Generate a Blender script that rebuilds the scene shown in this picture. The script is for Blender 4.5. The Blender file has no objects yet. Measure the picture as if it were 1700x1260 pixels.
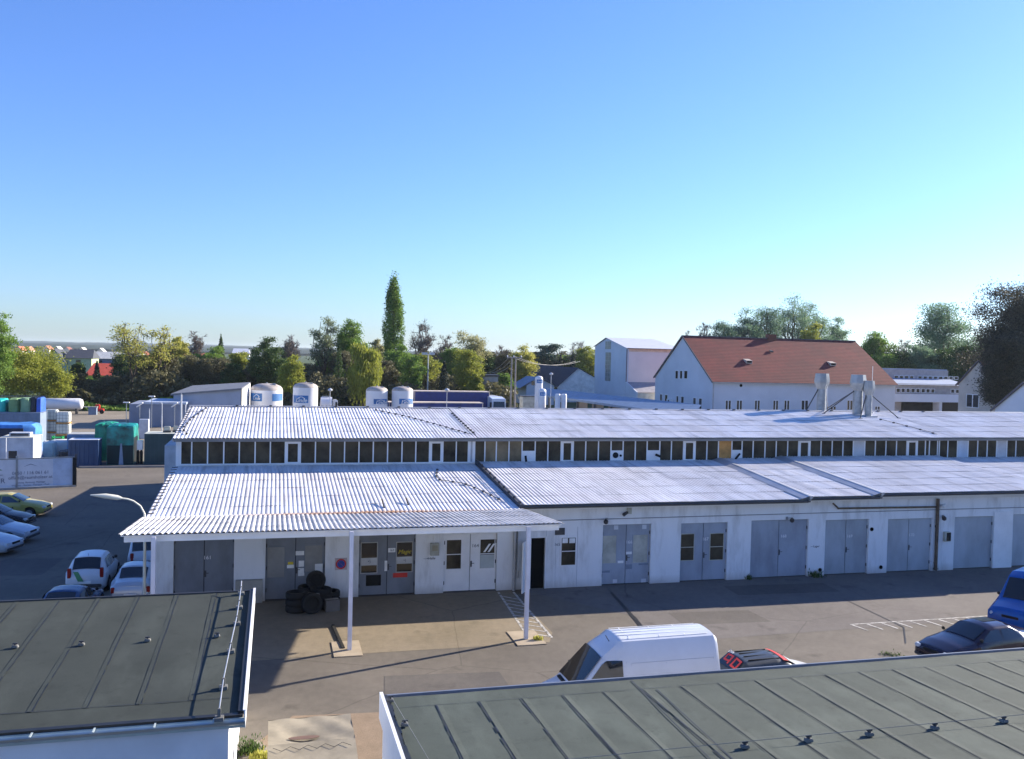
import bpy, bmesh, math, random
import numpy as np
from mathutils import Vector, Matrix
R = math.radians
rnd = random.Random(7)
sc = bpy.context.scene
col = sc.collection

# ------------------------------------------------------------------ camera
F, H, CX, CY = 1478.0, 9.5, 850.0, 630.0          # focal length and centre in photo pixels, eye height in metres
yaw, pitch, roll = R(14.82), R(1.573), R(1.38)
fv = Vector((math.sin(yaw)*math.cos(pitch), math.cos(yaw)*math.cos(pitch), -math.sin(pitch)))
r0 = Vector((math.cos(yaw), -math.sin(yaw), 0)); u0 = r0.cross(fv)
rv = r0*math.cos(roll) + u0*math.sin(roll); uv = u0*math.cos(roll) - r0*math.sin(roll)
CAM = Vector((0, 0, H))
cd = bpy.data.cameras.new('camera'); cam = bpy.data.objects.new('camera', cd); col.objects.link(cam)
m3 = Matrix((rv, uv, -fv)).transposed()
cam.matrix_world = Matrix.Translation(CAM) @ m3.to_4x4()
cd.sensor_width = 36; cd.lens = F/1700*36; cd.clip_start = 0.1; cd.clip_end = 20000
sc.camera = cam
def at(px, py, X=None, Y=None, Z=None):
    d = fv + rv*((px-CX)/F) - uv*((py-CY)/F)
    t = X/d.x if X is not None else Y/d.y if Y is not None else (Z-H)/d.z
    return CAM + d*t

# ------------------------------------------------------------------ light
SUN_EL, SUN_AZ = R(20.9), math.atan2(.948, .317)      # azimuth from +Y towards +X
w = bpy.data.worlds.new('World'); sc.world = w; w.use_nodes = True
nt = w.node_tree; nt.nodes.clear()
out = nt.nodes.new('ShaderNodeOutputWorld'); bg = nt.nodes.new('ShaderNodeBackground'); sky = nt.nodes.new('ShaderNodeTexSky')
sky.sky_type = 'NISHITA'; sky.sun_disc = False; sky.sun_elevation = SUN_EL; sky.sun_rotation = SUN_AZ
sky.altitude = 0; sky.air_density = 1.12; sky.dust_density = 0.3; sky.ozone_density = 2.0
bg.inputs[1].default_value = 0.067
gn = nt.nodes.new('ShaderNodeMix'); gn.data_type = 'RGBA'; gn.blend_type = 'MULTIPLY'; gn.inputs[0].default_value = 1
gn.inputs[7].default_value = (.62, .86, 1.48, 1); nt.links.new(sky.outputs[0], gn.inputs[6])      # the clear, slightly violet blue of this spring sky
nt.links.new(gn.outputs[2], bg.inputs[0]); nt.links.new(bg.outputs[0], out.inputs[0])
sl = bpy.data.lights.new('sun', 'SUN'); sl.energy = 5.0; sl.angle = R(0.5); sl.color = (1, .90, .76)
so = bpy.data.objects.new('sun', sl); col.objects.link(so)
sd = Vector((math.sin(SUN_AZ)*math.cos(SUN_EL), math.cos(SUN_AZ)*math.cos(SUN_EL), math.sin(SUN_EL)))
so.rotation_euler = sd.to_track_quat('Z', 'Y').to_euler(); so.location = sd*100
sc.view_settings.view_transform = 'Standard'; sc.view_settings.look = 'None'
sc.view_settings.exposure = 1.33; sc.view_settings.gamma = 1
sc.cycles.max_bounces = 6; sc.cycles.transparent_max_bounces = 8

# ------------------------------------------------------------------ materials
def newmat(name):
    m = bpy.data.materials.new(name); m.use_nodes = True
    n = m.node_tree; b = n.nodes['Principled BSDF']
    return m, n, b
def ramp(n, src, stops):
    r = n.nodes.new('ShaderNodeValToRGB'); n.links.new(src, r.inputs[0])
    while len(r.color_ramp.elements) < len(stops): r.color_ramp.elements.new(.5)
    for e, (p, c) in zip(r.color_ramp.elements, stops):
        e.position = p; e.color = (c[0], c[1], c[2], 1) if len(c) == 3 else c
    return r.outputs[0]
def coords(n, kind='Object', scale=(1, 1, 1)):
    if kind == 'World':
        g = n.nodes.new('ShaderNodeNewGeometry'); s = g.outputs['Position']
    else:
        g = n.nodes.new('ShaderNodeTexCoord'); s = g.outputs[kind]
    mp = n.nodes.new('ShaderNodeMapping'); mp.inputs['Scale'].default_value = scale
    n.links.new(s, mp.inputs[0]); return mp.outputs[0]
def noise(n, vec, scale, detail=4, rough=.6):
    t = n.nodes.new('ShaderNodeTexNoise'); t.inputs['Scale'].default_value = scale
    t.inputs['Detail'].default_value = detail; t.inputs['Roughness'].default_value = rough
    n.links.new(vec, t.inputs['Vector']); return t.outputs['Fac']
def mix(n, fac, a, b, mode='MIX'):
    m = n.nodes.new('ShaderNodeMix'); m.data_type = 'RGBA'; m.blend_type = mode
    for s, v in ((m.inputs[0], fac), (m.inputs[6], a), (m.inputs[7], b)):
        if isinstance(v, (int, float)): s.default_value = v
        elif isinstance(v, tuple): s.default_value = (v[0], v[1], v[2], 1)
        else: n.links.new(v, s)
    return m.outputs[2]
def bump(n, b, src, strength=.3, dist=.02):
    u = n.nodes.new('ShaderNodeBump'); u.inputs['Strength'].default_value = strength; u.inputs['Distance'].default_value = dist
    n.links.new(src, u.inputs['Height']); n.links.new(u.outputs[0], b.inputs['Normal'])
MC = {}
def M(name, c, rough=.6, metal=0, var=.12, scale=1.5, spec=.5, stretch=(1, 1, 1), kind='World', bmp=0, coat=0):
    """painted / plain surface with a little dirt and tone variation"""
    if name in MC: return MC[name]
    m, n, b = newmat(name)
    v = coords(n, kind, stretch)
    f = noise(n, v, scale, 5)
    d = tuple(x*(1-var*1.6) for x in c); l = tuple(min(1, x*(1+var*.8)) for x in c)
    c1 = ramp(n, f, [(.3, d), (.62, l)])
    n.links.new(c1, b.inputs['Base Color'])
    b.inputs['Roughness'].default_value = rough; b.inputs['Metallic'].default_value = metal
    b.inputs['Specular IOR Level'].default_value = spec
    if coat: b.inputs['Coat Weight'].default_value = coat
    if bmp: bump(n, b, noise(n, v, scale*12, 3), bmp, .01)
    MC[name] = m; return m

white_wall = M('white wall plaster', (.72, .73, .74), .85, var=.07, scale=.8, bmp=.15)
wall_m, n, b = newmat('stained white wall')
v = coords(n, 'World', (1, 1, .25)); f1 = noise(n, v, 1.6, 6, .65); f2 = noise(n, coords(n, 'World'), .5, 4)
base = ramp(n, f1, [(.28, (.54, .54, .53)), (.5, (.76, .77, .78)), (.8, (.80, .81, .82))])
sx = n.nodes.new('ShaderNodeSeparateXYZ'); n.links.new(coords(n, 'World'), sx.inputs[0])
low = ramp(n, sx.outputs[2], [(.0, (1, 1, 1)), (.35, (0, 0, 0))])
mm = n.nodes.new('ShaderNodeMath'); mm.operation = 'MULTIPLY'; n.links.new(low, mm.inputs[0]); n.links.new(f2, mm.inputs[1])
n.links.new(mix(n, mm.outputs[0], base, (.30, .28, .25)), b.inputs['Base Color']); b.inputs['Roughness'].default_value = .9
bump(n, b, noise(n, coords(n, 'World'), 14, 4), .2, .01)
trim = M('white paint trim', (.78, .78, .78), .5, var=.05)
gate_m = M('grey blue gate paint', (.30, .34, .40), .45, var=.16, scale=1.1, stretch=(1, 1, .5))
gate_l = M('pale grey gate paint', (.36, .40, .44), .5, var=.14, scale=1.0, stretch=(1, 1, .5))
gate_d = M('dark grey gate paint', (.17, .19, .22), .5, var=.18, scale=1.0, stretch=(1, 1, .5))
boardm = M('beige board panel', (.42, .42, .36), .7, var=.18, scale=2)
black = M('black void', (.004, .004, .004), .8, spec=.1)
rubber = M('black rubber', (.006, .006, .006), .8, var=.2)
dark_metal = M('dark metal', (.06, .06, .065), .5, .3)
grey_metal = M('galvanised metal', (.28, .30, .32), .45, .5, var=.15, scale=3)
zinc = M('zinc flashing', (.42, .43, .45), .5, .4, var=.1)
brown_pipe = M('brown rusty pipe', (.11, .075, .05), .7, var=.3, scale=4)
glass_dark = M('dark brown window glass', (.058, .047, .031), .38, var=.5, scale=.9, spec=.16)  # dark brown glass, tone varied by noise
glass_lit = M('dusty amber window glass', (.20, .15, .085), .35, var=.25, scale=1.5, spec=.3)  # lit look of a few panes put into an amber glass colour
glass_car = M('dark car glass', (.010, .012, .014), .06, var=.1, spec=.8)
glass_blue = M('sky lit car glass', (.03, .05, .07), .04, var=.1, spec=1)
red = M('red paint', (.55, .03, .02), .5); blue = M('blue paint', (.02, .06, .35), .5)
yellow = M('yellow paint', (.65, .50, .03), .6); paper = M('white paper', (.82, .82, .8), .8)
ply = M('ochre plywood', (.50, .25, .07), .8, var=.2, scale=3)
ink = M('dark ink', (.05, .06, .09), .8); ink_g = M('green ink', (.10, .22, .10), .8)
red_w = M('washed out grey ink', (.30, .36, .42), .8)

# corrugated roof sheeting, weathered white with grime running down the slope
def roofmat(name, base, rust=False):
    m, n, b = newmat(name)
    v = coords(n, 'World', (1, .12, .12)); f1 = noise(n, v, 2.2, 6, .7)
    v2 = coords(n, 'World'); f2 = noise(n, v2, .35, 5, .6)
    c1 = ramp(n, f1, [(.28, tuple(x*.5 for x in base)), (.52, base), (.8, tuple(min(.9, x*1.1) for x in base))])
    c2 = mix(n, ramp(n, f2, [(.38, (.0, .0, .0)), (.70, (.7, .7, .7))]), c1, (base[0]*.66, base[1]*.62, base[2]*.58))
    if rust:
        s = n.nodes.new('ShaderNodeSeparateXYZ'); n.links.new(v2, s.inputs[0])
        def tri(sock, c, wd):
            a = n.nodes.new('ShaderNodeMath'); a.operation = 'SUBTRACT'; n.links.new(sock, a.inputs[0]); a.inputs[1].default_value = c
            q = n.nodes.new('ShaderNodeMath'); q.operation = 'ABSOLUTE'; n.links.new(a.outputs[0], q.inputs[0])
            d = n.nodes.new('ShaderNodeMapRange'); n.links.new(q.outputs[0], d.inputs[0])
            d.inputs[1].default_value = 0; d.inputs[2].default_value = wd; d.inputs[3].default_value = 1; d.inputs[4].default_value = 0
            return d.outputs[0]
        a = n.nodes.new('ShaderNodeMath'); a.operation = 'MULTIPLY'
        n.links.new(tri(s.outputs[1], 33.4, .8), a.inputs[0]); n.links.new(tri(s.outputs[0], 3.6, 7), a.inputs[1])
        f3 = noise(n, coords(n, 'World', (1, .4, 1)), 1.7, 5, .75)
        a2 = n.nodes.new('ShaderNodeMath'); a2.operation = 'MULTIPLY'; n.links.new(a.outputs[0], a2.inputs[0]); n.links.new(f3, a2.inputs[1])
        c2 = mix(n, ramp(n, a2.outputs[0], [(.09, (0, 0, 0)), (.34, (1, 1, 1))]), c2, (.42, .22, .09))
    n.links.new(c2, b.inputs['Base Color']); b.inputs['Roughness'].default_value = .55
    b.inputs['Specular IOR Level'].default_value = .4
    bump(n, b, noise(n, v2, 25, 3), .15, .01)
    return m
roof_white = roofmat('weathered white corrugated sheet', (.78, .77, .77), True)
roof_white2 = roofmat('white trapezoid sheet', (.72, .70, .66), True)

def groundmat(name, a, bcol, cracks=True, patch=True):
    m, n, b = newmat(name)
    v = coords(n, 'World'); f1 = noise(n, v, .22, 6, .62); f2 = noise(n, v, 3.5, 6, .7); f3 = noise(n, v, 60, 2)
    c = ramp(n, f1, [(.32, a), (.5, tuple((x+y)/2 for x, y in zip(a, bcol))), (.68, bcol)])
    c = mix(n, .55, c, ramp(n, f2, [(.3, (.42, .42, .42)), (.7, (.62, .62, .62))]), 'OVERLAY')
    c = mix(n, .5, c, ramp(n, f3, [(.3, (.35, .35, .35)), (.7, (.65, .65, .65))]), 'OVERLAY')
    if patch:   # oil stains
        f4 = noise(n, v, .9, 3, .5)
        c = mix(n, ramp(n, f4, [(.62, (0, 0, 0)), (.74, (.5, .5, .5))]), c, tuple(x*.45 for x in a))
    if cracks:
        vo = n.nodes.new('ShaderNodeTexVoronoi'); vo.feature = 'DISTANCE_TO_EDGE'; vo.inputs['Scale'].default_value = .16
        wv = mix(n, .12, v, n_color(n, v)); n.links.new(wv, vo.inputs['Vector'])
        c = mix(n, ramp(n, vo.outputs[0], [(.0, (.40, .40, .40)), (.0035, (0, 0, 0))]), c, tuple(x*.3 for x in a))
    n.links.new(c, b.inputs['Base Color']); b.inputs['Roughness'].default_value = .93; b.inputs['Specular IOR Level'].default_value = .25
    bump(n, b, f3, .5, .015)
    return m
def n_color(n, v):
    t = n.nodes.new('ShaderNodeTexNoise'); t.inputs['Scale'].default_value = 1.2; n.links.new(v, t.inputs['Vector']); return t.outputs['Color']
asphalt = groundmat('asphalt', (.118, .103, .084), (.172, .150, .122))
asphalt2 = groundmat('patched asphalt', (.122, .108, .098), (.168, .150, .134))
concrete = groundmat('concrete apron', (.20, .165, .112), (.275, .225, .158))
asphalt_p = groundmat('newer asphalt patch', (.088, .078, .070), (.132, .118, .102), False)
gravel_m = groundmat('gravel', (.20, .148, .10), (.28, .21, .145), False, False)
yard_m = groundmat('pale gravel yard', (.20, .175, .135), (.27, .23, .18), False, False)
grass_m = groundmat('grass', (.035, .055, .015), (.07, .10, .025), False, False)
forest_m = groundmat('distant forest', (.014, .026, .018), (.026, .042, .024), False, False)
mark_m = M('worn road paint', (.44, .42, .38), .8, var=.45, scale=5)

def feltmat(name, a, bc):
    m, n, b = newmat(name)
    v = coords(n, 'World'); f1 = noise(n, v, .7, 6, .65); f2 = noise(n, v, 120, 2); f4 = noise(n, coords(n, 'World', (1, .35, 1)), 1.1, 4, .6)
    c = ramp(n, f1, [(.3, a), (.7, bc)])
    c = mix(n, ramp(n, f4, [(.50, (0, 0, 0)), (.72, (.42, .42, .42))]), c, tuple(x*1.7 for x in bc))
    f5 = noise(n, v, 2.6, 5, .7); c = mix(n, ramp(n, f5, [(.56, (0, 0, 0)), (.70, (.45, .45, .45))]), c, tuple(x*.55 for x in a))
    c = mix(n, .6, c, ramp(n, f2, [(.25, (.3, .3, .3)), (.75, (.7, .7, .7))]), 'OVERLAY')
    n.links.new(c, b.inputs['Base Color']); b.inputs['Roughness'].default_value = .9; b.inputs['Specular IOR Level'].default_value = .3
    bump(n, b, mix(n, .5, f2, f1), .6, .012)
    return m
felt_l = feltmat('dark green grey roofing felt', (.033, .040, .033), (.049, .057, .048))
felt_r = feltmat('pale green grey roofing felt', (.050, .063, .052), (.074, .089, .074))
bitumen = M('black bitumen', (.012, .012, .012), .5, var=.3, scale=5)

def tilemat():
    m, n, b = newmat('red brown roof tiles')
    v = coords(n, 'World'); f1 = noise(n, v, .16, 6, .65); f2 = noise(n, v, 1.6, 5, .7)
    c = ramp(n, f1, [(.3, (.125, .021, .018)), (.5, (.170, .026, .021)), (.72, (.235, .035, .026))])
    c = mix(n, .6, c, ramp(n, f2, [(.3, (.36, .36, .36)), (.7, (.6, .6, .6))]), 'OVERLAY')
    wv = n.nodes.new('ShaderNodeTexWave'); wv.wave_type = 'BANDS'; wv.bands_direction = 'Z'; wv.inputs['Scale'].default_value = 1.3
    n.links.new(v, wv.inputs['Vector'])
    c = mix(n, .25, c, wv.outputs['Color'], 'OVERLAY')
    n.links.new(c, b.inputs['Base Color']); b.inputs['Roughness'].default_value = .85
    bump(n, b, wv.outputs['Fac'], .4, .04)
    return m
tiles = tilemat()

def leafmat(name, a, bc, trans=.3):
    if name in MC: return MC[name]
    m, n, b = newmat(name)
    g = n.nodes.new('ShaderNodeNewGeometry'); v = coords(n, 'World'); f = noise(n, v, .45, 3)
    c1 = ramp(n, g.outputs['Random Per Island'], [(0, a), (1, bc)])
    c2 = mix(n, .5, c1, ramp(n, f, [(.35, (.38, .38, .38)), (.65, (.62, .62, .62))]), 'OVERLAY')
    n.links.new(c2, b.inputs['Base Color']); b.inputs['Roughness'].default_value = .6; b.inputs['Specular IOR Level'].default_value = .25
    tr = n.nodes.new('ShaderNodeBsdfTranslucent'); n.links.new(c2, tr.inputs[0])
    ms = n.nodes.new('ShaderNodeMixShader'); ms.inputs[0].default_value = trans
    n.links.new(b.outputs[0], ms.inputs[1]); n.links.new(tr.outputs[0], ms.inputs[2])
    n.links.new(ms.outputs[0], n.nodes['Material Output'].inputs[0])
    MC[name] = m; return m
bark = M('bark', (.085, .065, .048), .9, var=.3, scale=3)
twig_m = M('bare twigs', (.15, .12, .11), .9, var=.2)

# ------------------------------------------------------------------ mesh helpers
def tag(o, label=None, cat=None, group=None, kind=None):
    if label: o['label'] = label
    if cat: o['category'] = cat
    if group: o['group'] = group
    if kind: o['kind'] = kind
    return o
def empty(name, loc, label, cat, group=None, rz=0):
    o = bpy.data.objects.new(name, None); col.objects.link(o); o.location = loc; o.rotation_euler = (0, 0, rz)
    o.empty_display_size = .2
    return tag(o, label, cat, group)
class MB:
    def __init__(s): s.v = []; s.f = []; s.mi = []
    def add(s, vs, fs, mi=0):
        k = len(s.v); s.v += [tuple(p) for p in vs]; s.f += [tuple(i+k for i in f) for f in fs]; s.mi += [mi]*len(fs); return s
    def box(s, x0, x1, y0, y1, z0, z1, mi=0):
        return s.add([(x0,y0,z0),(x1,y0,z0),(x1,y1,z0),(x0,y1,z0),(x0,y0,z1),(x1,y0,z1),(x1,y1,z1),(x0,y1,z1)],
                     [(0,3,2,1),(4,5,6,7),(0,1,5,4),(1,2,6,5),(2,3,7,6),(3,0,4,7)], mi)
    def bar(s, a, b, w, h=None, mi=0):          # rectangular bar from a to b
        a, b = Vector(a), Vector(b); h = h or w; d = (b-a).normalized()
        up = Vector((0, 0, 1)) if abs(d.z) < .95 else Vector((1, 0, 0))
        x = d.cross(up).normalized(); y = x.cross(d)
        vs = [p + x*i*w/2 + y*j*h/2 for p in (a, b) for i, j in ((-1,-1),(1,-1),(1,1),(-1,1))]
        return s.add(vs, [(0,1,2,3),(7,6,5,4),(0,4,5,1),(1,5,6,2),(2,6,7,3),(3,7,4,0)], mi)
    def tube(s, pts, r, n=8, mi=0, caps=True):
        pts = [Vector(p) for p in pts]; rs = r if isinstance(r, (list, tuple)) else [r]*len(pts)
        rings = []; k = len(s.v)
        for i, p in enumerate(pts):
            d = (pts[min(i+1, len(pts)-1)] - pts[max(i-1, 0)]).normalized()
            up = Vector((0, 0, 1)) if abs(d.z) < .9 else Vector((1, 0, 0))
            x = d.cross(up).normalized(); y = x.cross(d)
            s.v += [tuple(p + (x*math.cos(t) + y*math.sin(t))*rs[i]) for t in [2*math.pi*j/n for j in range(n)]]
        for i in range(len(pts)-1):
            for j in range(n):
                a = k+i*n+j; b_ = k+i*n+(j+1) % n; s.f.append((a, b_, b_+n, a+n)); s.mi.append(mi)
        if caps:
            s.f.append(tuple(k+j for j in range(n))[::-1]); s.mi.append(mi)
            s.f.append(tuple(k+(len(pts)-1)*n+j for j in range(n))); s.mi.append(mi)
        return s
    def lathe(s, prof, c=(0, 0, 0), n=20, axis='Z', mi=0):      # prof: (radius, height)
        k = len(s.v)
        for r_, z in prof:
            for j in range(n):
                t = 2*math.pi*j/n; p = (r_*math.cos(t), r_*math.sin(t), z)
                if axis == 'Y': p = (p[0], p[2], p[1])
                if axis == 'X': p = (p[2], p[0], p[1])
                s.v.append((p[0]+c[0], p[1]+c[1], p[2]+c[2]))
        for i in range(len(prof)-1):
            for j in range(n):
                a = k+i*n+j; b_ = k+i*n+(j+1) % n; s.f.append((a, b_, b_+n, a+n)); s.mi.append(mi)
        s.f.append(tuple(k+j for j in range(n))[::-1]); s.mi.append(mi)
        s.f.append(tuple(k+(len(prof)-1)*n+j for j in range(n))); s.mi.append(mi)
        return s
    def prism(s, poly, axis, a, b, mi=0):          # poly in the plane across axis, extruded a..b
        n = len(poly)
        def P(p, t): return {'Y': (p[0], t, p[1]), 'X': (t, p[0], p[1]), 'Z': (p[0], p[1], t)}[axis]
        vs = [P(p, a) for p in poly] + [P(p, b) for p in poly]
        fs = [tuple(range(n)), tuple(range(2*n-1, n-1, -1))] + [(i, i+n, (i+1) % n+n, (i+1) % n) for i in range(n)]
        return s.add(vs, fs, mi)
    def sheet(s, x0, x1, p0, p1, period, amp, trap=False, rows=2, seg=8, thick=.0, mi=0, skew=0):
        """corrugated sheet: ridges run from p0=(y,z) to p1=(y,z)"""
        ln = math.hypot(p1[0]-p0[0], p1[1]-p0[1]); ny, nz = -(p1[1]-p0[1])/ln, (p1[0]-p0[0])/ln
        if nz < 0: ny, nz = -ny, -nz
        N = int((x1-x0)/period*seg)
        for r_ in range(rows):
            k = len(s.v)
            for t, lift in ((r_/rows, .012), ((r_+1)/rows+.004, .0)):
                y = p0[0]+(p1[0]-p0[0])*t; z = p0[1]+(p1[1]-p0[1])*t
                for i in range(N+1):
                    x = x0+(x1-x0)*i/N; ph = (x/period) % 1
                    if trap: h = amp*max(-1, min(1, 2.6*(abs(ph-.5)*4-1)))
                    else: h = amp*(.6-2*(2*ph-1)**4 + .5*math.cos(2*math.pi*ph)*-1)
                    h += .003*math.sin(x*1.7+r_*2.1) + .003*math.sin(x*5.1+r_) + lift
                    s.v.append((x, y+ny*h, z+nz*h))
            for i in range(N): s.f.append((k+i, k+i+1, k+N+2+i, k+N+1+i)); s.mi.append(mi)
        return s
    def build(s, name, mats, parent=None, smooth=None, bevel=0, label=None):
        me = bpy.data.meshes.new(name); me.from_pydata(s.v, [], s.f); me.validate(); me.update()
        mats = mats if isinstance(mats, (list, tuple)) else [mats]
        for m in mats: me.materials.append(m)
        if len(mats) > 1 and len(me.polygons) == len(s.mi): me.polygons.foreach_set('material_index', s.mi)
        bm = bmesh.new(); bm.from_mesh(me)
        if not s.v or len(s.v) < 60000: bmesh.ops.recalc_face_normals(bm, faces=bm.faces)
        if bevel:
            bmesh.ops.bevel(bm, geom=[e for e in bm.edges if len(e.link_faces) == 2 and e.calc_face_angle(0) > .6], offset=bevel, segments=2, affect='EDGES', clamp_overlap=True)
        if smooth is not None:
            for f in bm.faces: f.smooth = True
            for e in bm.edges: e.smooth = not (len(e.link_faces) == 2 and e.calc_face_angle(0) > smooth)
        bm.to_mesh(me); bm.free()
        o = bpy.data.objects.new(name, me); col.objects.link(o)
        if parent is not None: o.parent = parent
        if label: o['label'] = label
        return o
def struct(o): o['kind'] = 'structure'; return o
def text(s, name, mat, loc, size, parent, rot=(R(90), 0, 0), align='CENTER', ext=.003, shear=0, sx=1, label=None):
    c = bpy.data.curves.new('tmp', 'FONT'); c.body = s; c.size = size; c.align_x = align; c.align_y = 'CENTER'; c.extrude = ext; c.shear = shear
    c.resolution_u = 3
    t = bpy.data.objects.new('tmp', c); col.objects.link(t)
    bpy.context.view_layer.update()
    me = bpy.data.meshes.new_from_object(t.evaluated_get(bpy.context.evaluated_depsgraph_get()))
    bpy.data.objects.remove(t); bpy.data.curves.remove(c)
    me.name = name; me.materials.clear(); me.materials.append(mat)
    o = bpy.data.objects.new(name, me); col.objects.link(o); o.location = loc; o.rotation_euler = rot; o.scale = (sx, 1, 1)
    if parent is not None: o.parent = parent
    if label: o['label'] = label
    return o
def copy_tree(o, parent=None):
    c = o.copy(); col.objects.link(c)
    if parent is not None: c.parent = parent
    for ch in list(o.children): copy_tree(ch, c)
    return c

# ================================================================== SETTING: ground
def flat(name, poly, z, m, kind='structure', label=None, cat=None):
    b_ = MB(); b_.add([(x, y, z) for x, y in poly], [tuple(range(len(poly)))])
    o = b_.build(name, m); o['kind'] = kind
    return o
flat('ground', [(-6000, -300), (6000, -300), (6000, 6000), (-6000, 6000)], 0, asphalt)
flat('grass_field', [(-900, 132), (900, 148), (2500, 2500), (-2500, 2500)], .012, grass_m)
flat('gravel_yard', [(-80, 76.2), (-8.0, 77.4), (60, 78), (140, 150), (-80, 138)], .008, yard_m)
flat('concrete_apron', [(-.9, 34.5), (-.9, 27.9), (.6, 28.0), (8.9, 27.95), (9.3, 28.9), (9.3, 34.5)], .004, concrete)
flat('asphalt_patch', [(9.6, 34.5), (12.9, 30.2), (12.4, 27.2), (48, 28), (48, 34.5)], .004, asphalt2)
flat('gravel_patch', [(-.6, 12), (-.6, 21.6), (-.1, 22.4), (.55, 23.5), (1.5, 23.4), (3.2, 23.25), (3.6, 12)], .006, gravel_m)
flat('path', [(-.62, 12), (-.62, 22.2), (-.3, 22.2), (.1, 21.4), (-.1, 12)], .010, yard_m)
k = MB()
k.box(-14.6, -4.5, 74.5, 74.75, 0, .13); k.box(-60, -14.6, 73.6, 73.85, 0, .13)
struct(k.build('kerb', M('kerb concrete', (.22, .21, .2), .9), bevel=.01))
for pts_ in ([(3.0, 24.2), (6.6, 24.0), (6.6, 25.6), (3.2, 25.9)], [(14.2, 28.9), (17.6, 28.7), (17.5, 30.2), (14.3, 30.4)], [(-9.5, 58), (-5.2, 58.4), (-5.3, 60.6), (-9.6, 60.2)], [(18.2, 32.2), (22.8, 32.0), (22.9, 33.4), (18.3, 33.6)], [(-11.5, 40.2), (-9.2, 40), (-9.0, 43.0), (-11.4, 43.3)]):
    flat('asphalt_patch', pts_, .006, asphalt_p)
# repair seam running from the gates to the road, and painted markings
flat('road_seam', [(13.15, 33.5), (13.28, 33.5), (12.78, 29.5), (11.7, 24.0), (11.55, 24.0), (12.62, 29.5)], .009, bitumen)
flat('road_seam', [(22.2, 31.0), (22.26, 31.0), (22.1, 27.2), (20.9, 25.6), (20.84, 25.6), (22.03, 27.2)], .009, bitumen)
mk = MB()
def stripe(m, a, b_, wd, z=.010):
    a, b_ = Vector((*a, z)), Vector((*b_, z)); d = (b_-a).normalized(); s_ = Vector((-d.y, d.x, 0))*wd/2
    m.add([a-s_, b_-s_, b_+s_, a+s_], [(0, 1, 2, 3)])
stripe(mk, (8.72, 34.3), (8.38, 29.0), .09); stripe(mk, (9.32, 34.2), (9.12, 28.4), .09)
for i in range(10):
    t = i/9; stripe(mk, (8.68-.3*t, 33.7-4.6*t), (9.28-.16*t, 33.1-4.6*t), .08)
struct(mk.build('road_marking', mark_m))
mk = MB(); stripe(mk, (20.3, 27.85), (27.5, 27.85), .07)
for i in range(12): stripe(mk, (20.35+.62*i, 27.8), (20.5+.62*i, 27.1), .08)
struct(mk.build('road_marking', mark_m))
# low distant ridge of forested plain
hb = MB(); N = 260
rows = [(1500, 4), (1900, 10), (2600, 13), (3600, 18), (5200, 26), (5600, 0)]
for r_, (d, hh) in enumerate(rows):
    for i in range(N+1):
        a = R(-45) + R(110)*i/N
        z = 0 if hh == 0 else hh*(.86+.12*math.sin(i*.11+r_)+.05*math.sin(i*.53+r_*3)) + rnd.uniform(-1, 1)*hh*.06
        hb.v.append((d*math.sin(a), d*math.cos(a), max(0, z)))
for r_ in range(len(rows)-1):
    for i in range(N):
        a = r_*(N+1)+i; hb.f.append((a, a+1, a+N+2, a+N+1)); hb.mi.append(0)
struct(hb.build('hills', forest_m))

# ================================================================== MAIN WORKSHOP BUILDING
WY = 34.55; CYC = 42.2
bld = empty('workshop_building', (20, 46, 0), 'long white garage workshop with corrugated roofs and a clerestory window band', 'workshop')
def bpart(mb, name, mats, **kw):
    o = mb.build(name, mats, bld, **kw); o.matrix_parent_inverse = Matrix.Translation((-20, -46, 0)); return o
def btext(s, name, m, x, z, size, y=None, **kw):
    o = text(s, name, m, (x, (WY-.03 if y is None else y), z), size, bld, **kw); o.matrix_parent_inverse = Matrix.Translation((-20, -46, 0)); return o
X0, X1, XE = -4.3, 9.4, 49.0
def wx(px, py=920): return at(px, py, Y=WY).x
def wz(px, py): return at(px, py, Y=WY).z
# openings of the front wall: (px left, px right, py top)
OPEN = dict(g1=(255, 388.5, 889), g2=(441, 540, 889), g3=(596, 690, 883), d4=(737, 825, 886), d5=(881.5, 905, 893), d5b=(906, 958.5, 875),
            g6=(1000, 1080, 870.5), g7=(1129.5, 1207, 868), g8=(1246, 1341, 863), g9=(1369, 1441, 862.5), g10=(1472.5, 1546, 861), g11=(1583, 1648, 857.5), g12=(1680, 1742, 853))
OP = {}
for k_, (a, b_, t) in OPEN.items(): OP[k_] = (wx(a), wx(b_), min(2.62, wz((a+b_)/2, t)))
OP['g1'] = (-3.55, OP['g1'][1], 2.75)
wall = MB(); xs = X0; WT = 3.35
for k_ in OPEN:
    a, b_, t = OP[k_]
    if k_ == 'd5b': continue
    wall.box(xs, a, WY, WY+.28, 0, WT); wall.box(a, b_, WY, WY+.28, t, WT); xs = b_
wall.box(xs, XE, WY, WY+.28, 0, WT)
bpart(wall, 'front_wall', wall_m)
side = MB(); side.prism([(WY+.28, 0), (WY+.28, 3.3), (42.25, 4.05), (42.25, 5.3), (49.5, 6.2), (57, 5.3), (57, 3.0), (67, 3.0), (67, 0)], 'X', X0, X0+.25)
side.box(X0+.25, XE, 66.75, 67, 0, 2.95); side.box(X0+.25, XE, 56.8, 57, 2.9, 5.3)
bpart(side, 'gable_wall', white_wall)
fr = MB(); fr.prism([(WY+.4, 0), (WY+.4, 3.2), (42.3, 3.95), (42.3, 5.2), (49.5, 6.1), (56.7, 5.2), (56.7, 2.9), (66.6, 2.9), (66.6, 0)], 'X', XE-.25, XE)
bpart(fr, 'gable_wall', white_wall)
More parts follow.
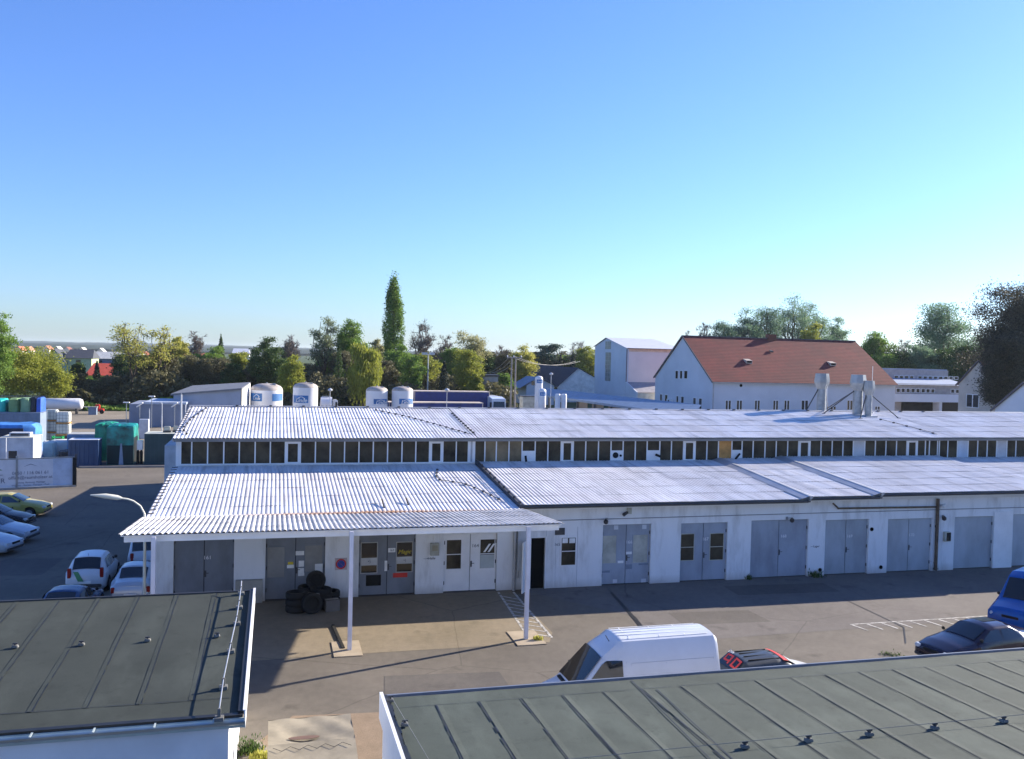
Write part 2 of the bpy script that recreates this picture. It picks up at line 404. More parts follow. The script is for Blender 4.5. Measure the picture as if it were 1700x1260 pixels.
pj = MB(); pj.box(-5.2, X0-.02, 46, 50.5, 0, 4.7)
bpart(pj, 'side_annex', M('pale blue grey render', (.5, .52, .55), .9))
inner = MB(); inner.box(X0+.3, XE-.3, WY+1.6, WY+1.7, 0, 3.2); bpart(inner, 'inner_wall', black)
ln = MB(); ln.bar((X1+.1, WY-.02, 2.78), (31.0, WY-.02, 2.84), .03); ln.bar((31, WY-.02, 2.84), (XE, WY-.02, 2.86), .03)
bpart(ln, 'wall_cable', M('grey cable', (.25, .25, .27), .7))
# plinth boxes by first gates
pl = MB(); pl.box(wx(392), wx(437), WY-.22, WY-.003, 0, .86); bpart(pl, 'plinth', M('weathered concrete plinth', (.36, .35, .31), .9, var=.15))

def gate(key, mat, num, leaves=2, numpx=None, wicket=False, handle=True, windows=None, wmat=None, hx=None):
    a, b_, t = OP[key]; y = WY+.11
    g = MB(); n_ = leaves; wd = (b_-a)/n_
    for i in range(n_): g.box(a+i*wd+.012, a+(i+1)*wd-.012, y, y+.06, .03, t-.02)
    if wicket:
        g.box(a+.5, a+.53, y-.006, y, .05, 1.85, 0)
    go = bpart(g, 'gate', mat, bevel=.006)
    # dark reveal behind joints and hinges
    h = MB(); h.box(a, b_, y+.062, y+.08, 0, t); go2 = h.build('gate_back', black, go)
    for x in (a+.03, b_-.03):
        for z in (t*.16, t*.5, t*.85): hg = MB(); hg.tube([(x, y-.015, z-.07), (x, y-.015, z+.07)], .022, 8); hg.build('hinge', dark_metal, go)
    if handle:
        x = (a+b_)/2 + .05 if hx is None else hx
        hd = MB(); hd.box(x-.03, x+.03, y-.012, y-.001, .98, 1.22); hd.tube([(x, y-.05, 1.13), (x+.12, y-.05, 1.13)], .012, 6); hd.tube([(x, y, 1.13), (x, y-.05, 1.13)], .012, 6)
        hd.build('handle', dark_metal, go)
    if windows:
        for (x0, y0, x1, y1, bars, gm) in windows:
            ax, bx = wx(x0, y0), wx(x1, y0); zt, zb = wz((x0+x1)/2, y0), wz((x0+x1)/2, y1)
            fr_ = MB()
            fr_.box(ax, bx, y-.02, y-.001, zt-.03, zt); fr_.box(ax, bx, y-.02, y-.001, zb, zb+.03)
            fr_.box(ax, ax+.03, y-.02, y-.001, zb+.03, zt-.03); fr_.box(bx-.03, bx, y-.02, y-.001, zb+.03, zt-.03)
            if bars: fr_.box(ax+.03, bx-.03, y-.02, y-.001, (zt+zb)/2-.015, (zt+zb)/2+.015)
            wo = fr_.build('window', wmat or trim, go)
            p = MB(); p.box(ax+.03, bx-.03, y-.008, y-.001, zb+.03, zt-.03); p.build('pane', gm, wo)
    if num:
        nx, nz = wx(*numpx), wz(*numpx)
        text(num, 'number', trim if mat is not trim else ink, (nx, y-.004, nz), .19, go, sx=1.05)
    return go
GD = glass_dark
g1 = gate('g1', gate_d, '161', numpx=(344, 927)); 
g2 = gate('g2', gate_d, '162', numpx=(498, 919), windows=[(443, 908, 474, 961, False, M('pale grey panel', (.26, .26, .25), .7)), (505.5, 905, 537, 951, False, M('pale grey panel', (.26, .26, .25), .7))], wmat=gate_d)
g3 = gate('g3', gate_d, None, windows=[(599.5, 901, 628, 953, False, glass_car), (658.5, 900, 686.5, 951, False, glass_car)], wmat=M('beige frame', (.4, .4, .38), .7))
g4 = gate('d4', trim, '164', numpx=(790, 907), windows=[(741.5, 896, 768, 946.5, True, GD), (797.5, 895, 823.5, 945, True, GD)])
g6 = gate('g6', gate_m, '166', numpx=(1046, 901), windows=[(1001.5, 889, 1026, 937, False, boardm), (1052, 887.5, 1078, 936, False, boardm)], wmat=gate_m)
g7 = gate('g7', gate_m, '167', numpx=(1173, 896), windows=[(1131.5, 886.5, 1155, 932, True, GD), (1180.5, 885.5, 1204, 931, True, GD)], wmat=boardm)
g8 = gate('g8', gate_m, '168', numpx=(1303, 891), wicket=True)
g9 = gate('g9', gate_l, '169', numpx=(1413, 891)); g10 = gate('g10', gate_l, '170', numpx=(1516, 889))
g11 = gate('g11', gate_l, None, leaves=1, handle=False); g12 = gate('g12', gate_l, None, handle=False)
def plate(x0, y0, x1, y1, m, parent, name, yy=None, d=.006, label=None):
    yy = WY+.11 if yy is None else yy
    p = MB(); z1, z0 = wz(x0, y0), wz(x0, y1); p.box(wx(x0, y0), wx(x1, y0), yy-d-.001, yy-.001, z0, z1)
    return p.build(name, m, parent, label=label)
for q in ((491, 916, 505, 923), (496, 932, 505, 942), (495, 944.5, 505.5, 957.5)): plate(*q, paper, g2, 'paper_notice', d=.010)
plate(523, 937, 536, 952, paper, g2, 'paper_notice', WY+0.085, .01); plate(478, 934, 487, 938.5, yellow, g2, 'paper_notice', d=.010); plate(476.5, 939, 488, 944.5, paper, g2, 'paper_notice', d=.010)
for a_, c_ in ((600, 627), (659, 686)):
    plate(a_, 927.5 if a_ < 650 else 925.5, c_, 940 if a_ < 650 else 937, M('pale sticker band', (.5, .5, .48), .7), g3, 'sticker_band', WY+0.102, .006)
    cxp = (a_+c_)/2; o = text('•)', 'emblem', ink, (wx(cxp, 931), WY+0.093, wz(cxp, 933 if a_ < 650 else 931)), .16, g3)
plate(645, 911, 657, 918, paper, g3, 'paper_notice', d=.01); plate(653, 952.5, 677, 960, red, g3, 'red_sign', d=.012)
plate(608, 956, 633, 974, glass_car, g3, 'poster', d=.010); plate(639, 932, 643.5, 949, paper, g3, 'paper_notice', d=.012)
text('Magic', 'lettering', yellow, (wx(672, 919), WY+0.099, wz(672, 917)), .22, g3, shear=.3)
text('163', 'number', ink, (wx(651, 914), WY+0.096, wz(651, 914.5)), .12, g3)
for q in ((1021, 873, 1028, 880), (1068, 872, 1075, 879), (1019, 963, 1026, 969), (1066, 962, 1074, 968)): plate(*q, M('pale sticker', (.55, .58, .62), .7), g6, 'paper_notice', d=.010)
plate(1041, 917, 1050.5, 921, paper, g6, 'paper_notice', d=.01); plate(1027, 932, 1036.5, 936, paper, g6, 'paper_notice', d=.01)
for q in ((1000.5, 948.5, 1014, 952), (1039, 938, 1051, 946), (1062, 936, 1078, 939)): plate(*q, M('darker repair patch', (.2, .24, .3), .6), g6, 'repair_patch', d=.008)
# open doorway, its open leaf, and the fixed leaf beside it
a, b_, t = OP['d5']
f = MB(); f.box(a-.04, a-.003, WY-.02, WY-.001, 0, t+.04); f.box(b_+.003, b_+.04, WY-.02, WY-.001, 0, t+.04); f.box(a-.003, b_+.003, WY-.02, WY-.001, t+.003, t+.04)
bpart(f, 'door_frame', trim)
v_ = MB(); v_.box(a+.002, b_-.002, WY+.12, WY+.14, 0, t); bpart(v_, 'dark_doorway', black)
f = MB(); f.add([(a-.05, WY-.03, .04), (a-.55, WY-.80, .04), (a-.55, WY-.80, t-.02), (a-.05, WY-.03, t-.02), (a-.09, WY-.01, .04), (a-.59, WY-.77, .04), (a-.59, WY-.77, t-.02), (a-.09, WY-.01, t-.02)], [(0,1,2,3),(4,7,6,5),(0,4,5,1),(3,2,6,7),(1,5,6,2),(0,3,7,4)])
bpart(f, 'open_door', trim)
f = MB(); x0, x1 = wx(906), wx(958.5); zt = wz(930, 875)
for (xa, xb, za, zb) in ((x0, x0+.02, 0, zt), (x1-.02, x1, 0, zt), (wx(922), wx(922)+.015, 0, zt)): f.box(xa, xb, WY-.008, WY-.001, za, zb)
lf = bpart(f, 'side_door', M('grey joint line', (.45, .47, .5), .8))
for nm, (xa, ya, xb, yb), m_, d_ in (('frame', (931, 891.5, 957, 939.5), trim, .02), ('pane', (932.5, 893, 955.5, 938), GD, .024), ('vent', (921.5, 876.5, 937.5, 888), dark_metal, .03), ('paper_notice', (933.5, 893.5, 942.5, 901.5), paper, .028), ('paper_notice', (945, 893.5, 954.5, 901.5), paper, .028), ('crossbar', (932.5, 914.5, 955.5, 915.8), trim, .03)):
    plate(xa, ya, xb, yb, m_, lf, nm, WY, d_)
text('165', 'number', ink, (wx(925, 904), WY-.004, wz(925, 904)), .17, lf)
plate(798.5, 922, 822.5, 944, M('pale paper in pane', (.42, .46, .45), .7), g4, 'paper_sheet', WY+0.098, .004)
for dx in (0, 7):
    o = MB(); xa = wx(803+dx, 918); o.add([(xa, WY+0.094, wz(803, 917.5)), (xa+.09, WY+0.094, wz(803, 917.5)), (xa+.32, WY+0.094, wz(812, 903.5)), (xa+.23, WY+0.094, wz(812, 903.5))], [(0, 1, 2, 3)])
    o.build('window_sticker', paper, g4)
# white closed leaf between the last two gates
plate(1650, 849, 1680.5, 945, trim, bld, 'white_door', WY, .05).matrix_parent_inverse = Matrix.Translation((-20, -46, 0))

# --- roofs
S = [(X0-.08, X1-.02, 3.42), (X1+.05, 22.40, 3.56), (22.47, 26.0, 3.66), (26.07, 36.0, 3.76), (36.07, XE, 3.62)]
YT = 42.16
PER = .165
for i, (a, b_, ze) in enumerate(S):
    zt = 4.16 + (ze-3.42)*.8
    y0 = 33.42 if i == 0 else 33.85
    z0 = ze
    r_ = MB(); r_.sheet(a, b_, (y0, z0), (YT, zt), PER, .009, rows=6)
    bpart(r_, 'lower_roof', roof_white, smooth=1.2)
    if i:      # step flashing on its left edge and gutter below the eave
        k_ = MB(); zp = S[i-1][2]; d = .04
        k_.add([(a-.05, 33.8, zp-.06), (a-.05, YT, zt-(ze-zp)-.05), (a-.05, YT, zt+d), (a-.05, 33.8, ze+d), (a+.10, 33.8, ze+d), (a+.10, YT, zt+d), (a+.10, 33.8, ze-.03), (a+.10, YT, zt-.03)],
               [(0, 1, 2, 3), (3, 2, 5, 4), (4, 5, 7, 6), (0, 3, 4, 6)])
        if i in (2, 3):   # broad sloping skirt
            k_.add([(a-.42, 33.82, zp+.035), (a-.42, YT, zt-(ze-zp)+.035), (a-.05, YT, zt+d-.01), (a-.05, 33.82, ze+d-.01)], [(0, 1, 2, 3)])
        bpart(k_, 'step_flashing', M('dark bitumen flashing', (.05, .055, .07), .6) if i in (1, 4) else zinc)
    if i:
        g_ = MB(); n_ = 8; pts = [(-.075*math.cos(math.pi*j/n_), -.075*math.sin(math.pi*j/n_)) for j in range(n_+1)]
        g_.add([(x, 33.78+p[0], ze-.05+p[1]) for x in (a, b_) for p in pts], [(j, j+1, j+n_+2, j+n_+1) for j in range(n_)])
        g_.add([(x, 33.78+p[0]*.92, ze-.05+p[1]*.92) for x in (a, b_) for p in pts], [(j, j+n_+1, j+n_+2, j+1) for j in range(n_)])
        g_.box(a, b_, 33.87, 33.9, ze-.16, ze-.035)
        bpart(g_, 'gutter', M('dark grey gutter', (.085, .09, .10), .5, .3), smooth=.8)
        h_ = MB(); h_.box(a, b_, 33.92, WY-.002, ze-.2, ze-.17); bpart(h_, 'soffit', trim)
        bl = MB(); bl.box(a, b_, WY+.001, WY+.2, WT, ze-.1+.06); bpart(bl, 'wall_head', white_wall)
# overhanging edge clips along the left verge
kv = MB()
for j in range(16):
    y = 34+j*.52; z = 3.42+(y-33.42)/(YT-33.42)*.74; kv.bar((X0-.1, y, z+.035), (X0+.12, y+.1, z+.04), .05, .03)
for j in range(15):
    y = 42.3+j*.48; z = 5.45+(y-41.75)*.1226; kv.bar((X0-.1, y, z+.035), (X0+.1, y+.1, z+.04), .05, .03)
bpart(kv, 'verge_clips', dark_metal)
vg = MB(); vg.bar((X0-.1, 33.5, 3.33), (X0-.1, YT, 4.08), .05, .16); vg.bar((X0-.1, 41.8, 5.38), (X0-.1, 49.5, 6.32), .05, .14); bpart(vg, 'verge_board', zinc)
# canopy continuing the first lower roof, tilted up to the outside
CZ0, CZ1 = 3.47, 3.86
c_ = MB(); c_.sheet(X0-.18, 9.50, (28.45, CZ1), (33.55, CZ0), PER, .018, trap=True, rows=4, seg=10)
bpart(c_, 'canopy_roof', roof_white2, smooth=.5)
c_ = MB(); c_.box(X0-.05, 9.35, 28.62, 28.74, 3.60, 3.80); c_.box(X0-.05, 9.35, 31.2, 31.3, 3.45, 3.6); c_.box(X0-.05, 9.35, 33.3, 33.4, 3.28, 3.42)
for x in (-3.5, 2.4, 8.2): c_.prism([(28.75, 3.58), (28.75, 3.72), (34.5, 3.34), (34.5, 3.16)], 'X', x-.05, x+.05)
bpart(c_, 'canopy_beam', trim, bevel=.006)
u_ = MB(); u_.prism([(28.5, CZ1-.06), (28.5, CZ1-.035), (28.62, CZ1-.044), (33.5, CZ0-.035), (33.5, CZ0-.05)], 'X', X0-.12, 9.42); bpart(u_, 'canopy_lining', trim)
for x in (-3.48, 2.38, 8.2):
    p_ = MB(); p_.box(x-.065, x+.065, 28.30, 28.43, .03, 3.595 if False else 3.80); bpart(p_, 'canopy_post', M('pale lilac post paint', (.62, .62, .68), .5, var=.08), bevel=.008)
for fa, fb in ((1.85, 2.75), (7.75, 8.75)): p_ = MB(); p_.box(fa, fb, 27.75, 29.25, .0, .03); bpart(p_, 'post_footing', M('pale footing concrete', (.38, .31, .22), .9), bevel=.01)
p_ = MB(); p_.bar((2.02, 31.0, .03), (2.2, 28.5, .03), .10, .06); bpart(p_, 'ground_rail', rubber)
# clerestory: frame, panes
PX = [300.2,318.5,345,371.8,397.5,423.8,449,473.9,499,523.8,548.5,572.2,596.1,619.8,643.6,667.5,690.4,713.2,735.3,757.5,779.3,787,805,824,845,866.7,888.4,909.6,931.5,951.6,972.2,993.4,1014.2,1034.3,1054.5,1074.1,1095.1,1114.4,1134.5,1153.9,1173.4,1192.4,1214.7,1231.6,1250,1269.7,1288.3,1307.3,1325.4,1344.4,1362.6,1381,1399,1416.2,1435.2,1452.7,1470.3,1487.8,1505,1522.5,1535.7,1542.4,1556,1559,1573,1589,1606.7,1622.5,1638.4,1654,1671,1686]
XS = [at(p, 750, Y=CYC).x for p in PX]
x = XS[-1]
while x < XE-1: x += .67; XS.append(x)
ZB, ZT = 4.27, 5.28
cl = MB(); cl.box(X0, XE, CYC+.02, CYC+.12, 3.9, ZB-.03); cl.box(X0, XE, CYC+.02, CYC+.12, ZT+.03, 5.42)
cl.box(X0, XS[0]-.02, CYC, CYC+.12, ZB-.03, ZT+.03)
bpart(cl, 'clerestory_wall', trim)
cf = MB()
cf.box(XS[0]-.02, XE, CYC-.03, CYC+.02, ZT, ZT+.05); cf.box(XS[0]-.02, XE, CYC-.05, CYC+.02, ZB-.05, ZB)
for x in XS:
    wd = .035 + (.05 if abs(x-XS[20]) < .01 or abs(x-XS[21]) < .01 else 0); cf.box(x-wd, x+wd*.6, CYC-.03, CYC+.02, ZB, ZT)
bpart(cf, 'window_frame', trim)
sash = {7, 17, 28, 38, 48, 58}; half = {25, 32, 35, 42}; lit = {22, 23, 24}
solid = {41: ply, 53: M('pale grey panel board', (.55, .55, .56), .8), 65: M('pale blue panel board', (.5, .56, .64), .8), 69: M('pale grey panel board', (.55, .55, .56), .8), 20: zinc}
for i in range(len(XS)-1):
    a, b_ = XS[i]+.021, XS[i+1]-.035
    if b_-a < .05: continue
    if i in solid:
        p = MB(); p.box(a, b_, CYC-.01, CYC+.02, ZB, ZT); bpart(p, 'infill_panel', solid[i]); continue
    p = MB(); z0 = ZB
    if i in half: z0 = ZB+.52
    p.box(a, b_, CYC+.0, CYC+.02, z0, ZT)
    wn = bpart(p, 'window', glass_lit if i in lit else glass_dark)
    if i in half:
        q = MB(); q.box(a, b_, CYC-.02, CYC+.02, ZB, z0-.002); q.build('white_board', trim, wn)
        q = MB()
        if i in (25, 42): q.tube([(a+.12, CYC-.30, ZB+.02), (a+.10, CYC-.22, ZB+.30)] if i == 25 else [(a+.05, CYC-.30, ZB+.08), (a+.38, CYC-.12, ZB+.32)], .055, 10)
        elif i == 32: q.lathe([(.15, -.04), (.15, 0)], (a+.22, CYC-.02, ZB+.28), 14, 'Y'); q.lathe([(.06, -.04), (.06, 0)], (a+.50, CYC-.02, ZB+.26), 10, 'Y')
        else: q.tube([(b_-.2, CYC-.05, ZB+.30), (b_-.02, CYC-.25, ZB+.22)], .06, 10)
        q.build('flue_pipe', rubber, wn)
    if i in sash:
        q = MB(); q.box(a, a+.09, CYC-.05, CYC-.001, ZB, ZT); q.box(b_-.09, b_, CYC-.05, CYC-.001, ZB, ZT); q.box(a+.09, b_-.09, CYC-.05, CYC-.001, ZT-.11, ZT); q.box(a+.09, b_-.09, CYC-.05, CYC-.001, ZB, ZB+.05)
        q.build('sash', trim, wn)
# upper roof with joints, ridge cap, eave gutter
ur = MB(); ur.sheet(X0-.08, X1+.0, (41.72, 5.46), (49.5, 6.40), PER, .009, rows=5); bpart(ur, 'upper_roof', roof_white, smooth=1.2)
ur = MB(); ur.sheet(X1+.02, XE, (41.72, 5.475), (49.5, 6.415), PER, .009, rows=5); bpart(ur, 'upper_roof', roof_white, smooth=1.2)
ur = MB(); ur.add([(X0, 49.5, 6.38), (XE, 49.5, 6.38), (XE, 57.3, 5.4), (X0, 57.3, 5.4)], [(0, 1, 2, 3)]); ur.add([(X0, 57, 3.3), (XE, 57, 3.3), (XE, 67.2, 3.0), (X0, 67.2, 3.0)], [(0, 1, 2, 3)]); bpart(ur, 'rear_roof', roof_white)
ea = MB(); ea.box(X0-.05, XE, 41.80, 41.86, 5.30, 5.42); ea.box(X0-.05, XE, 41.86, 42.2, 5.36, 5.39); bpart(ea, 'eave_board', M('grey eave board', (.20, .20, .20), .8))
rc = MB(); rc.add([(X0-.1, 49.36, 6.425), (XE, 49.36, 6.425), (XE, 49.5, 6.47), (X0-.1, 49.5, 6.47), (XE, 49.66, 6.42), (X0-.1, 49.66, 6.42)], [(0, 1, 2, 3), (3, 2, 4, 5)]); bpart(rc, 'ridge_cap', zinc)
# wall pipes
dp = MB(); xd = wx(1551.5); dp.tube([(xd, WY-.10, .05), (xd, WY-.10, 3.36)], .075, 10); dp.bar((wx(1386), WY-.1, 3.02), (xd-.1, WY-.1, 2.98), .07); dp.bar((wx(1386), WY-.1, 3.05), (wx(1386)-.25, WY-.1, 3.25), .06)
bpart(dp, 'downpipe', brown_pipe, smooth=.8)
dp = MB(); xd = wx(853); dp.tube([(xd, WY-.12, 0), (xd, WY-.12, 2.9), (xd, 33.9, 3.3)], .06, 10); dp.tube([(xd+.16, WY-.1, .5), (xd+.16, WY-.1, 1.15)], .045, 8)
bpart(dp, 'downpipe', zinc, smooth=.8)
eb = MB(); eb.box(wx(857), wx(874.5), WY-.22, WY-.002, wz(865, 945), wz(865, 879)); ebx = bpart(eb, 'electric_cabinet', M('grey blue cabinet', (.40, .43, .47), .5), bevel=.01)
for px_, py_ in ((1447, 878.5), (1361, 946), (1462, 941.5), (1554.5, 873.5)):
    vv = MB(); vv.lathe([(.085, -.03), (.085, 0)], (wx(px_, py_), WY-.002, wz(px_, py_)), 14, 'Y'); bpart(vv, 'round_vent', black)

# ================================================================== THINGS FIXED TO THE WORKSHOP
def fixture(name, label, cat, parts, loc, group=None):
    e = empty(name, loc, label, cat, group)
    for nm, mb, m in parts: mb.build(nm, m, e, smooth=.7)
    return e
# wall lamps / cameras
def wall_lamp(px_, py_, label, flip=1):
    x, z = wx(px_, py_), wz(px_, py_)
    a_ = MB(); a_.box(-.05, .05, -.04, 0, -.06, .06); a_.bar((0, -.03, 0), (-.12*flip, -.22, .05), .03)
    h_ = MB(); h_.lathe([(.03, -.14), (.09, -.10), (.10, .0), (.05, .05), (.02, .08)], (-.12*flip, -.24, -.02), 12)
    fixture('wall_lamp', label, 'wall lamp', [('bracket', a_, grey_metal), ('lamp_head', h_, dark_metal)], (x, WY-.003, z))
wall_lamp(1007, 862, 'small dark lamp on the white wall just above gate 166')
wall_lamp(1306, 860, 'small dark lamp on the white wall above the middle of the wicket gate 168', -1)
wall_lamp(1565, 857, 'small hanging lamp on the wall right of the brown downpipe')
def spot(px_, py_, label, box=True):
    x, z = wx(px_, py_), wz(px_, py_)
    a_ = MB(); a_.box(.12, .30, -.1, 0, -.02, .24) if box else a_.box(-.04, .06, -.08, 0, -.05, .05)
    h_ = MB(); h_.tube([(-.10, -.2, -.03), (.10, -.1, .05)], [.075, .06], 12); h_.bar((.05, -.1, .03), (.1, 0, .03), .03)
    fixture('security_camera', label, 'camera', [('mount_box', a_, trim if not box else boardm), ('camera_body', h_, dark_metal if box else trim)], (x, WY-.003, z))
spot(1036, 852, 'dark floodlight camera with square box high on the wall under the dark gutter')
spot(1563, 839, 'white security camera under the eave beside the brown downpipe', False)
# meter box
x, z = wx(721, 911), wz(721, 911)
mb_ = MB(); mb_.box(-.17, .17, -.16, 0, -.24, .24); gl = MB(); gl.box(-.11, .11, -.175, -.163, -.05, .17); tb = MB(); tb.tube([(-.02, -.05, .24), (-.02, -.05, .85)], .025, 8)
fixture('meter_box', 'small beige electric meter box on the wall right of gate 163', 'meter box', [('case', mb_, boardm), ('dial_window', gl, M('old lens', (.3, .28, .2), .3)), ('conduit', tb, trim)], (x, WY-.003, z))
x, z = wx(1570, 890), wz(1570, 890)
mb_ = MB(); mb_.box(-.16, .14, -.16, 0, -.22, .22); gl = MB(); gl.box(-.09, .14, -.172, -.163, -.19, .19)
fixture('wall_box', 'small square box with black face on the wall right of the brown downpipe', 'wall box', [('case', mb_, boardm), ('face', gl, rubber)], (x, WY-.003, z))
# no parking sign
x, z = wx(566, 936), wz(566, 936)
a_ = MB(); a_.box(-.23, .23, -.02, 0, -.23, .23); b1 = MB(); b1.lathe([(.20, -.006), (.20, 0)], (0, -.022, 0), 28, 'Y'); b2 = MB(); b2.lathe([(.145, -.004), (.145, 0)], (0, -.030, 0), 28, 'Y')
b3 = MB(); b3.bar((-.11, -.037, .11), (.11, -.037, -.11), .04, .004)
fixture('parking_sign', 'square plate with round red and blue no parking sign between two grey gates', 'sign', [('plate', a_, M('pinkish plate', (.5, .42, .45), .6)), ('red_disc', b1, red), ('blue_disc', b2, blue), ('red_slash', b3, red)], (x, WY-.003, z))
# small arrow lettering
for px_, py_, s_, lb in ((713, 927, '—•Halle', 'tiny dark lettering painted under the meter box'), (1353, 907, '—Lager', 'tiny dark lettering painted on the white pier right of gate 168')):
    o = text(s_, 'wall_lettering', ink, (wx(px_, py_), WY-.005, wz(px_, py_)), .14, None, label=lb); o['category'] = 'lettering'
# curved lamp at the left corner
pa = at(150, 822, Y=33); pb = at(200, 827, Y=33.2); pc = at(222, 832, Y=33.3); pd = at(240, 853, Y=33.4)
e = empty('street_lamp', (pd.x-.02, pd.y, 0), 'white curved arm street lamp at the left end of the garage roof', 'street lamp')
iv = Matrix.Translation((-(pd.x-.02), -pd.y, 0))
q = MB(); q.tube([(pd.x+.02, pd.y, 0), (pd.x+.02, pd.y, 2.2), pd, at(233, 840, Y=33.35), pc, at(212, 828.5, Y=33.25), pb], [.06, .05, .035, .03, .03, .03, .03], 10); o = q.build('pole', M('cream lamp paint', (.68, .66, .55), .4), e, smooth=.8); o.matrix_parent_inverse = iv
q = MB(); q.tube([pb+Vector((.04, 0, 0)), pb+Vector((-.1, 0, .02)), (pa+pb)/2+Vector((0, 0, .02)), pa], [.04, .085, .09, .02], 12); o = q.build('lamp_head', M('cream lamp paint', (.68, .66, .55), .4), e, smooth=.8); o.matrix_parent_inverse = iv

# junk heap of tyres by gate 162
def tyre(x, y, z, r_, wd, tilt, lab, grp='tyres heaped in front of gate 162'):
    e = empty('tyre', (x, y, z), lab, 'tyre', grp); e.rotation_euler = tilt
    t_ = MB(); t_.lathe([(r_*.62, -wd*.4), (r_*.72, -wd/2), (r_*.93, -wd/2), (r_, -wd*.33), (r_, wd*.33), (r_*.93, wd/2), (r_*.72, wd/2), (r_*.62, wd*.4), (r_*.58, 0)], (0, 0, 0), 24)
    t_.build('tread', rubber, e, smooth=.9)
LT = 'one of the black tyres heaped in front of gate 162 under the canopy'
gx = wx(520)
for i in range(3): tyre(gx-.62, 33.0, .13+i*.24, .40, .23, (R(rnd.uniform(-4, 4)), 0, 0), LT)
for i in range(3): tyre(gx+.25, 33.4, .13+i*.24, .40, .23, (0, R(rnd.uniform(-4, 4)), 0), LT)
for i in range(3): tyre(gx-.2, 33.75, .13+i*.24, .38, .23, (0, 0, 0), LT)
for i in range(2): tyre(gx+.62, 33.85, .13+i*.24, .37, .23, (0, 0, 0), LT)
tyre(gx+.08, 33.75, .92, .36, .25, (R(72), R(6), 0), LT); tyre(gx-.1, 32.6, .38, .38, .22, (R(80), 0, R(15)), LT)
def crate(x, y, z, w_, d_, h_, m_, lab, rz=0, nm='cardboard_box', cat='box'):
    e = empty(nm, (x, y, z), lab, cat, rz=rz)
    a_ = MB(); a_.box(-w_/2, w_/2, -d_/2, d_/2, 0, h_); a_.build('carton', m_, e, bevel=.012)
    a_ = MB(); a_.box(-w_/2+.02, w_/2-.02, -.03, .03, h_+.001, h_+.006); a_.build('tape', boardm, e)
crate(gx-.05, 33.02, .0, .5, .4, .62, M('grey card', (.18, .17, .16), .8), 'small grey box standing among the black tyres')
crate(gx+.62, 32.9, 0, .52, .4, .42, M('dark card', (.13, .12, .11), .8), 'low dark box at the right foot of the tyre heap', .2)

# ventilation stacks on the upper roof
def zroof(y): return 5.46+(y-41.72)*.1208 if y < 49.5 else 6.40-(y-49.5)*.126
def stack(x, y, ztop, r_, lab, legs):
    zb = zroof(y)-.02; e = empty('ventilation_stack', (x, y, zb), lab, 'ventilation stack', 'ventilation stacks with conical hoods on the roof'); hh = ztop-zb
    a_ = MB(); a_.tube([(0, 0, 0), (0, 0, hh*.62)], r_, 18); a_.build('duct', grey_metal, e, smooth=.8)
    h_ = MB(); h_.lathe([(r_*1.02, hh*.60), (r_*1.65, hh*.74), (r_*1.75, hh*.80), (r_*1.5, hh), (r_*1.4, hh), (r_*1.4, hh*.97)], (0, 0, 0), 8); h_.build('hood', M('light galvanised hood', (.30, .32, .33), .5, .4, var=.12), e, smooth=.3)
    g_ = MB(); g_.box(-r_*1.9, r_*1.9, -r_*1.9, r_*1.9, 0, .07); g_.build('base_flashing', zinc, e)
    c_ = MB(); c_.tube([(r_*.98, -.02, .02), (r_*.98, -.02, hh*.6)], .025, 6); c_.build('cable', trim, e)
    for (dx, dy) in legs:
        l_ = MB(); zl = zroof(y+dy)-zb+.02; l_.bar((dx, dy, zl), (r_*.9*(1 if dx > 0 else -1), 0, hh*.60), .05); l_.box(dx-.09, dx+.09, dy-.09, dy+.09, zl-.02, zl+.02); l_.build('strut', dark_metal, e)
p1 = at(1363, 683, Y=50.2); p2 = at(1423, 690, Z=6.12); p3 = at(1441, 694, Z=6.02)
stack(p1.x, 50.2, at(1361, 620, Y=50.2).z, .28, 'leftmost hooded ventilation stack standing just behind the roof ridge', [(-1.3, -.3), (1.35, 1.2)])
stack(at(1423, 690, Y=48.4).x, 48.4, at(1423, 622, Y=48.4).z, .29, 'taller hooded ventilation stack of the close pair on the roof ridge', [(-2.3, .2), (-1.2, 2)])
stack(at(1441, 692, Y=47.9).x, 47.9, at(1442, 632, Y=47.9).z, .21, 'shorter thin ventilation stack right beside the taller hooded one', [(-1.1, -.75), (1.75, -.6)])
# lightning rods near stacks
for px_, yb, yt, Yd, lb in ((1374, 681, 624, 49.9, 'thin white rod right of the leftmost ventilation stack'), (1449, 690, 608, 49.0, 'thin white lightning rod rising behind the pair of stacks')):
    a_ = at(px_, yt, Y=Yd); e = empty('lightning_rod', (a_.x, Yd, zroof(Yd)), lb, 'lightning rod'); q = MB(); q.tube([(0, 0, 0), (0, 0, a_.z-zroof(Yd))], .014, 6); q.build('rod', trim, e); q = MB(); q.lathe([(.15, 0), (.13, .08), (.02, .1)], (0, 0, 0), 12); q.build('foot', zinc, e)
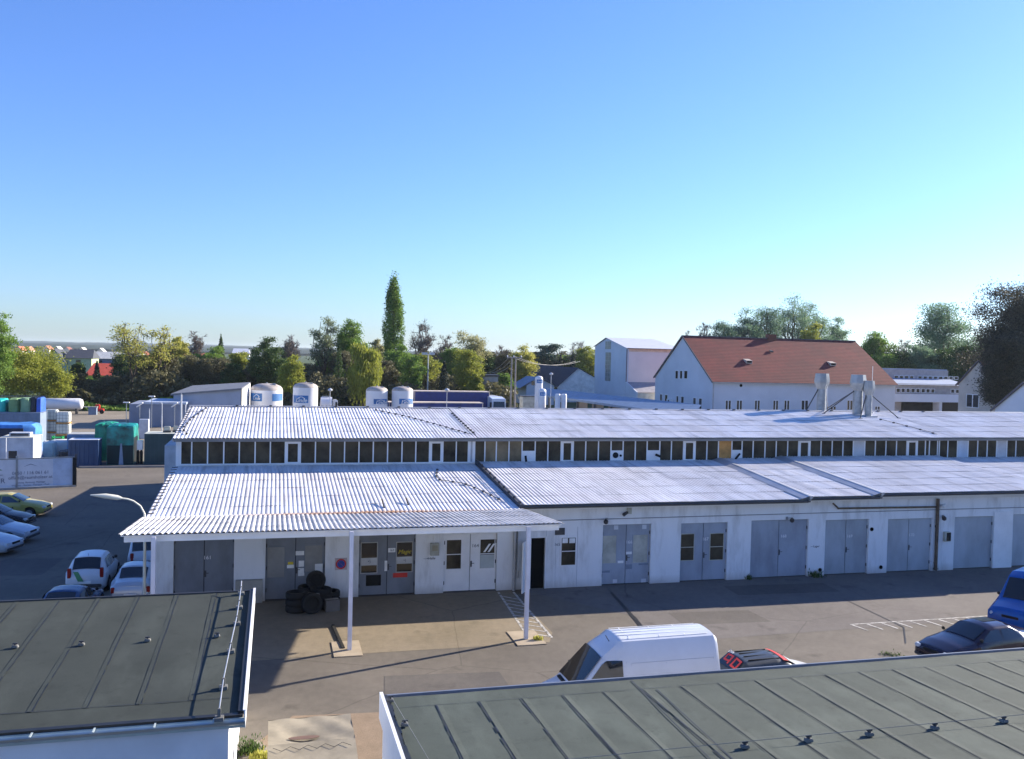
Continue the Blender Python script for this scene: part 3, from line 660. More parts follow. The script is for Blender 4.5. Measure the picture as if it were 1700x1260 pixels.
# conductor wires on roofs
def conductor(pts, label, step=.9, hz=.09, grp=None, m_=dark_metal):
    pts = [Vector(p) for p in pts]; o0 = pts[0].copy()
    e = empty('conductor_cable', tuple(o0), label, 'cable', grp)
    q = MB(); q.tube([p-o0+Vector((0, 0, hz)) for p in pts], .014, 5); q.build('wire', m_, e)
    acc = 0; h_ = MB(); k_ = 0
    for a_, b_ in zip(pts, pts[1:]):
        L = (b_-a_).length; t = (step-acc % step) if acc else 0
        while t < L:
            p = a_+(b_-a_)*(t/L)-o0; h_ = MB(); h_.box(p.x-.05, p.x+.05, p.y-.05, p.y+.05, p.z-.01, p.z+hz+.03); h_.build('holder', m_, e); t += step; k_ += 1
        acc += L
def ur_pt(px_, py_, dz=.03):
    # intersection with upper roof plane
    best = None
    for i in range(400):
        y = 41.8+i*.0192; p = at(px_, py_, Y=y); d_ = abs(p.z-zroof(y)-dz)
        if best is None or d_ < best[0]: best = (d_, p)
    return best[1]
def lr_pt(px_, py_, ze=3.42, dz=.03):
    best = None
    for i in range(400):
        y = 33.5+i*.0215; p = at(px_, py_, Y=y); zz = ze+(y-33.42)/(YT-33.42)*.74; d_ = abs(p.z-zz-dz)
        if best is None or d_ < best[0]: best = (d_, p)
    return best[1]
conductor([ur_pt(624, 681), ur_pt(680, 693), ur_pt(735, 708), ur_pt(783, 722)], 'dark conductor cable slanting across the upper roof towards the roof joint', .5, .03)
conductor([ur_pt(751, 687), ur_pt(765, 700), ur_pt(778, 712), ur_pt(790, 722)], 'row of dark clips down the upper roof joint', .55, .03)
conductor([ur_pt(342, 678), ur_pt(318, 695), ur_pt(303, 712), ur_pt(310, 721)], 'dark cable looping down the left end of the upper roof', .8, .03)
conductor([ur_pt(1462, 697), ur_pt(1490, 704), ur_pt(1513, 710), ur_pt(1540, 717), ur_pt(1556, 722)], 'row of dark clips on the upper roof right of the stacks', 1.0, .04)
conductor([lr_pt(726, 780), lr_pt(724, 790), lr_pt(730, 797), lr_pt(770, 803), lr_pt(800, 815), lr_pt(828, 829)], 'dark cable curving over the lower roof beside the roof step', .7, .02)
conductor([(X1+.02, 34.0, 3.62), (X1+.02, 42.0, 4.36)], 'row of dark clips along the step between the two lower roofs', .85, .05)
q_ = MB()
o0 = empty('ridge_clips', (10, 49.45, 6.45), 'line of small dark clips spaced along the roof ridge', 'clips')
for i in range(26):
    q_ = MB(); x = -2+i*1.72-10; q_.box(x-.07, x+.07, -.1, .02, 0, .05); q_.build('clip', dark_metal, o0)
for (pa_, pb_, lb) in (((634, 834), (638, 843), 'small dark stub on the lower roof above the rust stain'), ((674, 832), (678, 838), 'second smaller dark stub on the lower roof right of the rust stain')):
    a_ = lr_pt(*pa_); b_ = lr_pt(*pb_); q = MB(); q.tube([a_+Vector((0, 0, .12)), b_], .03, 6); o = q.build('roof_stub', rubber, None); tag(o, lb, 'stub')

# ================================================================== FOREGROUND GARAGE ROOFS
def holder(x, y, z, label, grp, m_=None):
    e = empty('conductor_holder', (x, y, z), label, 'holder', grp)
    q = MB(); q.prism([(-.07, 0), (.07, 0), (.055, .055), (-.055, .055)], 'Y', -.055, .055); q.build('block', M('grey concrete block', (.16, .16, .15), .9), e, bevel=.01)
    q = MB(); q.box(-.015, .015, -.025, .025, .055, .085); q.box(-.05, .05, -.010, .010, .075, .10); q.build('clamp', dark_metal, e)
    return e
# left garage
LX, LYn, LYf, LZn, LZf = -.45, 16.85, 24.25, 2.75, 3.1
gl = empty('garage', (-6, 20, 0), 'low garage with dark green grey felt roof at bottom left', 'garage')
ivl = Matrix.Translation((6, -20, 0))
def lp(mb, nm, m_, **kw):
    o = mb.build(nm, m_, gl, **kw); o.matrix_parent_inverse = ivl; return o
def lz(y): return LZn+(y-LYn)/(LYf-LYn)*(LZf-LZn)
q = MB(); nx, ny = 60, 24; k0 = 0; XL = -14
for j in range(ny+1):
    for i in range(nx+1):
        x = XL+(LX-.12-XL)*i/nx; y = LYn+.12+(LYf-LYn-.12)*j/ny; q.v.append((x, y, lz(y)+.003*math.sin(x*3.1+y)+.002*math.sin(y*4.3+x*1.3)))
for j in range(ny):
    for i in range(nx): a = j*(nx+1)+i; q.f.append((a, a+1, a+nx+2, a+nx+1)); q.mi.append(0)
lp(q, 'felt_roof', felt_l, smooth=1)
q = MB(); xs_ = []; x = -1.42
while x > -13: xs_.append(x); x -= .93
q2 = MB()
for x in xs_:
    y0, y1 = LYn+.85, LYf-.02; N_ = 26; w_ = .0
    pts = [(x+.004*math.sin(j*.6+x)+rnd.uniform(-.004, .004), y0+(y1-y0)*j/N_) for j in range(N_+1)]
    for (xa, ya), (xb, yb) in zip(pts, pts[1:]):
        if rnd.random() < .93:
            w_ = rnd.uniform(.008, .022); q.add([(xa-w_/2, ya, lz(ya)+.0125), (xa+w_/2, ya, lz(ya)+.0125), (xb+w_/2, yb, lz(yb)+.0125), (xb-w_/2, yb, lz(yb)+.0125)], [(0, 1, 2, 3)])
    q2.add([(x-.10, y0, lz(y0)+.005), (x-.005, y0, lz(y0)+.010), (x-.005, y1, lz(y1)+.010), (x-.10, y1, lz(y1)+.005)], [(0, 1, 2, 3)])
for i in range(60):
    x = XL+(LX-.3-XL)*i/60; x2 = XL+(LX-.3-XL)*(i+1)/60; y = LYn+.85; w_ = rnd.uniform(.006, .02); q.add([(x, y-w_, lz(y)+.013), (x2, y-w_, lz(y)+.013), (x2, y+.004, lz(y)+.013), (x, y+.004, lz(y)+.013)], [(0, 1, 2, 3)])
lp(q, 'felt_seams', bitumen); lp(q2, 'felt_overlaps', feltmat('felt overlap', (.038, .046, .038), (.055, .064, .054)))
q = MB(); q.box(LX-.13, LX-.03, LYn, LYf, 2.6, 2.61); 
q = MB(); q.prism([(LYn+.1, lz(LYn)-.25), (LYn+.1, lz(LYn)+.07), (LYf+.05, LZf+.07), (LYf+.05, LZf-.25)], 'X', LX-.03, LX); q.prism([(LYn+.1, lz(LYn)+.071), (LYf+.05, LZf+.071), (LYf+.05, LZf+.085), (LYn+.1, lz(LYn)+.085)], 'X', LX-.05, LX+.01); lp(q, 'verge_board', trim)
q = MB(); q.prism([(LYn+.12, lz(LYn)+.0), (LYn+.12, lz(LYn)+.065), (LYf+.04, LZf+.065), (LYf+.04, LZf)], 'X', LX-.14, LX-.03); lp(q, 'verge_upstand', bitumen)
q = MB(); q.box(XL, LX-.03, LYf+.001, LYf+.05, LZf-.2, LZf+.035); lp(q, 'rear_fascia', dark_metal)
q = MB(); q.box(XL, LX-.05, LYn+.02, LYn+.14, lz(LYn)-.02, lz(LYn)+.028); lp(q, 'eave_strip', bitumen)
q = MB(); n_ = 8; pts = [(-.08*math.cos(math.pi*j/n_), -.08*math.sin(math.pi*j/n_)) for j in range(n_+1)]
for s_ in (1, .93): q.add([(x, LYn-.09+p[0]*s_, LZn-.03+p[1]*s_) for x in (XL, LX-.02) for p in pts], [(j, j+1, j+n_+2, j+n_+1) for j in range(n_)])
q.box(LX-.02, LX+.0, LYn-.18, LYn+.0, LZn-.13, LZn-.01)
lp(q, 'gutter', M('galvanised gutter', (.42, .46, .45), .35, .6, var=.12), smooth=.7)
q = MB()
for i in range(14): x = LX-.55-i*1.0; q.bar((x, LYn+.05, LZn+.0), (x, LYn-.17, LZn-.01), .03, .012)
q.box(XL, LX-.01, LYn-.005, LYn+.02, LZn-.20, LZn-.02); lp(q, 'gutter_bracket', M('pale green trim', (.40, .46, .44), .5))
q = MB(); q.box(XL, LX-.30, LYn+.15, LYn+.35, 0, LZn-.06); q.box(LX-.5, LX-.30, LYn+.35, LYf-.2, 0, 2.7); q.box(XL, LX-.5, LYf-.4, LYf-.2, 0, 2.85); lp(q, 'garage_wall', white_wall)
for i, (px_, py_) in enumerate(((25, 1075), (135, 1071), (245, 1064), (360, 1057))):
    p = at(px_, py_, Z=2.96); o = holder(p.x, p.y, lz(p.y)+.01, ['dark conductor holder nearest the left edge of the picture on the left garage roof', 'second conductor holder from the left on the left garage roof', 'third conductor holder from the left, mid roof of the left garage', 'conductor holder just left of the long wire on the left garage roof'][i], 'holders in a row across the left garage roof')
P_ = [at(a, b, Z=3.0) for a, b in ((400, 993), (397, 1013), (393, 1036), (383, 1076), (371, 1128), (364, 1173))]
e = empty('lightning_conductor', (P_[0].x, P_[0].y, lz(P_[0].y)), 'long pale conductor wire on raised posts along the right edge of the left garage roof', 'conductor')
o0 = e.location.copy(); q = MB(); hh = .20
q.tube([Vector((P_[0].x, P_[0].y+.25, lz(P_[0].y)+.30))-o0] + [Vector((p.x, p.y, lz(p.y)+hh))-o0 for p in P_] + [Vector((P_[-1].x, LYn-.02, LZn+.02))-o0], .012, 6); q.build('wire', M('aluminium wire', (.6, .62, .64), .35, .7), e)
for p in P_:
    q = MB(); c0 = Vector((p.x, p.y, lz(p.y)))-o0; q.box(c0.x-.08, c0.x+.08, c0.y-.08, c0.y+.08, c0.z+.0, c0.z+.07); q.box(c0.x-.03, c0.x+.03, c0.y-.03, c0.y+.03, c0.z+.07, c0.z+hh+.02); q.build('post', M('grey concrete block', (.16, .16, .15), .9), e, bevel=.006)

# right garage
RX, RYf = 2.0, 16.62
def rz_(y): return 3.0+(RYf-y)*.034
gr = empty('garage', (12, 13, 0), 'low garage with pale green grey felt roof at bottom right', 'garage')
ivr = Matrix.Translation((-12, -13, 0))
def rp(mb, nm, m_, **kw):
    o = mb.build(nm, m_, gr, **kw); o.matrix_parent_inverse = ivr; return o
q = MB(); XR = 25; YN = 8.5; nx, ny = 90, 28
for j in range(ny+1):
    for i in range(nx+1):
        x = RX+.14+(XR-RX-.14)*i/nx; y = YN+(RYf-.05-YN)*j/ny; q.v.append((x, y, rz_(y)+.003*math.sin(x*4.1+y)+.002*math.sin(y*3.3+x*1.9)))
for j in range(ny):
    for i in range(nx): a = j*(nx+1)+i; q.f.append((a, a+1, a+nx+2, a+nx+1)); q.mi.append(0)
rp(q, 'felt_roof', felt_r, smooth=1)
q = MB(); q2 = MB(); x = 2.93; i_ = 0
while x < 24:
    y0, y1 = YN, RYf-.62; N_ = 30; wb = .030 if i_ in (0, 1, 2, 3, 5) else .013
    sl_ = .0
    pts = [(x+.006*math.sin(j*.5+x*2)+rnd.uniform(-.004, .004), y0+(y1-y0)*j/N_) for j in range(N_+1)]
    for (xa, ya), (xb, yb) in zip(pts, pts[1:]):
        if rnd.random() < .9:
            w_ = wb*rnd.uniform(.5, 1.1); q.add([(xa-w_/2, ya, rz_(ya)+.0125), (xa+w_/2, ya, rz_(ya)+.0125), (xb+w_/2, yb, rz_(yb)+.0125), (xb-w_/2, yb, rz_(yb)+.0125)], [(0, 1, 2, 3)])
    q2.add([(x+.02, y0, rz_(y0)+.010), (x+.12, y0, rz_(y0)+.006), (x+.12, y1, rz_(y1)+.006), (x+.02, y1, rz_(y1)+.010)], [(0, 1, 2, 3)])
    x += .815; i_ += 1
yy = RYf-.62
for i in range(80):
    x = RX+.2+i*.28; w_ = rnd.uniform(.003, .011); q.add([(x, yy-w_, rz_(yy)+.012), (x+.28, yy-w_, rz_(yy)+.012), (x+.28, yy+.003, rz_(yy)+.012), (x, yy+.003, rz_(yy)+.012)], [(0, 1, 2, 3)])
for (a_, b_) in (((7.0, 16.5), (6.55, 9.0)), ((7.28, 15.9), (6.95, 9.0))):
    N_ = 30
    for j in range(N_):
        t0, t1 = j/N_, (j+1)/N_; xa, ya = a_[0]+(b_[0]-a_[0])*t0, a_[1]+(b_[1]-a_[1])*t0; xb, yb = a_[0]+(b_[0]-a_[0])*t1, a_[1]+(b_[1]-a_[1])*t1; w_ = .012
        q.add([(xa-w_, ya, rz_(ya)+.014), (xa+w_, ya, rz_(ya)+.014), (xb+w_, yb, rz_(yb)+.014), (xb-w_, yb, rz_(yb)+.014)], [(0, 1, 2, 3)])
rp(q, 'felt_seams', bitumen); rp(q2, 'felt_overlaps', feltmat('pale felt overlap', (.057, .069, .057), (.082, .096, .080)))
q = MB(); q.prism([(YN, rz_(YN)-.4), (YN, rz_(YN)+.10), (RYf+.02, rz_(RYf)+.10), (RYf+.02, rz_(RYf)-.4)], 'X', RX-.03, RX+.03); q.prism([(YN, 0), (YN, 2.8), (RYf-.1, 2.8), (RYf-.1, 0)], 'X', RX+.031, RX+.2); rp(q, 'verge_wall', trim)
q = MB()
for j in range(30):
    ya, yb = YN+(RYf-YN)*j/30, YN+(RYf-YN)*(j+1)/30; w0 = .12+.02*math.sin(j*1.7)
    q.prism([(ya, rz_(ya)+.0), (ya, rz_(ya)+.05), (yb, rz_(yb)+.05), (yb, rz_(yb))], 'X', RX+.031, RX+w0)
rp(q, 'verge_upstand', bitumen)
q = MB(); q.box(RX+.031, XR, RYf, RYf+.045, 2.8, 3.035); rp(q, 'rear_fascia', M('blue grey fascia', (.16, .18, .22), .5))
q = MB(); q.box(RX+.2, XR, RYf-.3, RYf-.1, 0, 2.85); rp(q, 'garage_wall', white_wall)
LB = ['first conductor holder at the bottom centre of the right garage roof', 'second conductor holder along the right garage roof', 'middle conductor holder of the row on the right garage roof', 'fourth conductor holder along the right garage roof', 'conductor holder nearest the right edge of the picture']
for i, (px_, py_) in enumerate(((1245, 1250), (1354, 1241), (1455, 1230), (1565, 1219), (1680, 1207))):
    p = at(px_, py_, Z=3.12); holder(p.x, 12.98, rz_(12.98)+.01, LB[i], 'holders in a row along the right garage roof')
for i, (px_, py_) in enumerate(((648, 1160), (672, 1204))):
    p = at(px_, py_, Z=3.08); holder(p.x, p.y, rz_(p.y)+.02, ['conductor holder at the far left corner of the right garage roof', 'conductor holder near the left verge of the right garage roof'][i], 'holders by the left verge of the right garage roof')
q = MB(); q.tube([(2.3, 12.98, rz_(12.98)+.10), (7, 12.98, rz_(12.98)+.115), (24, 12.98, rz_(12.98)+.11)], .005, 5); o = q.build('conductor_wire', M('dull wire', (.16, .17, .17), .7)); tag(o, 'thin wire laid through the holders along the right garage roof', 'wire')
q = MB(); q.tube([(2.15, 16.4, rz_(16.4)+.10), (2.24, 15.17, rz_(15.17)+.11), (2.42, 12.9, rz_(12.9)+.1), (2.5, 10, rz_(10)+.1)], .005, 5); o = q.build('conductor_wire', M('dull wire', (.16, .17, .17), .7)); tag(o, 'thin wire running beside the left verge of the right garage roof', 'wire')

# container / tank cover with tarpaulin in the gap
cx0, cx1 = at(445, 1215, Z=1.3).x, at(583, 1200, Z=1.3).x; cy = 19.9
e = empty('covered_skip', ((cx0+cx1)/2, 19.0, 0), 'beige tarpaulin covered container between the two garages', 'container'); wv = (cx1-cx0)/2
q = MB(); q.box(-wv+.02, wv-.02, -1.6, .85, .1, 1.22); q.box(-wv+.15, wv-.15, -1.5, .75, 0, .1); q.build('body', M('grey green tarpaulin', (.30, .32, .28), .8, var=.12, scale=2), e, bevel=.03)
q = MB(); nx, ny = 24, 10
for j in range(ny+1):
    for i in range(nx+1):
        x = -wv+2*wv*i/nx; y = -.35+1.25*j/ny; u_, v2 = (i/nx-.42)*2, (j/ny-.3)*2
        q.v.append((x, y, 1.40-.12*math.exp(-(u_*u_*2.2+v2*v2*2.5))+.012*math.sin(x*9+y*7)))
for j in range(ny):
    for i in range(nx): a = j*(nx+1)+i; q.f.append((a, a+1, a+nx+2, a+nx+1)); q.mi.append(0)
k0 = len(q.v); q.add([(-wv, .9, 1.40), (wv, .9, 1.40), (wv, .93, 1.1), (-wv, .93, 1.1)], [(0, 1, 2, 3)]); q.add([(wv, -.35, 1.40), (wv, .9, 1.40), (wv+.02, .9, 1.1), (wv+.02, -.35, 1.1)], [(0, 1, 2, 3)])
q.add([(-wv, -1.6, 1.2), (wv, -1.6, 1.2), (wv, -.36, 1.395), (-wv, -.36, 1.395)], [(0, 1, 2, 3)])
q.build('tarpaulin', M('beige tarpaulin', (.27, .235, .17), .75, var=.2, scale=1.6), e, smooth=.9)
q = MB(); q.prism([(-.15+.32*math.cos(t)*(1+.05*math.sin(3*t)), -.02+.085*math.sin(t)) for t in [2*math.pi*j/24 for j in range(24)]], 'Z', 1.345, 1.352); q.build('puddle', M('brown puddle', (.17, .10, .055), .35), e)
q = MB(); pts = [(-wv+.1+i*(2*wv-.2)/9, -.52-(.14 if i % 2 else 0), 1.40-(.02 if i % 2 else 0)) for i in range(10)]; q.tube(pts, .005, 5); q.build('lacing_cord', rubber, e)
# junk right of it
e = empty('trailer_drawbar', (2.55-.5, 17.4, 0), 'rusty metal drawbar with bent fittings lying on the gravel', 'drawbar')
q = MB(); q.bar((-.35, 0, .25), (.75, 0, .25), .10); q.bar((0, -.4, .22), (0, .3, .22), .05); q.build('beam', M('rusty black steel', (.06, .045, .035), .8), e)
q = MB(); q.tube([(.2, -.05, .32), (.35, .15, .38), (.55, .05, .36), (.75, .15, .4)], .025, 6); q.tube([(.25, .1, .32), (.6, -.08, .34), (.8, 0, .36)], .02, 6); q.build('hose', grey_metal, e)
q = MB(); q.tube([(-.0, .12, .25), (-.0, .12, 0)], .03, 6); q.build('leg', dark_metal, e)

# ================================================================== VEHICLES
def interp(xs, ys, x): return float(np.interp(x, xs, ys))
def vehicle(name, label, cat, loc, rz, st, paint, wheels, wr=.31, group=None, glass=None, ws=None, rw=None, sides=(), extras=None, sub=28, crown=.05, tumble=.0, roofin=.10, scl=.88):
    """st: stations (x, zbot, zbelt, ztop, wbelt, wtop), nose at +x"""
    e = empty(name, loc, label, cat, group, rz); e.scale = (scl, scl, scl)
    A = np.array(sorted(st)); xs = A[:, 0]
    xi = np.unique(np.round(np.concatenate([xs, np.linspace(xs[0], xs[-1], sub)]), 3))
    S_ = [np.interp(xi, xs, A[:, k]) for k in range(6)]
    def ring(i):
        x = xi[i]; zb, zl, zt, wl, wt = [S_[k][i] for k in range(1, 6)]
        c = crown; ri = min(roofin, (zt-zl)*.5)
        return [(x, 0, zb), (x, wl*.86, zb), (x, wl*.97, zb+.10), (x, wl, zb+(zl-zb)*.45), (x, wl*.985, zl), (x, (wl*.985*.15+wt*.85), zl+(zt-zl)*.80 if zt-zl > .25 else zl+(zt-zl)*.5), (x, wt-ri*.4, zt-ri*.25), (x, wt-ri*1.3, zt), (x, wt*.5, zt+c*.75), (x, 0, zt+c)]
    q = MB(); n_ = 10; rings = [ring(i) for i in range(len(xi))]
    full = [r_ + [(p[0], -p[1], p[2]) for p in r_[-2:0:-1]] for r_ in rings]; m_ = len(full[0])
    for r_ in full: q.v += r_
    for i in range(len(full)-1):
        for j in range(m_): q.f.append((i*m_+j, i*m_+(j+1) % m_, (i+1)*m_+(j+1) % m_, (i+1)*m_+j)); q.mi.append(0)
    q.f.append(tuple(range(m_))); q.f.append(tuple((len(full)-1)*m_+j for j in range(m_))[::-1]); q.mi += [0, 0]
    q.build('body', paint, e, smooth=.75)
    def ztop(x, y):
        i_zt = interp(xi, S_[3], x); wt = interp(xi, S_[5], x); t = min(1, abs(y)/max(wt, .01))
        return i_zt + crown*(1-t**2)
    def side_y(x, z):
        zl, zt, wl, wt = [interp(xi, S_[k], x) for k in (2, 3, 4, 5)]
        if z <= zl: return wl
        t = (z-zl)/max(zt-zl, .01); return wl*.985 + ((wl*.985*.15+wt*.85)-wl*.985)*min(1, t/.8)
    G = glass or glass_car
    def toppatch(nm, x0, x1, f0=.86, f1=.80, m_=None):
        p = MB(); nx, ny = 8, 8
        slope = math.atan2(interp(xi, S_[3], x0)-interp(xi, S_[3], x1), x1-x0); off = .018
        for i in range(nx+1):
            x = x0+(x1-x0)*i/nx; wt = interp(xi, S_[5], x)*(f0+(f1-f0)*i/nx)
            for j in range(ny+1):
                y = wt*(2*j/ny-1); p.v.append((x+off*math.sin(slope), y, ztop(x, y)+off*math.cos(slope)))
        for i in range(nx):
            for j in range(ny): a = i*(ny+1)+j; p.f.append((a, a+1, a+ny+2, a+ny+1)); p.mi.append(0)
        return p.build(nm, m_ or G, e, smooth=1)
    if ws: toppatch('windshield', *ws)
    if rw: toppatch('rear_window', *rw)
    for nm, poly in sides:
        for s_ in (1, -1):
            # refine polygon edges so it follows the side
            P2 = []
            for a_, b_ in zip(poly, poly[1:]+poly[:1]):
                for t in (0, .5): P2.append((a_[0]+(b_[0]-a_[0])*t, a_[1]+(b_[1]-a_[1])*t))
            cxm = sum(p[0] for p in P2)/len(P2); czm = sum(p[1] for p in P2)/len(P2)
            p = MB(); vs = [(x, s_*(side_y(x, z)+.012), z) for x, z in P2] + [(cxm, s_*(side_y(cxm, czm)+.014), czm)]
            p.add(vs, [(i, (i+1) % len(P2), len(P2)) for i in range(len(P2))]); p.build(nm, G if 'window' in nm else dark_metal, e, smooth=1)
    for x in wheels:
        for s_ in (1, -1):
            yw = interp(xi, S_[4], x); t_ = MB(); t_.lathe([(wr*.6, -.10), (wr*.93, -.10), (wr, -.06), (wr, .06), (wr*.93, .10), (wr*.6, .10)], (0, 0, 0), 22, 'Y')
            o = t_.build('wheel', rubber, e, smooth=.7); o.location = (x, s_*(yw-.085), wr)
            r2 = MB(); r2.lathe([(wr*.58, .0), (wr*.62, .03), (wr*.5, .035), (wr*.15, .02), (wr*.12, .03)], (0, 0, 0), 16, 'Y')
            o2 = r2.build('rim', grey_metal, o, smooth=.5); o2.location = (0, s_*.085 if s_ > 0 else -.085-.0, 0); o2.scale = (1, s_, 1)
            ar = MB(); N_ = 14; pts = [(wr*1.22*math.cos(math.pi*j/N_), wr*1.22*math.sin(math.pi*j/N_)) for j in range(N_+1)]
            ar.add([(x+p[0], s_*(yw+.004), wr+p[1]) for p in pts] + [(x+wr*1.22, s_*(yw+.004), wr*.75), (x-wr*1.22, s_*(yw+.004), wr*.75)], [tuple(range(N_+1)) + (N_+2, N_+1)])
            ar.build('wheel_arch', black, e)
    if extras: extras(e, side_y, ztop, xs)
    return e
def lights(front=True, rear=True, plate_=True, zf=.62, zr=.72, hw=.58, mirror=(.75, 1.0), grille=True, tall=.0):
    def fn(e, sy, zt, xs):
        x1, x0 = xs[-1], xs[0]
        for s_ in (1, -1):
            if front:
                q = MB(); q.box(x1-.22, x1-.02, s_*(hw-.12) if s_ > 0 else -(hw+.14), s_*(hw+.14) if s_ > 0 else -(hw-.12), zf-.07, zf+.08); q.build('headlight', M('headlight glass', (.55, .58, .6), .15, spec=.9), e, bevel=.03)
            if rear:
                a_, b_ = sorted((s_*(hw+.02), s_*(hw+.17))); q = MB(); q.box(x0-.012, x0+.1, a_, b_, zr-.10, zr+.14+tall); q.build('tail_light', M('tail light red', (.30, .015, .012), .25), e, bevel=.02)
            if mirror:
                y = sy(mirror[0], mirror[1]); a_, b_ = sorted((s_*(y-.01), s_*(y+.13))); q = MB(); q.box(mirror[0]-.03, mirror[0]+.05, a_, b_, mirror[1]-.02, mirror[1]+.1); q.build('mirror', rubber, e, bevel=.03)
        if grille:
            q = MB(); q.box(x1-.03, x1+.012, -.32, .32, zf-.06, zf+.05); q.build('grille', rubber, e, bevel=.01)
        q = MB(); q.box(x1-.08, x1+.03, -hw-.1, hw+.1, .30, .42); q.build('bumper', dark_metal, e, bevel=.03)
        q = MB(); q.box(x0-.05, x0+.06, -hw-.1, hw+.1, .32, .46); q.build('bumper', dark_metal, e, bevel=.03)
        if plate_:
            q = MB(); q.box(x0-.06, x0-.045, -.24, .24, .5, .61); q.build('number_plate', paper, e)
    return fn
def sedan_st(L=4.6, w_=.87, h_=1.42):
    k_ = L/4.6
    return [(2.3*k_, .35, .50, .58, w_*.72, w_*.62), (2.18*k_, .24, .58, .70, w_*.90, w_*.80), (1.7*k_, .20, .72, .84, w_*.98, w_*.86), (.95*k_, .18, .84, .97, w_, w_*.86), (.2*k_, .18, .87, h_-.08, w_, w_*.70), (-.1*k_, .18, .88, h_-.02, w_, w_*.68), (-.9*k_, .18, .90, h_-.04, w_, w_*.68), (-1.6*k_, .2, .93, 1.06, w_*.98, w_*.76), (-2.15*k_, .26, .86, 1.0, w_*.92, w_*.78), (-2.3*k_, .38, .7, .86, w_*.82, w_*.70)]
def hatch_st(L=3.8, w_=.83, h_=1.48):
    k_ = L/3.8
    return [(1.9*k_, .34, .5, .60, w_*.72, w_*.6), (1.78*k_, .24, .62, .74, w_*.92, w_*.8), (1.2*k_, .2, .78, .92, w_, w_*.84), (.85*k_, .18, .86, 1.0, w_, w_*.84), (.15*k_, .18, .90, h_-.06, w_, w_*.70), (-.2*k_, .18, .9, h_, w_, w_*.68), (-1.3*k_, .18, .93, h_-.04, w_, w_*.68), (-1.72*k_, .2, .93, 1.02, w_*.97, w_*.78), (-1.86*k_, .3, .8, .86, w_*.92, w_*.78), (-1.9*k_, .38, .7, .76, w_*.85, w_*.7)]
car_sides = [('side_window', [(.75, .95), (.15, 1.30), (-.28, 1.32), (-.28, .95)]), ('side_window', [(-.36, .95), (-.36, 1.32), (-.95, 1.30), (-1.35, 1.0)])]
def paint(name, c, metal=.0, rough=.25): return M(name, c, rough, metal, var=.05, scale=1, coat=.3, spec=.35)
sil = paint('silver blue car paint', (.46, .50, .55), .25)
whitep = paint('white car paint', (.62, .64, .67)); 
# left side row
vehicle('parked_car', 'lime yellow car parked at the left edge in front of the banner', 'car', (-14.0, 54.2, 0), R(-6), sedan_st(4.4), paint('lime yellow paint', (.44, .37, .10)), (1.35, -1.35), sides=car_sides, ws=(.22, .9), rw=(-1.58, -.92), glass=glass_blue, extras=lights(), group='cars parked along the left road')
vehicle('parked_car', 'black car parked between the lime yellow car and the silver ones', 'car', (-13.95, 50.6, 0), R(-8), sedan_st(4.3), paint('black car paint', (.012, .012, .016)), (1.3, -1.3), sides=car_sides, ws=(.22, .9), rw=(-1.58, -.92), extras=lights(), group='cars parked along the left road')
vehicle('parked_car', 'silver blue car with long bonnet, farther of the two silver ones at left', 'car', (-13.05, 47.3, 0), R(-14), sedan_st(4.5), sil, (1.38, -1.38), sides=car_sides, ws=(.22, .9), rw=(-1.58, -.92), glass=glass_blue, extras=lights(), group='cars parked along the left road')
vehicle('parked_car', 'silver blue car cut by the left picture edge, nearer of the two', 'car', (-13.05, 44.8, 0), R(-18), sedan_st(4.4), sil, (1.35, -1.35), sides=car_sides, ws=(.22, .9), rw=(-1.58, -.92), glass=glass_blue, extras=lights(), group='cars parked along the left road')
# rear views by the left end of the canopy
def hatch_extra(e, sy, zt, xs):
    lights(front=True, hw=.55, zr=.82, tall=.2, mirror=(.8, 1.02))(e, sy, zt, xs)
    q = MB(); q.add([(-1.79, .50, 1.0), (-1.80, .30, 1.0), (-1.92, .05, .60), (-1.92, .28, .60)], [(0, 1, 2, 3)]); q.build('green_stripe', M('green film', (.06, .25, .08), .4), e)
    q = MB(); q.tube([(-1.1, 0, 1.50), (-1.3, 0, 1.68)], .008, 5); q.build('antenna', rubber, e)
vehicle('parked_car', 'small white hatchback with a green stripe on its tailgate, seen from behind', 'car', (-6.9, 38.2, 0), R(90), hatch_st(3.7, .85, 1.55), whitep, (1.2, -1.2), sides=[('side_window', [(.75, .98), (.2, 1.36), (-.3, 1.4), (-.3, .98)]), ('side_window', [(-.38, .98), (-.38, 1.4), (-1.0, 1.38), (-1.35, 1.05)])], ws=(.18, .82), rw=(-1.66, -1.30, .84, .90), extras=hatch_extra, group='cars parked beside the left end of the workshop')
vehicle('parked_car', 'silver saloon parked tight against the white canopy post, seen from behind', 'car', (-5.0, 36.4, 0), R(90), sedan_st(4.4, .86, 1.44), sil, (1.35, -1.35), sides=car_sides, ws=(.22, .9), rw=(-1.56, -.95, .8, .9), extras=lights(), group='cars parked beside the left end of the workshop')
vehicle('parked_van', 'white van behind the canopy post, only its dark rear window showing', 'van', (-5.0, 40.7, 0), R(90), [(2.1, .35, .6, .8, .7, .6), (1.95, .25, .8, .95, .86, .8), (1.3, .2, 1.0, 1.2, .9, .8), (.7, .2, 1.05, 1.8, .9, .74), (0, .2, 1.05, 1.9, .9, .74), (-1.7, .2, 1.05, 1.86, .9, .74), (-2.02, .22, 1.0, 1.12, .88, .80), (-2.08, .4, .8, .9, .86, .78)], whitep, (1.35, -1.35), ws=(.75, 1.28), rw=(-1.98, -1.72, .86, .92), extras=lights(tall=.3, mirror=(1.0, 1.15)), group='cars parked beside the left end of the workshop')
pp = at(120, 985, Z=1.2)
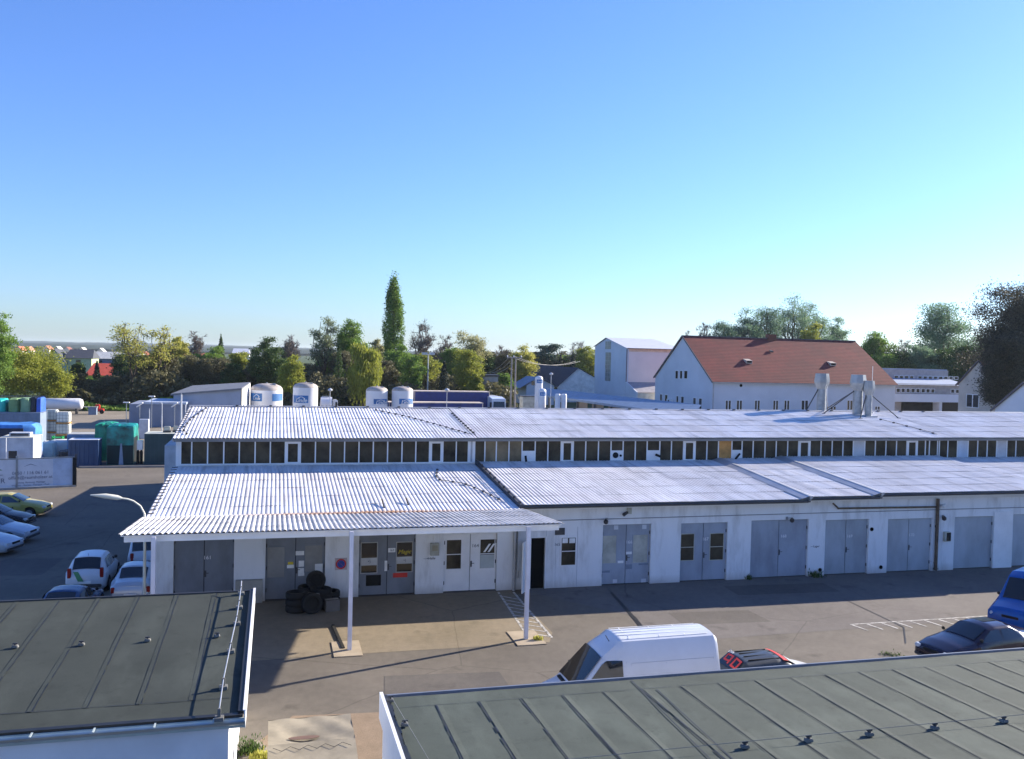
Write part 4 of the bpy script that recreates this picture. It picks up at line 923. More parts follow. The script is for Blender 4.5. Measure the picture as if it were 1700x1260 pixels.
vehicle('parked_car', 'dark blue car half hidden behind the left garage roof', 'car', (-6.75, 33.2, 0), R(86), sedan_st(4.2), paint('dark blue car paint', (.03, .07, .16)), (1.3, -1.3), sides=car_sides, ws=(.22, .9), rw=(-1.58, -.92), extras=lights(), group='cars parked beside the left end of the workshop')

# white high roof van, nose to the left
vx1 = at(1188, 1065, Y=19.75).x
def van_extra(e, sy, zt, xs):
    seam = M('panel joint', (.36, .40, .48), .6)
    for s_ in (1, -1):
        q = MB()
        def sline(pts, w_=.010):
            for (xa, za), (xb, zb) in zip(pts, pts[1:]):
                ya, yb = s_*(sy(xa, za)+.003), s_*(sy(xb, zb)+.003)
                q.bar((xa, ya, za), (xb, yb, zb), w_, .005)
        sline([(.42, .5), (.42, 1.68)]); sline([(-.55, .5), (-.55, 1.68)]); sline([(.42, 1.70), (-1.9, 1.72)]); sline([(-1.88, .5), (-1.88, 1.72)]); sline([(.42, .68), (-1.9, .68)]); sline([(.55, .35), (.55, 1.75)])
        q.build('panel_seams', seam, e)
        a_, b_ = sorted((s_*.84, s_*.885)); q = MB(); q.box(-1.95, 1.4, a_, b_, .38, .48); q.build('side_moulding', dark_metal, e, bevel=.01)
        q = MB(); y = s_*(sy(1.5, 1.2)); a_, b_ = sorted((y+s_*.06, y+s_*.22)); q.bar((1.5, y, 1.1), (1.52, y+s_*.12, 1.12), .03); q.box(1.48, 1.55, a_, b_, 1.05, 1.30); q.build('mirror', rubber, e, bevel=.02)
        q = MB(); q.box(2.36, 2.58, s_*.64-.10, s_*.64+.10, .58, .74); q.build('headlight', M('headlight glass', (.55, .58, .6), .15, spec=.9), e, bevel=.03)
        a_, b_ = sorted((s_*.74, s_*.83)); q = MB(); q.box(-2.10, -2.04, a_, b_, .7, 1.0); q.build('tail_light', M('tail light red', (.30, .015, .012), .25), e)
    q = MB(); rr_ = M('roof rib', (.80, .80, .78), .4)
    for y in (-.42, -.21, 0, .21, .42): q.box(-1.85, .62, y-.012, y+.012, 2.27, zt(0, y)+.014)
    for x in (-1.2, -.5, .35): q.box(x-.010, x+.010, -.44, .44, 2.27, zt(0, .4)+.006)
    q.build('roof_ribs', rr_, e)
    q = MB(); q.box(2.54, 2.66, -.62, .62, .3, .5); q.build('bumper', dark_metal, e, bevel=.04)
    q = MB(); q.bar((1.96, -.50, zt(1.96, .4)+.01), (1.96, .50, zt(1.96, .4)+.01), .09, .05); q.build('cowl_grille', rubber, e)
    q = MB(); q.box(2.56, 2.635, -.3, .3, .52, .63); q.build('grille', rubber, e)
    q = MB(); q.tube([(.85, .22, 2.14), (.95, .22, 2.30)], .010, 6); q.build('antenna', rubber, e)
van_st = [(2.62, .34, .50, .62, .74, .64), (2.50, .26, .64, .80, .83, .72), (2.02, .22, .84, .99, .85, .72), (1.88, .22, .92, 1.09, .855, .72), (1.18, .22, 1.02, 1.86, .855, .62), (1.08, .22, 1.05, 1.95, .855, .60), (.80, .22, 1.12, 2.14, .855, .56), (.66, .22, 1.25, 2.24, .855, .58), (-1.98, .22, 1.3, 2.26, .855, .58), (-2.06, .3, 1.28, 2.18, .84, .56)]
vehicle('delivery_van', 'white high roof delivery van parked behind the right garage roof', 'van', (9.3, 21.68, 0), R(180), van_st, whitep, (1.75, -1.35), .30, ws=(1.19, 1.88, .94, .96), sides=[('side_window', [(1.74, 1.08), (1.20, 1.70), (1.08, 1.78), (.66, 1.78), (.66, 1.08)])], extras=van_extra, sub=40, crown=.03, roofin=.12, scl=1)
# dark grey hatch with red and white livery, rear to the left
def dbk(e, sy, zt, xs):
    lights(hw=.55, zr=.85, tall=.15, mirror=(.8, 1.02))(e, sy, zt, xs)
    q = MB()
    for y in (-.42, -.14, .14, .42): q.box(-1.15, -.05, y-.010, y+.010, 1.44, zt(-.6, y)+.006)
    q.build('roof_ribs', rubber, e)
    def patch(nm, x0, x1, m_, fr=.97, y0=-1, y1=1, dz=.012):
        p = MB(); nx, ny = 6, 10
        for i in range(nx+1):
            x = x0+(x1-x0)*i/nx; wt = np.interp(x, [s[0] for s in sorted(HST)], [s[5] for s in sorted(HST)])*fr
            for j in range(ny+1): y = wt*(y0+(y1-y0)*j/ny); p.v.append((x, y, zt(x, y)+dz))
        for i in range(nx):
            for j in range(ny): a = i*(ny+1)+j; p.f.append((a, a+1, a+ny+2, a+ny+1)); p.mi.append(0)
        p.build(nm, m_, e, smooth=1)
    patch('red_stripe', .02, .20, red); patch('white_panel', .20, .84, whitep, .9, dz=.03); patch('white_bonnet', .92, 1.70, whitep, .95)
    # red emblem on the rear glass
    for (ya, yb, xa, xb) in ((-.45, -.37, -1.63, -1.38), (-.45, -.1, -1.42, -1.37), (-.45, -.1, -1.63, -1.58), (-.18, -.10, -1.62, -1.38), (.02, .10, -1.62, -1.38), (.02, .40, -1.42, -1.37), (.32, .40, -1.55, -1.38), (.10, .40, -1.57, -1.52)):
        p = MB(); p.add([(xa, ya, zt(xa, ya)+.03), (xb, ya, zt(xb, ya)+.03), (xb, yb, zt(xb, yb)+.03), (xa, yb, zt(xa, yb)+.03)], [(0, 1, 2, 3)]); p.build('red_emblem', M('bright red film', (.50, .04, .03), .5), e)
    text('DBK', 'lettering', paper, (-1.30, .35, 1.47), .16, e, rot=(R(35), 0, R(-90)))
HST = hatch_st(3.9, .84, 1.46)
pr = at(1258, 1084, Z=1.32)
vehicle('parked_car', 'dark grey car with red stripe and white bonnet right of the white van', 'car', (pr.x+.48, pr.y-.02, 0), R(1), HST, paint('charcoal paint', (.05, .055, .055), rough=.4), (1.2, -1.2), ws=(.22, .82), rw=(-1.68, -1.33), sides=[('side_window', [(.78, .98), (.2, 1.30), (-.3, 1.34), (-.3, .98)]), ('side_window', [(-.38, .98), (-.38, 1.34), (-1.0, 1.32), (-1.35, 1.05)])], extras=dbk)
# dark sedan
def sed(e, sy, zt, xs):
    lights(hw=.6, zf=.62)(e, sy, zt, xs)
    q = MB(); q.add([(-.15, -.42, zt(-.15, .42)+.012), (-.15, .1, zt(-.15, 0)+.012), (-.85, .1, zt(-.85, 0)+.012), (-.85, -.42, zt(-.85, .42)+.012)], [(0, 1, 2, 3)]); q.build('sunroof', glass_blue, e)
fc = Vector((20.0, 23.4)); hd = R(188)
vehicle('parked_car', 'dark purple blue saloon parked behind the right garage roof', 'car', (fc.x-2.02*math.cos(hd), fc.y-2.02*math.sin(hd), 0), hd, sedan_st(4.6, .88, 1.42), paint('dark purple blue paint', (.022, .014, .026), .0, .16), (1.42, -1.38), sides=car_sides, ws=(.22, .9), rw=(-1.58, -.92), extras=sed)
q = Vector((25.3, 25.75)); hd = R(205)
vehicle('parked_van', 'bright blue van cut by the right picture edge', 'van', (q.x-2.1*math.cos(hd), q.y-2.1*math.sin(hd), 0), hd, [(2.4, .35, .62, .8, .74, .64), (2.25, .26, .8, .98, .92, .82), (1.6, .22, 1.0, 1.14, .95, .84), (1.45, .22, 1.05, 1.22, .95, .82), (.75, .22, 1.1, 2.05, .95, .76), (.4, .22, 1.1, 2.2, .95, .76), (-2.2, .22, 1.1, 2.25, .95, .76), (-2.4, .3, 1.05, 2.1, .93, .74)], paint('bright blue paint', (.01, .09, .32)), (1.5, -1.5), .33, ws=(.82, 1.46), sides=[('side_window', [(1.25, 1.2), (.75, 1.75), (.3, 1.78), (.3, 1.2)]), ('side_window', [(.2, 1.2), (.2, 1.78), (-.8, 1.78), (-.8, 1.2)])], extras=lights(hw=.66, zf=.72, mirror=(1.1, 1.25)))

# ================================================================== YARD LEFT AND MIDDLE DISTANCE
def container(name, label, cat, x0, x1, y0, y1, h_, m_, ribs=True, z0=0, roofm=None, group=None):
    e = empty(name, ((x0+x1)/2, (y0+y1)/2, z0), label, cat, group); w_, d_ = (x1-x0)/2, (y1-y0)/2
    q = MB(); q.box(-w_+.05, w_-.05, -d_+.05, d_-.05, .05, h_-.05)
    if ribs:
        n_ = int(2*w_/.3)
        for i in range(n_): x = -w_+.12+i*(2*w_-.24)/max(1, n_-1); q.box(x-.05, x+.05, -d_+.01, -d_+.06, .1, h_-.1)
    q.build('shell', m_, e)
    q = MB()
    for sx_ in (-1, 1):
        for sy_ in (-1, 1): a_, b_ = sorted((sx_*w_, sx_*(w_-.1))); c_, d2 = sorted((sy_*d_, sy_*(d_-.1))); q.box(a_, b_, c_, d2, 0, h_)
    for z in (0, h_-.12): q.box(-w_+.1, w_-.1, -d_, -d_+.08, z, z+.12); q.box(-w_+.1, w_-.1, d_-.08, d_, z, z+.12)
    q.build('frame', m_, e)
    q = MB(); q.box(-w_, w_, -d_, d_, h_+.001, h_+.03); q.build('roof_panel', roofm or m_, e)
    return e
bluec = M('blue container paint', (.05, .13, .30), .5, var=.15); navy = M('navy container paint', (.015, .05, .13), .5)
slate = M('grey blue container paint', (.17, .22, .30), .6, var=.12); pale = M('pale grey cabin paint', (.52, .55, .60), .6, var=.1)
# banner fence
pL, pR = at(0, 813, Z=0), at(128, 807, Z=0)
dirv = (pR-pL).normalized(); ang = math.atan2(dirv.y, dirv.x); Lb = 14
e = empty('banner_fence', (pR.x, pR.y, 0), 'long banner covered mesh fence with printed lettering at left', 'fence', rz=ang)
q = MB(); q.box(-Lb, -.25, .0, .03, .12, 1.92); q.build('banner', M('white banner cloth', (.62, .64, .68), .7, var=.06), e)
q = MB(); q.box(-Lb, -.2, -.03, .05, 1.93, 2.0); q.box(-Lb, -.1, -.25, .25, 0, .1); q.build('rail', grey_metal, e)
for x in (-.1, -3.55, -7.0, -10.5): q = MB(); q.box(x-.06, x+.06, -.05, .07, 0, 2.15); q.build('post', dark_metal if x > -1 else grey_metal, e)
q = MB(); q.box(-.28, -.06, -.12, .12, 0, 1.95); q.build('end_post', rubber, e)
q = MB(); q.box(-1.45, -.3, -.008, -.001, .14, 1.9); q.build('blank_panel', M('pale blue banner', (.48, .55, .66), .7), e)
bk = M('faded lettering', (.10, .13, .20), .8)
for s_, z, sz in (('0660 / 116 061 61', 1.02, .29), ('office@raumholzer.at', .72, .29), ('Planung  Beratung  Montage', .40, .15), ('Wohnen - Garten - Terrasse - Pool', .22, .15)): text(s_, 'lettering', bk, (-2.75, -.006, z), sz, e)
text('NER', 'lettering', bk, (-4.62, -.006, .55), .44, e); text('Wohnen & Garten', 'lettering', bk, (-4.9, -.006, .95), .15, e)
q = MB(); q.prism([(-5.35+1.0*t-.0, 1.25+.18*math.sin(t*math.pi)) for t in [i/10 for i in range(11)]], 'Y', -.012, -.005); q.build('hill_emblem', ink_g, e)
q = MB(); q.prism([(-3.2, 1.42), (-2.75, 1.62), (-2.3, 1.42), (-2.75, 1.58)], 'Y', -.012, -.005); q.build('roof_emblem', bk, e)

# cabins and containers behind the fence
pa, pb = at(10, 765, Z=0), at(66, 765, Z=0)
c1 = container('site_cabin', 'pale grey flat roofed cabin behind the banner fence', 'cabin', -19.4, -17.15, 71.8, 74.4, 2.6, pale, False, roofm=M('cream roof panel', (.62, .60, .50), .7))
q = MB(); q.box(-.35, .2, -1.87, -1.856, 1.0, 1.7); q.build('window', glass_car, c1)
q = MB(); q.tube([(-.5, -1.9, 0), (-.5, -1.9, 2.65)], .03, 6); q.build('pipe', trim, c1)
e = empty('air_conditioner', (-18.2, 72.8, 2.64), 'grey roof unit on top of the pale cabin', 'roof unit'); q = MB(); q.box(-.7, .7, -.4, .4, 0, .28); q.build('case', pale, e, bevel=.02); q = MB(); q.box(-.6, .6, -.415, -.402, .05, .22); q.build('grille', dark_metal, e)
container('site_cabin', 'pale cabin with round fan openings cut by the left picture edge', 'cabin', -24, -19.6, 71.6, 74.5, 2.3, pale, False)
container('shipping_container', 'long grey blue container carrying the wrapped green and blue machines', 'container', -36, -20.6, 88.6, 91.2, 3.25, slate, True)
# wrapped things on top
teal = M('teal tarpaulin', (.0, .32, .24), .5, var=.25, scale=1); teald = M('green mesh cover', (.16, .28, .12), .8, var=.2)
def bundle(name, label, cat, x, y, z, w_, d_, h_, m_, grp=None, wob=.12, top=.8):
    e = empty(name, (x, y, z), label, cat, grp); q = MB(); n_ = 16; L = [(0, 1.0), (.25, 1.0), (.6, .98), (.9, .94), (1.0, top)]
    rr = random.Random(int(x*31+y*7+z*3))
    for t, s_ in L:
        for j in range(n_):
            a_ = 2*math.pi*(j+.5)/n_; cx_, sx_ = math.cos(a_), math.sin(a_); k_ = 1/max(abs(cx_), abs(sx_)); k_ = k_**.88
            f_ = s_*(1+rr.uniform(-wob, wob)*.5); q.v.append((w_/2*cx_*k_*f_, d_/2*sx_*k_*f_, t*h_*(1+rr.uniform(-.03, .03)*wob*4)))
    for i in range(len(L)-1):
        for j in range(n_): q.f.append((i*n_+j, i*n_+(j+1) % n_, (i+1)*n_+(j+1) % n_, (i+1)*n_+j)); q.mi.append(0)
    q.f.append(tuple((len(L)-1)*n_+j for j in range(n_))); q.mi.append(0)
    q.build('tarpaulin', m_, e, smooth=.5)
    return e
bundle('wrapped_load', 'bright turquoise wrapped load on the container, cut by the picture edge', 'load', -24.5, 90, 3.29, 1.8, 2, 1.15, M('turquoise foil', (.02, .50, .42), .4))
bundle('wrapped_load', 'green barrel shaped load with round end on the container', 'load', -22.95, 90, 3.29, 1.0, 2, 1.2, teald, top=.7)
bundle('wrapped_load', 'taller pale green load on the container', 'load', -22.0, 90, 3.29, .9, 2, 1.25, M('pale green cover', (.22, .36, .20), .8))
bundle('wrapped_load', 'black wrapped load between the green and the blue ones', 'load', -21.35, 90.2, 3.29, .6, 2, 1.3, M('black foil', (.012, .014, .03), .4), top=.9)
bundle('wrapped_load', 'bright blue wrapped load at the end of the container', 'load', -20.85, 90, 3.29, .5, 2, 1.3, M('bright blue foil', (.04, .12, .50), .4), top=.6)
q = MB(); q.box(-36, -20.7, 89, 89.1, 4.62, 4.68); q.box(-36, -20.7, 91, 91.1, 4.62, 4.68); o = q.build('roof_rail', dark_metal); tag(o, 'dark rail above the wrapped loads on the long container', 'rail')
# blue tarped skip in front
e = bundle('tarped_trailer', 'dark navy container under a bright blue tarpaulin', 'covered trailer', -20.9, 80.0, 0, 4.6, 3, 3.0, M('bright blue tarpaulin', (.05, .20, .52), .45, var=.3, scale=1.2), top=.86)
q = MB(); q.box(-2.25, 1.45, -1.64, -1.55, .8, 2.72); q.build('opening', M('navy depth', (.003, .012, .04), .6), e)
# palletised white tanks near container end
def ibc(x, y, z, lb, s_=1.0):
    e = empty('liquid_tank', (x, y, z), lb, 'tank', 'white caged tanks by the container end'); q = MB(); q.box(-.55*s_, .55*s_, -.5*s_, .5*s_, .14, 1.1*s_); q.build('tank', M('milky plastic', (.62, .64, .60), .5), e, bevel=.08)
    q = MB()
    for i in range(5): t = -.57*s_+i*.285*s_; q.box(t-.012, t+.012, -.53*s_, -.51*s_, .1, 1.12*s_)
    for z_ in (.2, .5, .8, 1.1): q.box(-.58*s_, .58*s_, -.54*s_, -.531*s_, z_*s_, z_*s_+.025)
    q.build('cage', grey_metal, e); q = MB(); q.box(-.58*s_, .58*s_, -.54*s_, .54*s_, 0, .12); q.build('pallet', ply, e)
ibc(-20.55, 92.5, 2.2, 'white caged tank stacked on top, left one beside the container corner'); ibc(-19.4, 92.2, 2.0, 'white caged tank with crossed braces, right one of the upper pair')
ibc(-20.55, 92.5, 1.1, 'white caged tank in the middle of the stack by the container'); ibc(-20.55, 92.5, 0, 'white caged tank at the foot of the stack by the container'); ibc(-19.4, 92.2, .9, 'white caged tank under the one with crossed braces')
container('equipment_crate', 'small dark crate below the right white tank', 'crate', -19.95, -18.85, 91.7, 92.7, .88, dark_metal, False)
e = empty('green_rack', (-18.9, 87.5, 0), 'small bright green steel rack beside the white tanks', 'rack')
q = MB()
for x in (-.4, .4):
    for y in (-.3, .3): q.box(x-.05, x+.05, y-.05, y+.05, 0, 1.25)
for z in (.3, .7, 1.1): q.box(-.45, .45, -.35, .35, z, z+.05)
q.build('rack_frame', M('bright green steel', (.02, .42, .10), .5), e)
bundle('covered_boat', 'white low covered load behind the pale cabin', 'covered load', -17.6, 84.2, 0, 2.6, 1.8, 1.25, M('white cover', (.66, .66, .62), .7), top=.7)
bundle('white_sack', 'white round sack left of the covered load', 'sack', -18.5, 82.6, 0, 1.1, 1.1, 1.3, M('white sack cloth', (.66, .66, .60), .8), top=.6)
bundle('dark_pile', 'dark scrap pile between cabin and blue container', 'pile', -15.75, 78.5, 0, 2.2, 2.5, 1.0, M('dark scrap', (.06, .065, .07), .8, var=.4, scale=6), wob=.5, top=.6)
c_ = container('open_skip', 'open topped pale blue skip behind the navy container', 'skip', -17.0, -14.2, 82.0, 84, 1.9, M('pale blue skip paint', (.24, .33, .48), .6), False, roofm=M('skip contents', (.35, .36, .36), .9))
container('shipping_container', 'small navy container with white slatted top edge behind the kerb', 'container', -15.5, -13.35, 75.2, 76.6, 2.1, navy, True, roofm=M('white slats', (.60, .63, .68), .7))
def hump(label, x0, x1, y0, y1, h_, m_):
    e = empty('tarped_stack', ((x0+x1)/2, (y0+y1)/2, 0), label, 'tarped stack', 'stacks under teal green tarpaulins'); q = MB(); n_, m2 = 18, 8; w_, d_ = (x1-x0)/2, (y1-y0)/2; rr = random.Random(int(x0*10))
    L = [(0, 1.0), (.3, .99), (.6, 1.01), (.85, 1.0), (.97, .97), (1.0, .88), (1.03, .5)]
    N2 = 36
    for t, s_ in L:
        for j in range(N2):
            a_ = 2*math.pi*(j+.5)/N2; c_, s2 = math.cos(a_), math.sin(a_); k_ = (1/max(abs(c_), abs(s2)))**.95; f_ = s_*(1+rr.uniform(-.035, .035)); q.v.append((w_*c_*k_*f_, d_*s2*k_*f_, t*h_+rr.uniform(-.05, .05)*(t > 0)))
    for i in range(len(L)-1):
        for j in range(N2): q.f.append((i*N2+j, i*N2+(j+1) % N2, (i+1)*N2+(j+1) % N2, (i+1)*N2+j)); q.mi.append(0)
    q.f.append(tuple((len(L)-1)*N2+j for j in range(N2))); q.mi.append(0)
    q.build('tarpaulin', m_, e, smooth=.35)
    return e
teal2 = M('glossy teal tarpaulin', (.0, .20, .17), .3, var=.5, scale=1.3, spec=.7)
e = hump('taller teal green tarpaulin stack right behind the kerb', -12.95, -10.95, 76.4, 79, 3.1, teal2)
q = MB(); q.box(-.95, .95, -1.36, -1.345, .03, 1.55); q.build('dark_skirt', M('dark green net', (.01, .03, .03), .8), e)
q = MB(); q.prism([(-.1, 0), (.25, 0), (.12, 1.7), (.02, 1.7)], 'Y', -1.39, -1.365); q.build('pale_strip', M('pale blue strip', (.25, .32, .42), .7), e)
hump('lower green tarpaulin stack half behind the taller one', -14.3, -12.9, 79, 82, 3.0, M('green teal tarpaulin', (.01, .26, .14), .4, var=.4, scale=1.3))
e = container('green_container', 'dark green container with cream top right of the tarpaulin stack', 'container', -10.2, -6.6, 76.6, 78.6, 2.45, M('dark grey green paint', (.03, .065, .07), .6), True, roofm=M('cream panel', (.55, .56, .48), .8))
e = empty('gas_bottle_crate', (-10.55, 76.9, 0), 'small white panel and dark bottles beside the green container', 'crate'); q = MB(); q.box(-.22, .22, -.2, .2, 1.15, 1.9); q.build('white_panel', paper, e); q = MB()
for x in (-.15, .1): q.tube([(x, 0, 0), (x, 0, 1.0), (x, 0, 1.13)], [.12, .12, .05], 10)
q.build('bottles', rubber, e)
# roof clutter over the green container
for x, y, lb in ((-8.6, 77.6, 'small ochre pump unit lying on the green container'), (-7.9, 77.9, 'second ochre pump unit, right one on the green container')):
    e = empty('pump_unit', (x, y, 2.49), lb, 'pump'); q = MB(); q.box(-.25, .25, -.15, .15, .15, .5); q.build('motor', boardm, e, bevel=.04); q = MB(); q.box(-.3, .3, -.2, .2, 0, .14); q.build('base', dark_metal, e)
# tall grey wall / bund around the gas yard
hallm = M('grey blue cladding', (.20, .23, .30), .7, var=.10, scale=.6)
e = empty('storage_shed', (-13.0, 116, 0), 'grey blue flat shed with lamps on its roof edge beyond the teal stacks', 'shed'); q = MB(); q.box(-3.6, 2.6, -4, 4, 0, 2.7); q.build('wall', hallm, e); q = MB(); q.box(-2.0, 2.7, -4.1, 4.1, 2.7, 2.95); q.build('roof', M('light blue roof edge', (.4, .46, .56), .6), e)
for i, (px_, py_, lb) in enumerate(((210, 668, 'flat white flood lamp on a mast left of the grey shed'), (232, 672, 'tilted white flood lamp above the grey shed corner'), (290, 672, 'tilted white flood lamp at the right end of the grey shed'), (252, 658, 'small white lamp on a thin bracket above the shed roof'))):
    p = at(px_, py_, Y=110.5); e = empty('flood_lamp', (p.x, p.y, 0), lb, 'flood lamp', 'flood lamps around the gas yard'); q = MB(); q.tube([(0, 0, 0), (0, 0, p.z-.1)], .05, 6); q.build('mast', grey_metal, e)
    q = MB(); q.bar((-.35, 0, p.z-(.25 if i in (1, 2) else 0)), (.35, -.1, p.z+(.25 if i in (1, 2) else 0)), .3, .12); q.build('lamp_head', trim, e, bevel=.02)
def mast(px_, pyt, Yd, label, r_=.05, head=None):
    p = at(px_, pyt, Y=Yd); e = empty('lamp_mast', (p.x, Yd, 0), label, 'mast'); q = MB(); q.tube([(0, 0, 0), (0, 0, p.z)], [r_*1.3, r_*.8], 8); q.build('pole', M('pale pole paint', (.5, .52, .55), .5), e)
    q = MB()
    if head == 'ball': q.lathe([(.05, p.z), (.28, p.z+.12), (.30, p.z+.25), (.05, p.z+.42)], (0, 0, 0), 12)
    elif head == 'cross':
        for k_ in range(6): a_ = k_*math.pi/3; q.box(.9*math.cos(a_)-.2, .9*math.cos(a_)+.2, .9*math.sin(a_)-.15, .9*math.sin(a_)+.15, p.z-.1, p.z+.3); q.bar((0, 0, p.z), (.9*math.cos(a_), .9*math.sin(a_), p.z), .05)
    elif head == 'crook': q.tube([(0, 0, p.z-.05), (-.05, 0, p.z+.15), (-.3, 0, p.z+.2)], .06, 6)
    else: q.tube([(0, 0, p.z), (0, 0, p.z+.15)], .02, 6)
    q.build('mast_head', M('pale pole paint', (.5, .52, .55), .5), e)
mast(248, 680, 100, 'short thin pale mast in front of the grey shed'); mast(269, 671, 100, 'pale mast with hooked top in front of the grey shed', head='crook')
mast(301, 655, 96, 'tall pale pole at the right end of the grey shed', .10); mast(548, 650, 112, 'lamp mast with pale round head above the tanker truck', head='ball')
mast(742, 650, 108, 'lamp mast with pale round head in front of the navy trailers', head='ball'); mast(711, 588, 150, 'tall flood light mast with a ring of dark lamps between the bare trees', .12, 'cross')
# white post boxes at the shed foot
e = empty('white_cabinet', (at(248, 722, Z=0).x, 98, 0), 'small white cabinet at the foot of the thin mast', 'cabinet'); q = MB(); q.box(-.45, .45, -.3, .3, 0, 2.0); q.build('case', pale, e, bevel=.03); q = MB(); q.box(-.4, .4, -.315, -.302, .1, 1.9); q.build('door', M('pale door', (.48, .5, .54), .6), e)
# hall with mono pitch roof
e = empty('blue_hall', (-8, 120, 0), 'blue grey hall with slanted roof and sunlit end wall beyond the workshop', 'hall')
xa, xb, za, zb = -12.07+8, -4.23+8, 3.64, 4.40
q = MB(); q.prism([(xa, 0), (xa, za), (xb, zb), (xb, 0)], 'Y', -5, 6); q.build('wall', M('blue grey hall cladding', (.34, .38, .46), .7, var=.08, scale=.4), e)
q = MB(); q.add([(xa-.3, -5.3, za-.02), (xb+.1, -5.3, zb+.02), (xb+.8, 6.4, zb+.35), (xa+1.2, 6.4, za+.55), (xa-.3, -5.3, za+.18), (xb+.1, -5.3, zb+.22), (xb+.8, 6.4, zb+.55), (xa+1.2, 6.4, za+.75)], [(0, 1, 5, 4), (4, 5, 6, 7), (1, 2, 6, 5), (3, 0, 4, 7), (2, 3, 7, 6)]); q.build('roof', M('grey hall roof', (.16, .17, .19), .7), e)
q = MB(); q.add([(xb+.12, -5, 0), (xb+.12, -5, zb), (xb+.8, 6.2, zb+.4), (xb+.8, 6.2, 0)], [(0, 1, 2, 3)]); q.build('end_wall', white_wall, e)  # sunlit look put into the colour: whiter than the front cladding
# tanks
tankw = M('white tank paint', (.72, .72, .74), .4, var=.06, scale=.6); tdirt = M('weathered tank dome', (.42, .37, .33), .7, var=.25, scale=1.2); bann = M('blue panel', (.03, .16, .42), .5, var=.2, scale=.8)
def tank(px0, px1, Yd, pyt, label, sign=None, flat_=.35, group='white gas tanks beyond the roof'):
    a_, b_ = at(px0, pyt, Y=Yd), at(px1, pyt, Y=Yd); cx_, r_ = (a_.x+b_.x)/2, (b_.x-a_.x)/2; h_ = a_.z
    e = empty('gas_tank', (cx_, Yd+r_, 0), label, 'tank', group)
    q = MB(); q.lathe([(r_*.9, 0), (r_, .05), (r_, h_-r_*flat_)], (0, 0, 0), 32); q.build('shell', tankw, e, smooth=.8)
    q = MB(); zt = h_-r_*flat_; q.lathe([(r_*1.0, zt), (r_*.97, zt+r_*flat_*.30), (r_*.85, zt+r_*flat_*.62), (r_*.6, zt+r_*flat_*.88), (r_*.3, zt+r_*flat_*.98), (.05, h_)], (0, 0, 0), 32); q.build('dome', tdirt, e, smooth=.8)
    q = MB(); q.tube([(0, 0, h_), (0, 0, h_+.12)], .12, 8); q.box(r_*.35, r_*.55, -r_*.5, -r_*.3, h_-.12*r_, h_+.05); q.build('valve', grey_metal, e)
    for (sa, sb, pt, pb_, tx) in (sign or []):
        x0_ = at(sa, pt, Y=Yd).x-cx_; x1_ = at(sb, pt, Y=Yd).x-cx_; zt_, zb_ = at(sa, pt, Y=Yd).z, at(sa, pb_, Y=Yd).z
        # curved panel wrapped round the shell
        n_ = 10; q = MB()
        def cyl(x): x = max(-r_*.985, min(r_*.985, x)); return -math.sqrt(r_*r_-x*x)*1.004-.012
        for i in range(n_+1):
            x = x0_+(x1_-x0_)*i/n_; q.v += [(x*1.004, cyl(x), zb_), (x*1.004, cyl(x), zt_)]
        for i in range(n_): q.f.append((2*i, 2*i+2, 2*i+3, 2*i+1)); q.mi.append(0)
        po = q.build('sign_panel', bann, e, smooth=1)
        xm = (x0_+x1_)/2; sl_ = math.atan2(cyl(x1_)-cyl(x0_), x1_-x0_)
        ww = abs(x1_-x0_); 
        if tx:
            text(tx, 'lettering', paper, (xm, cyl(xm)-.07, zb_+(zt_-zb_)*.35), ww*.40, po, rot=(R(90), 0, sl_), shear=.3)
            q = MB(); pts = [(x0_+ww*(.25+.5*t), min(cyl(xm), cyl(x0_+ww*(.25+.5*t)))-.06, zb_+(zt_-zb_)*(.55+.28*math.sin(t*math.pi))) for t in [i/8 for i in range(9)]]; q.tube(pts, .04, 5); q.build('wave_mark', paper, po)
    return e
tank(415, 470, 122, 637, 'widest white gas tank with two blue panels, leftmost', [(416.5, 435, 653, 666, 'Linde'), (452, 469, 654, 666, None)], .42)
tank(487, 529, 118, 635.5, 'tall narrow white gas tank with one blue panel, second from left', [(488, 512, 656.5, 669, 'Linde')], .40)
tank(609.5, 646, 121, 642, 'left of the twin white gas tanks in front of the navy trailers', [(620.5, 645, 662.5, 671, 'Linde')], .40)
tank(653, 688.5, 121, 642, 'right of the twin white gas tanks in front of the navy trailers', [(663, 687, 662, 671, 'Linde')], .40)
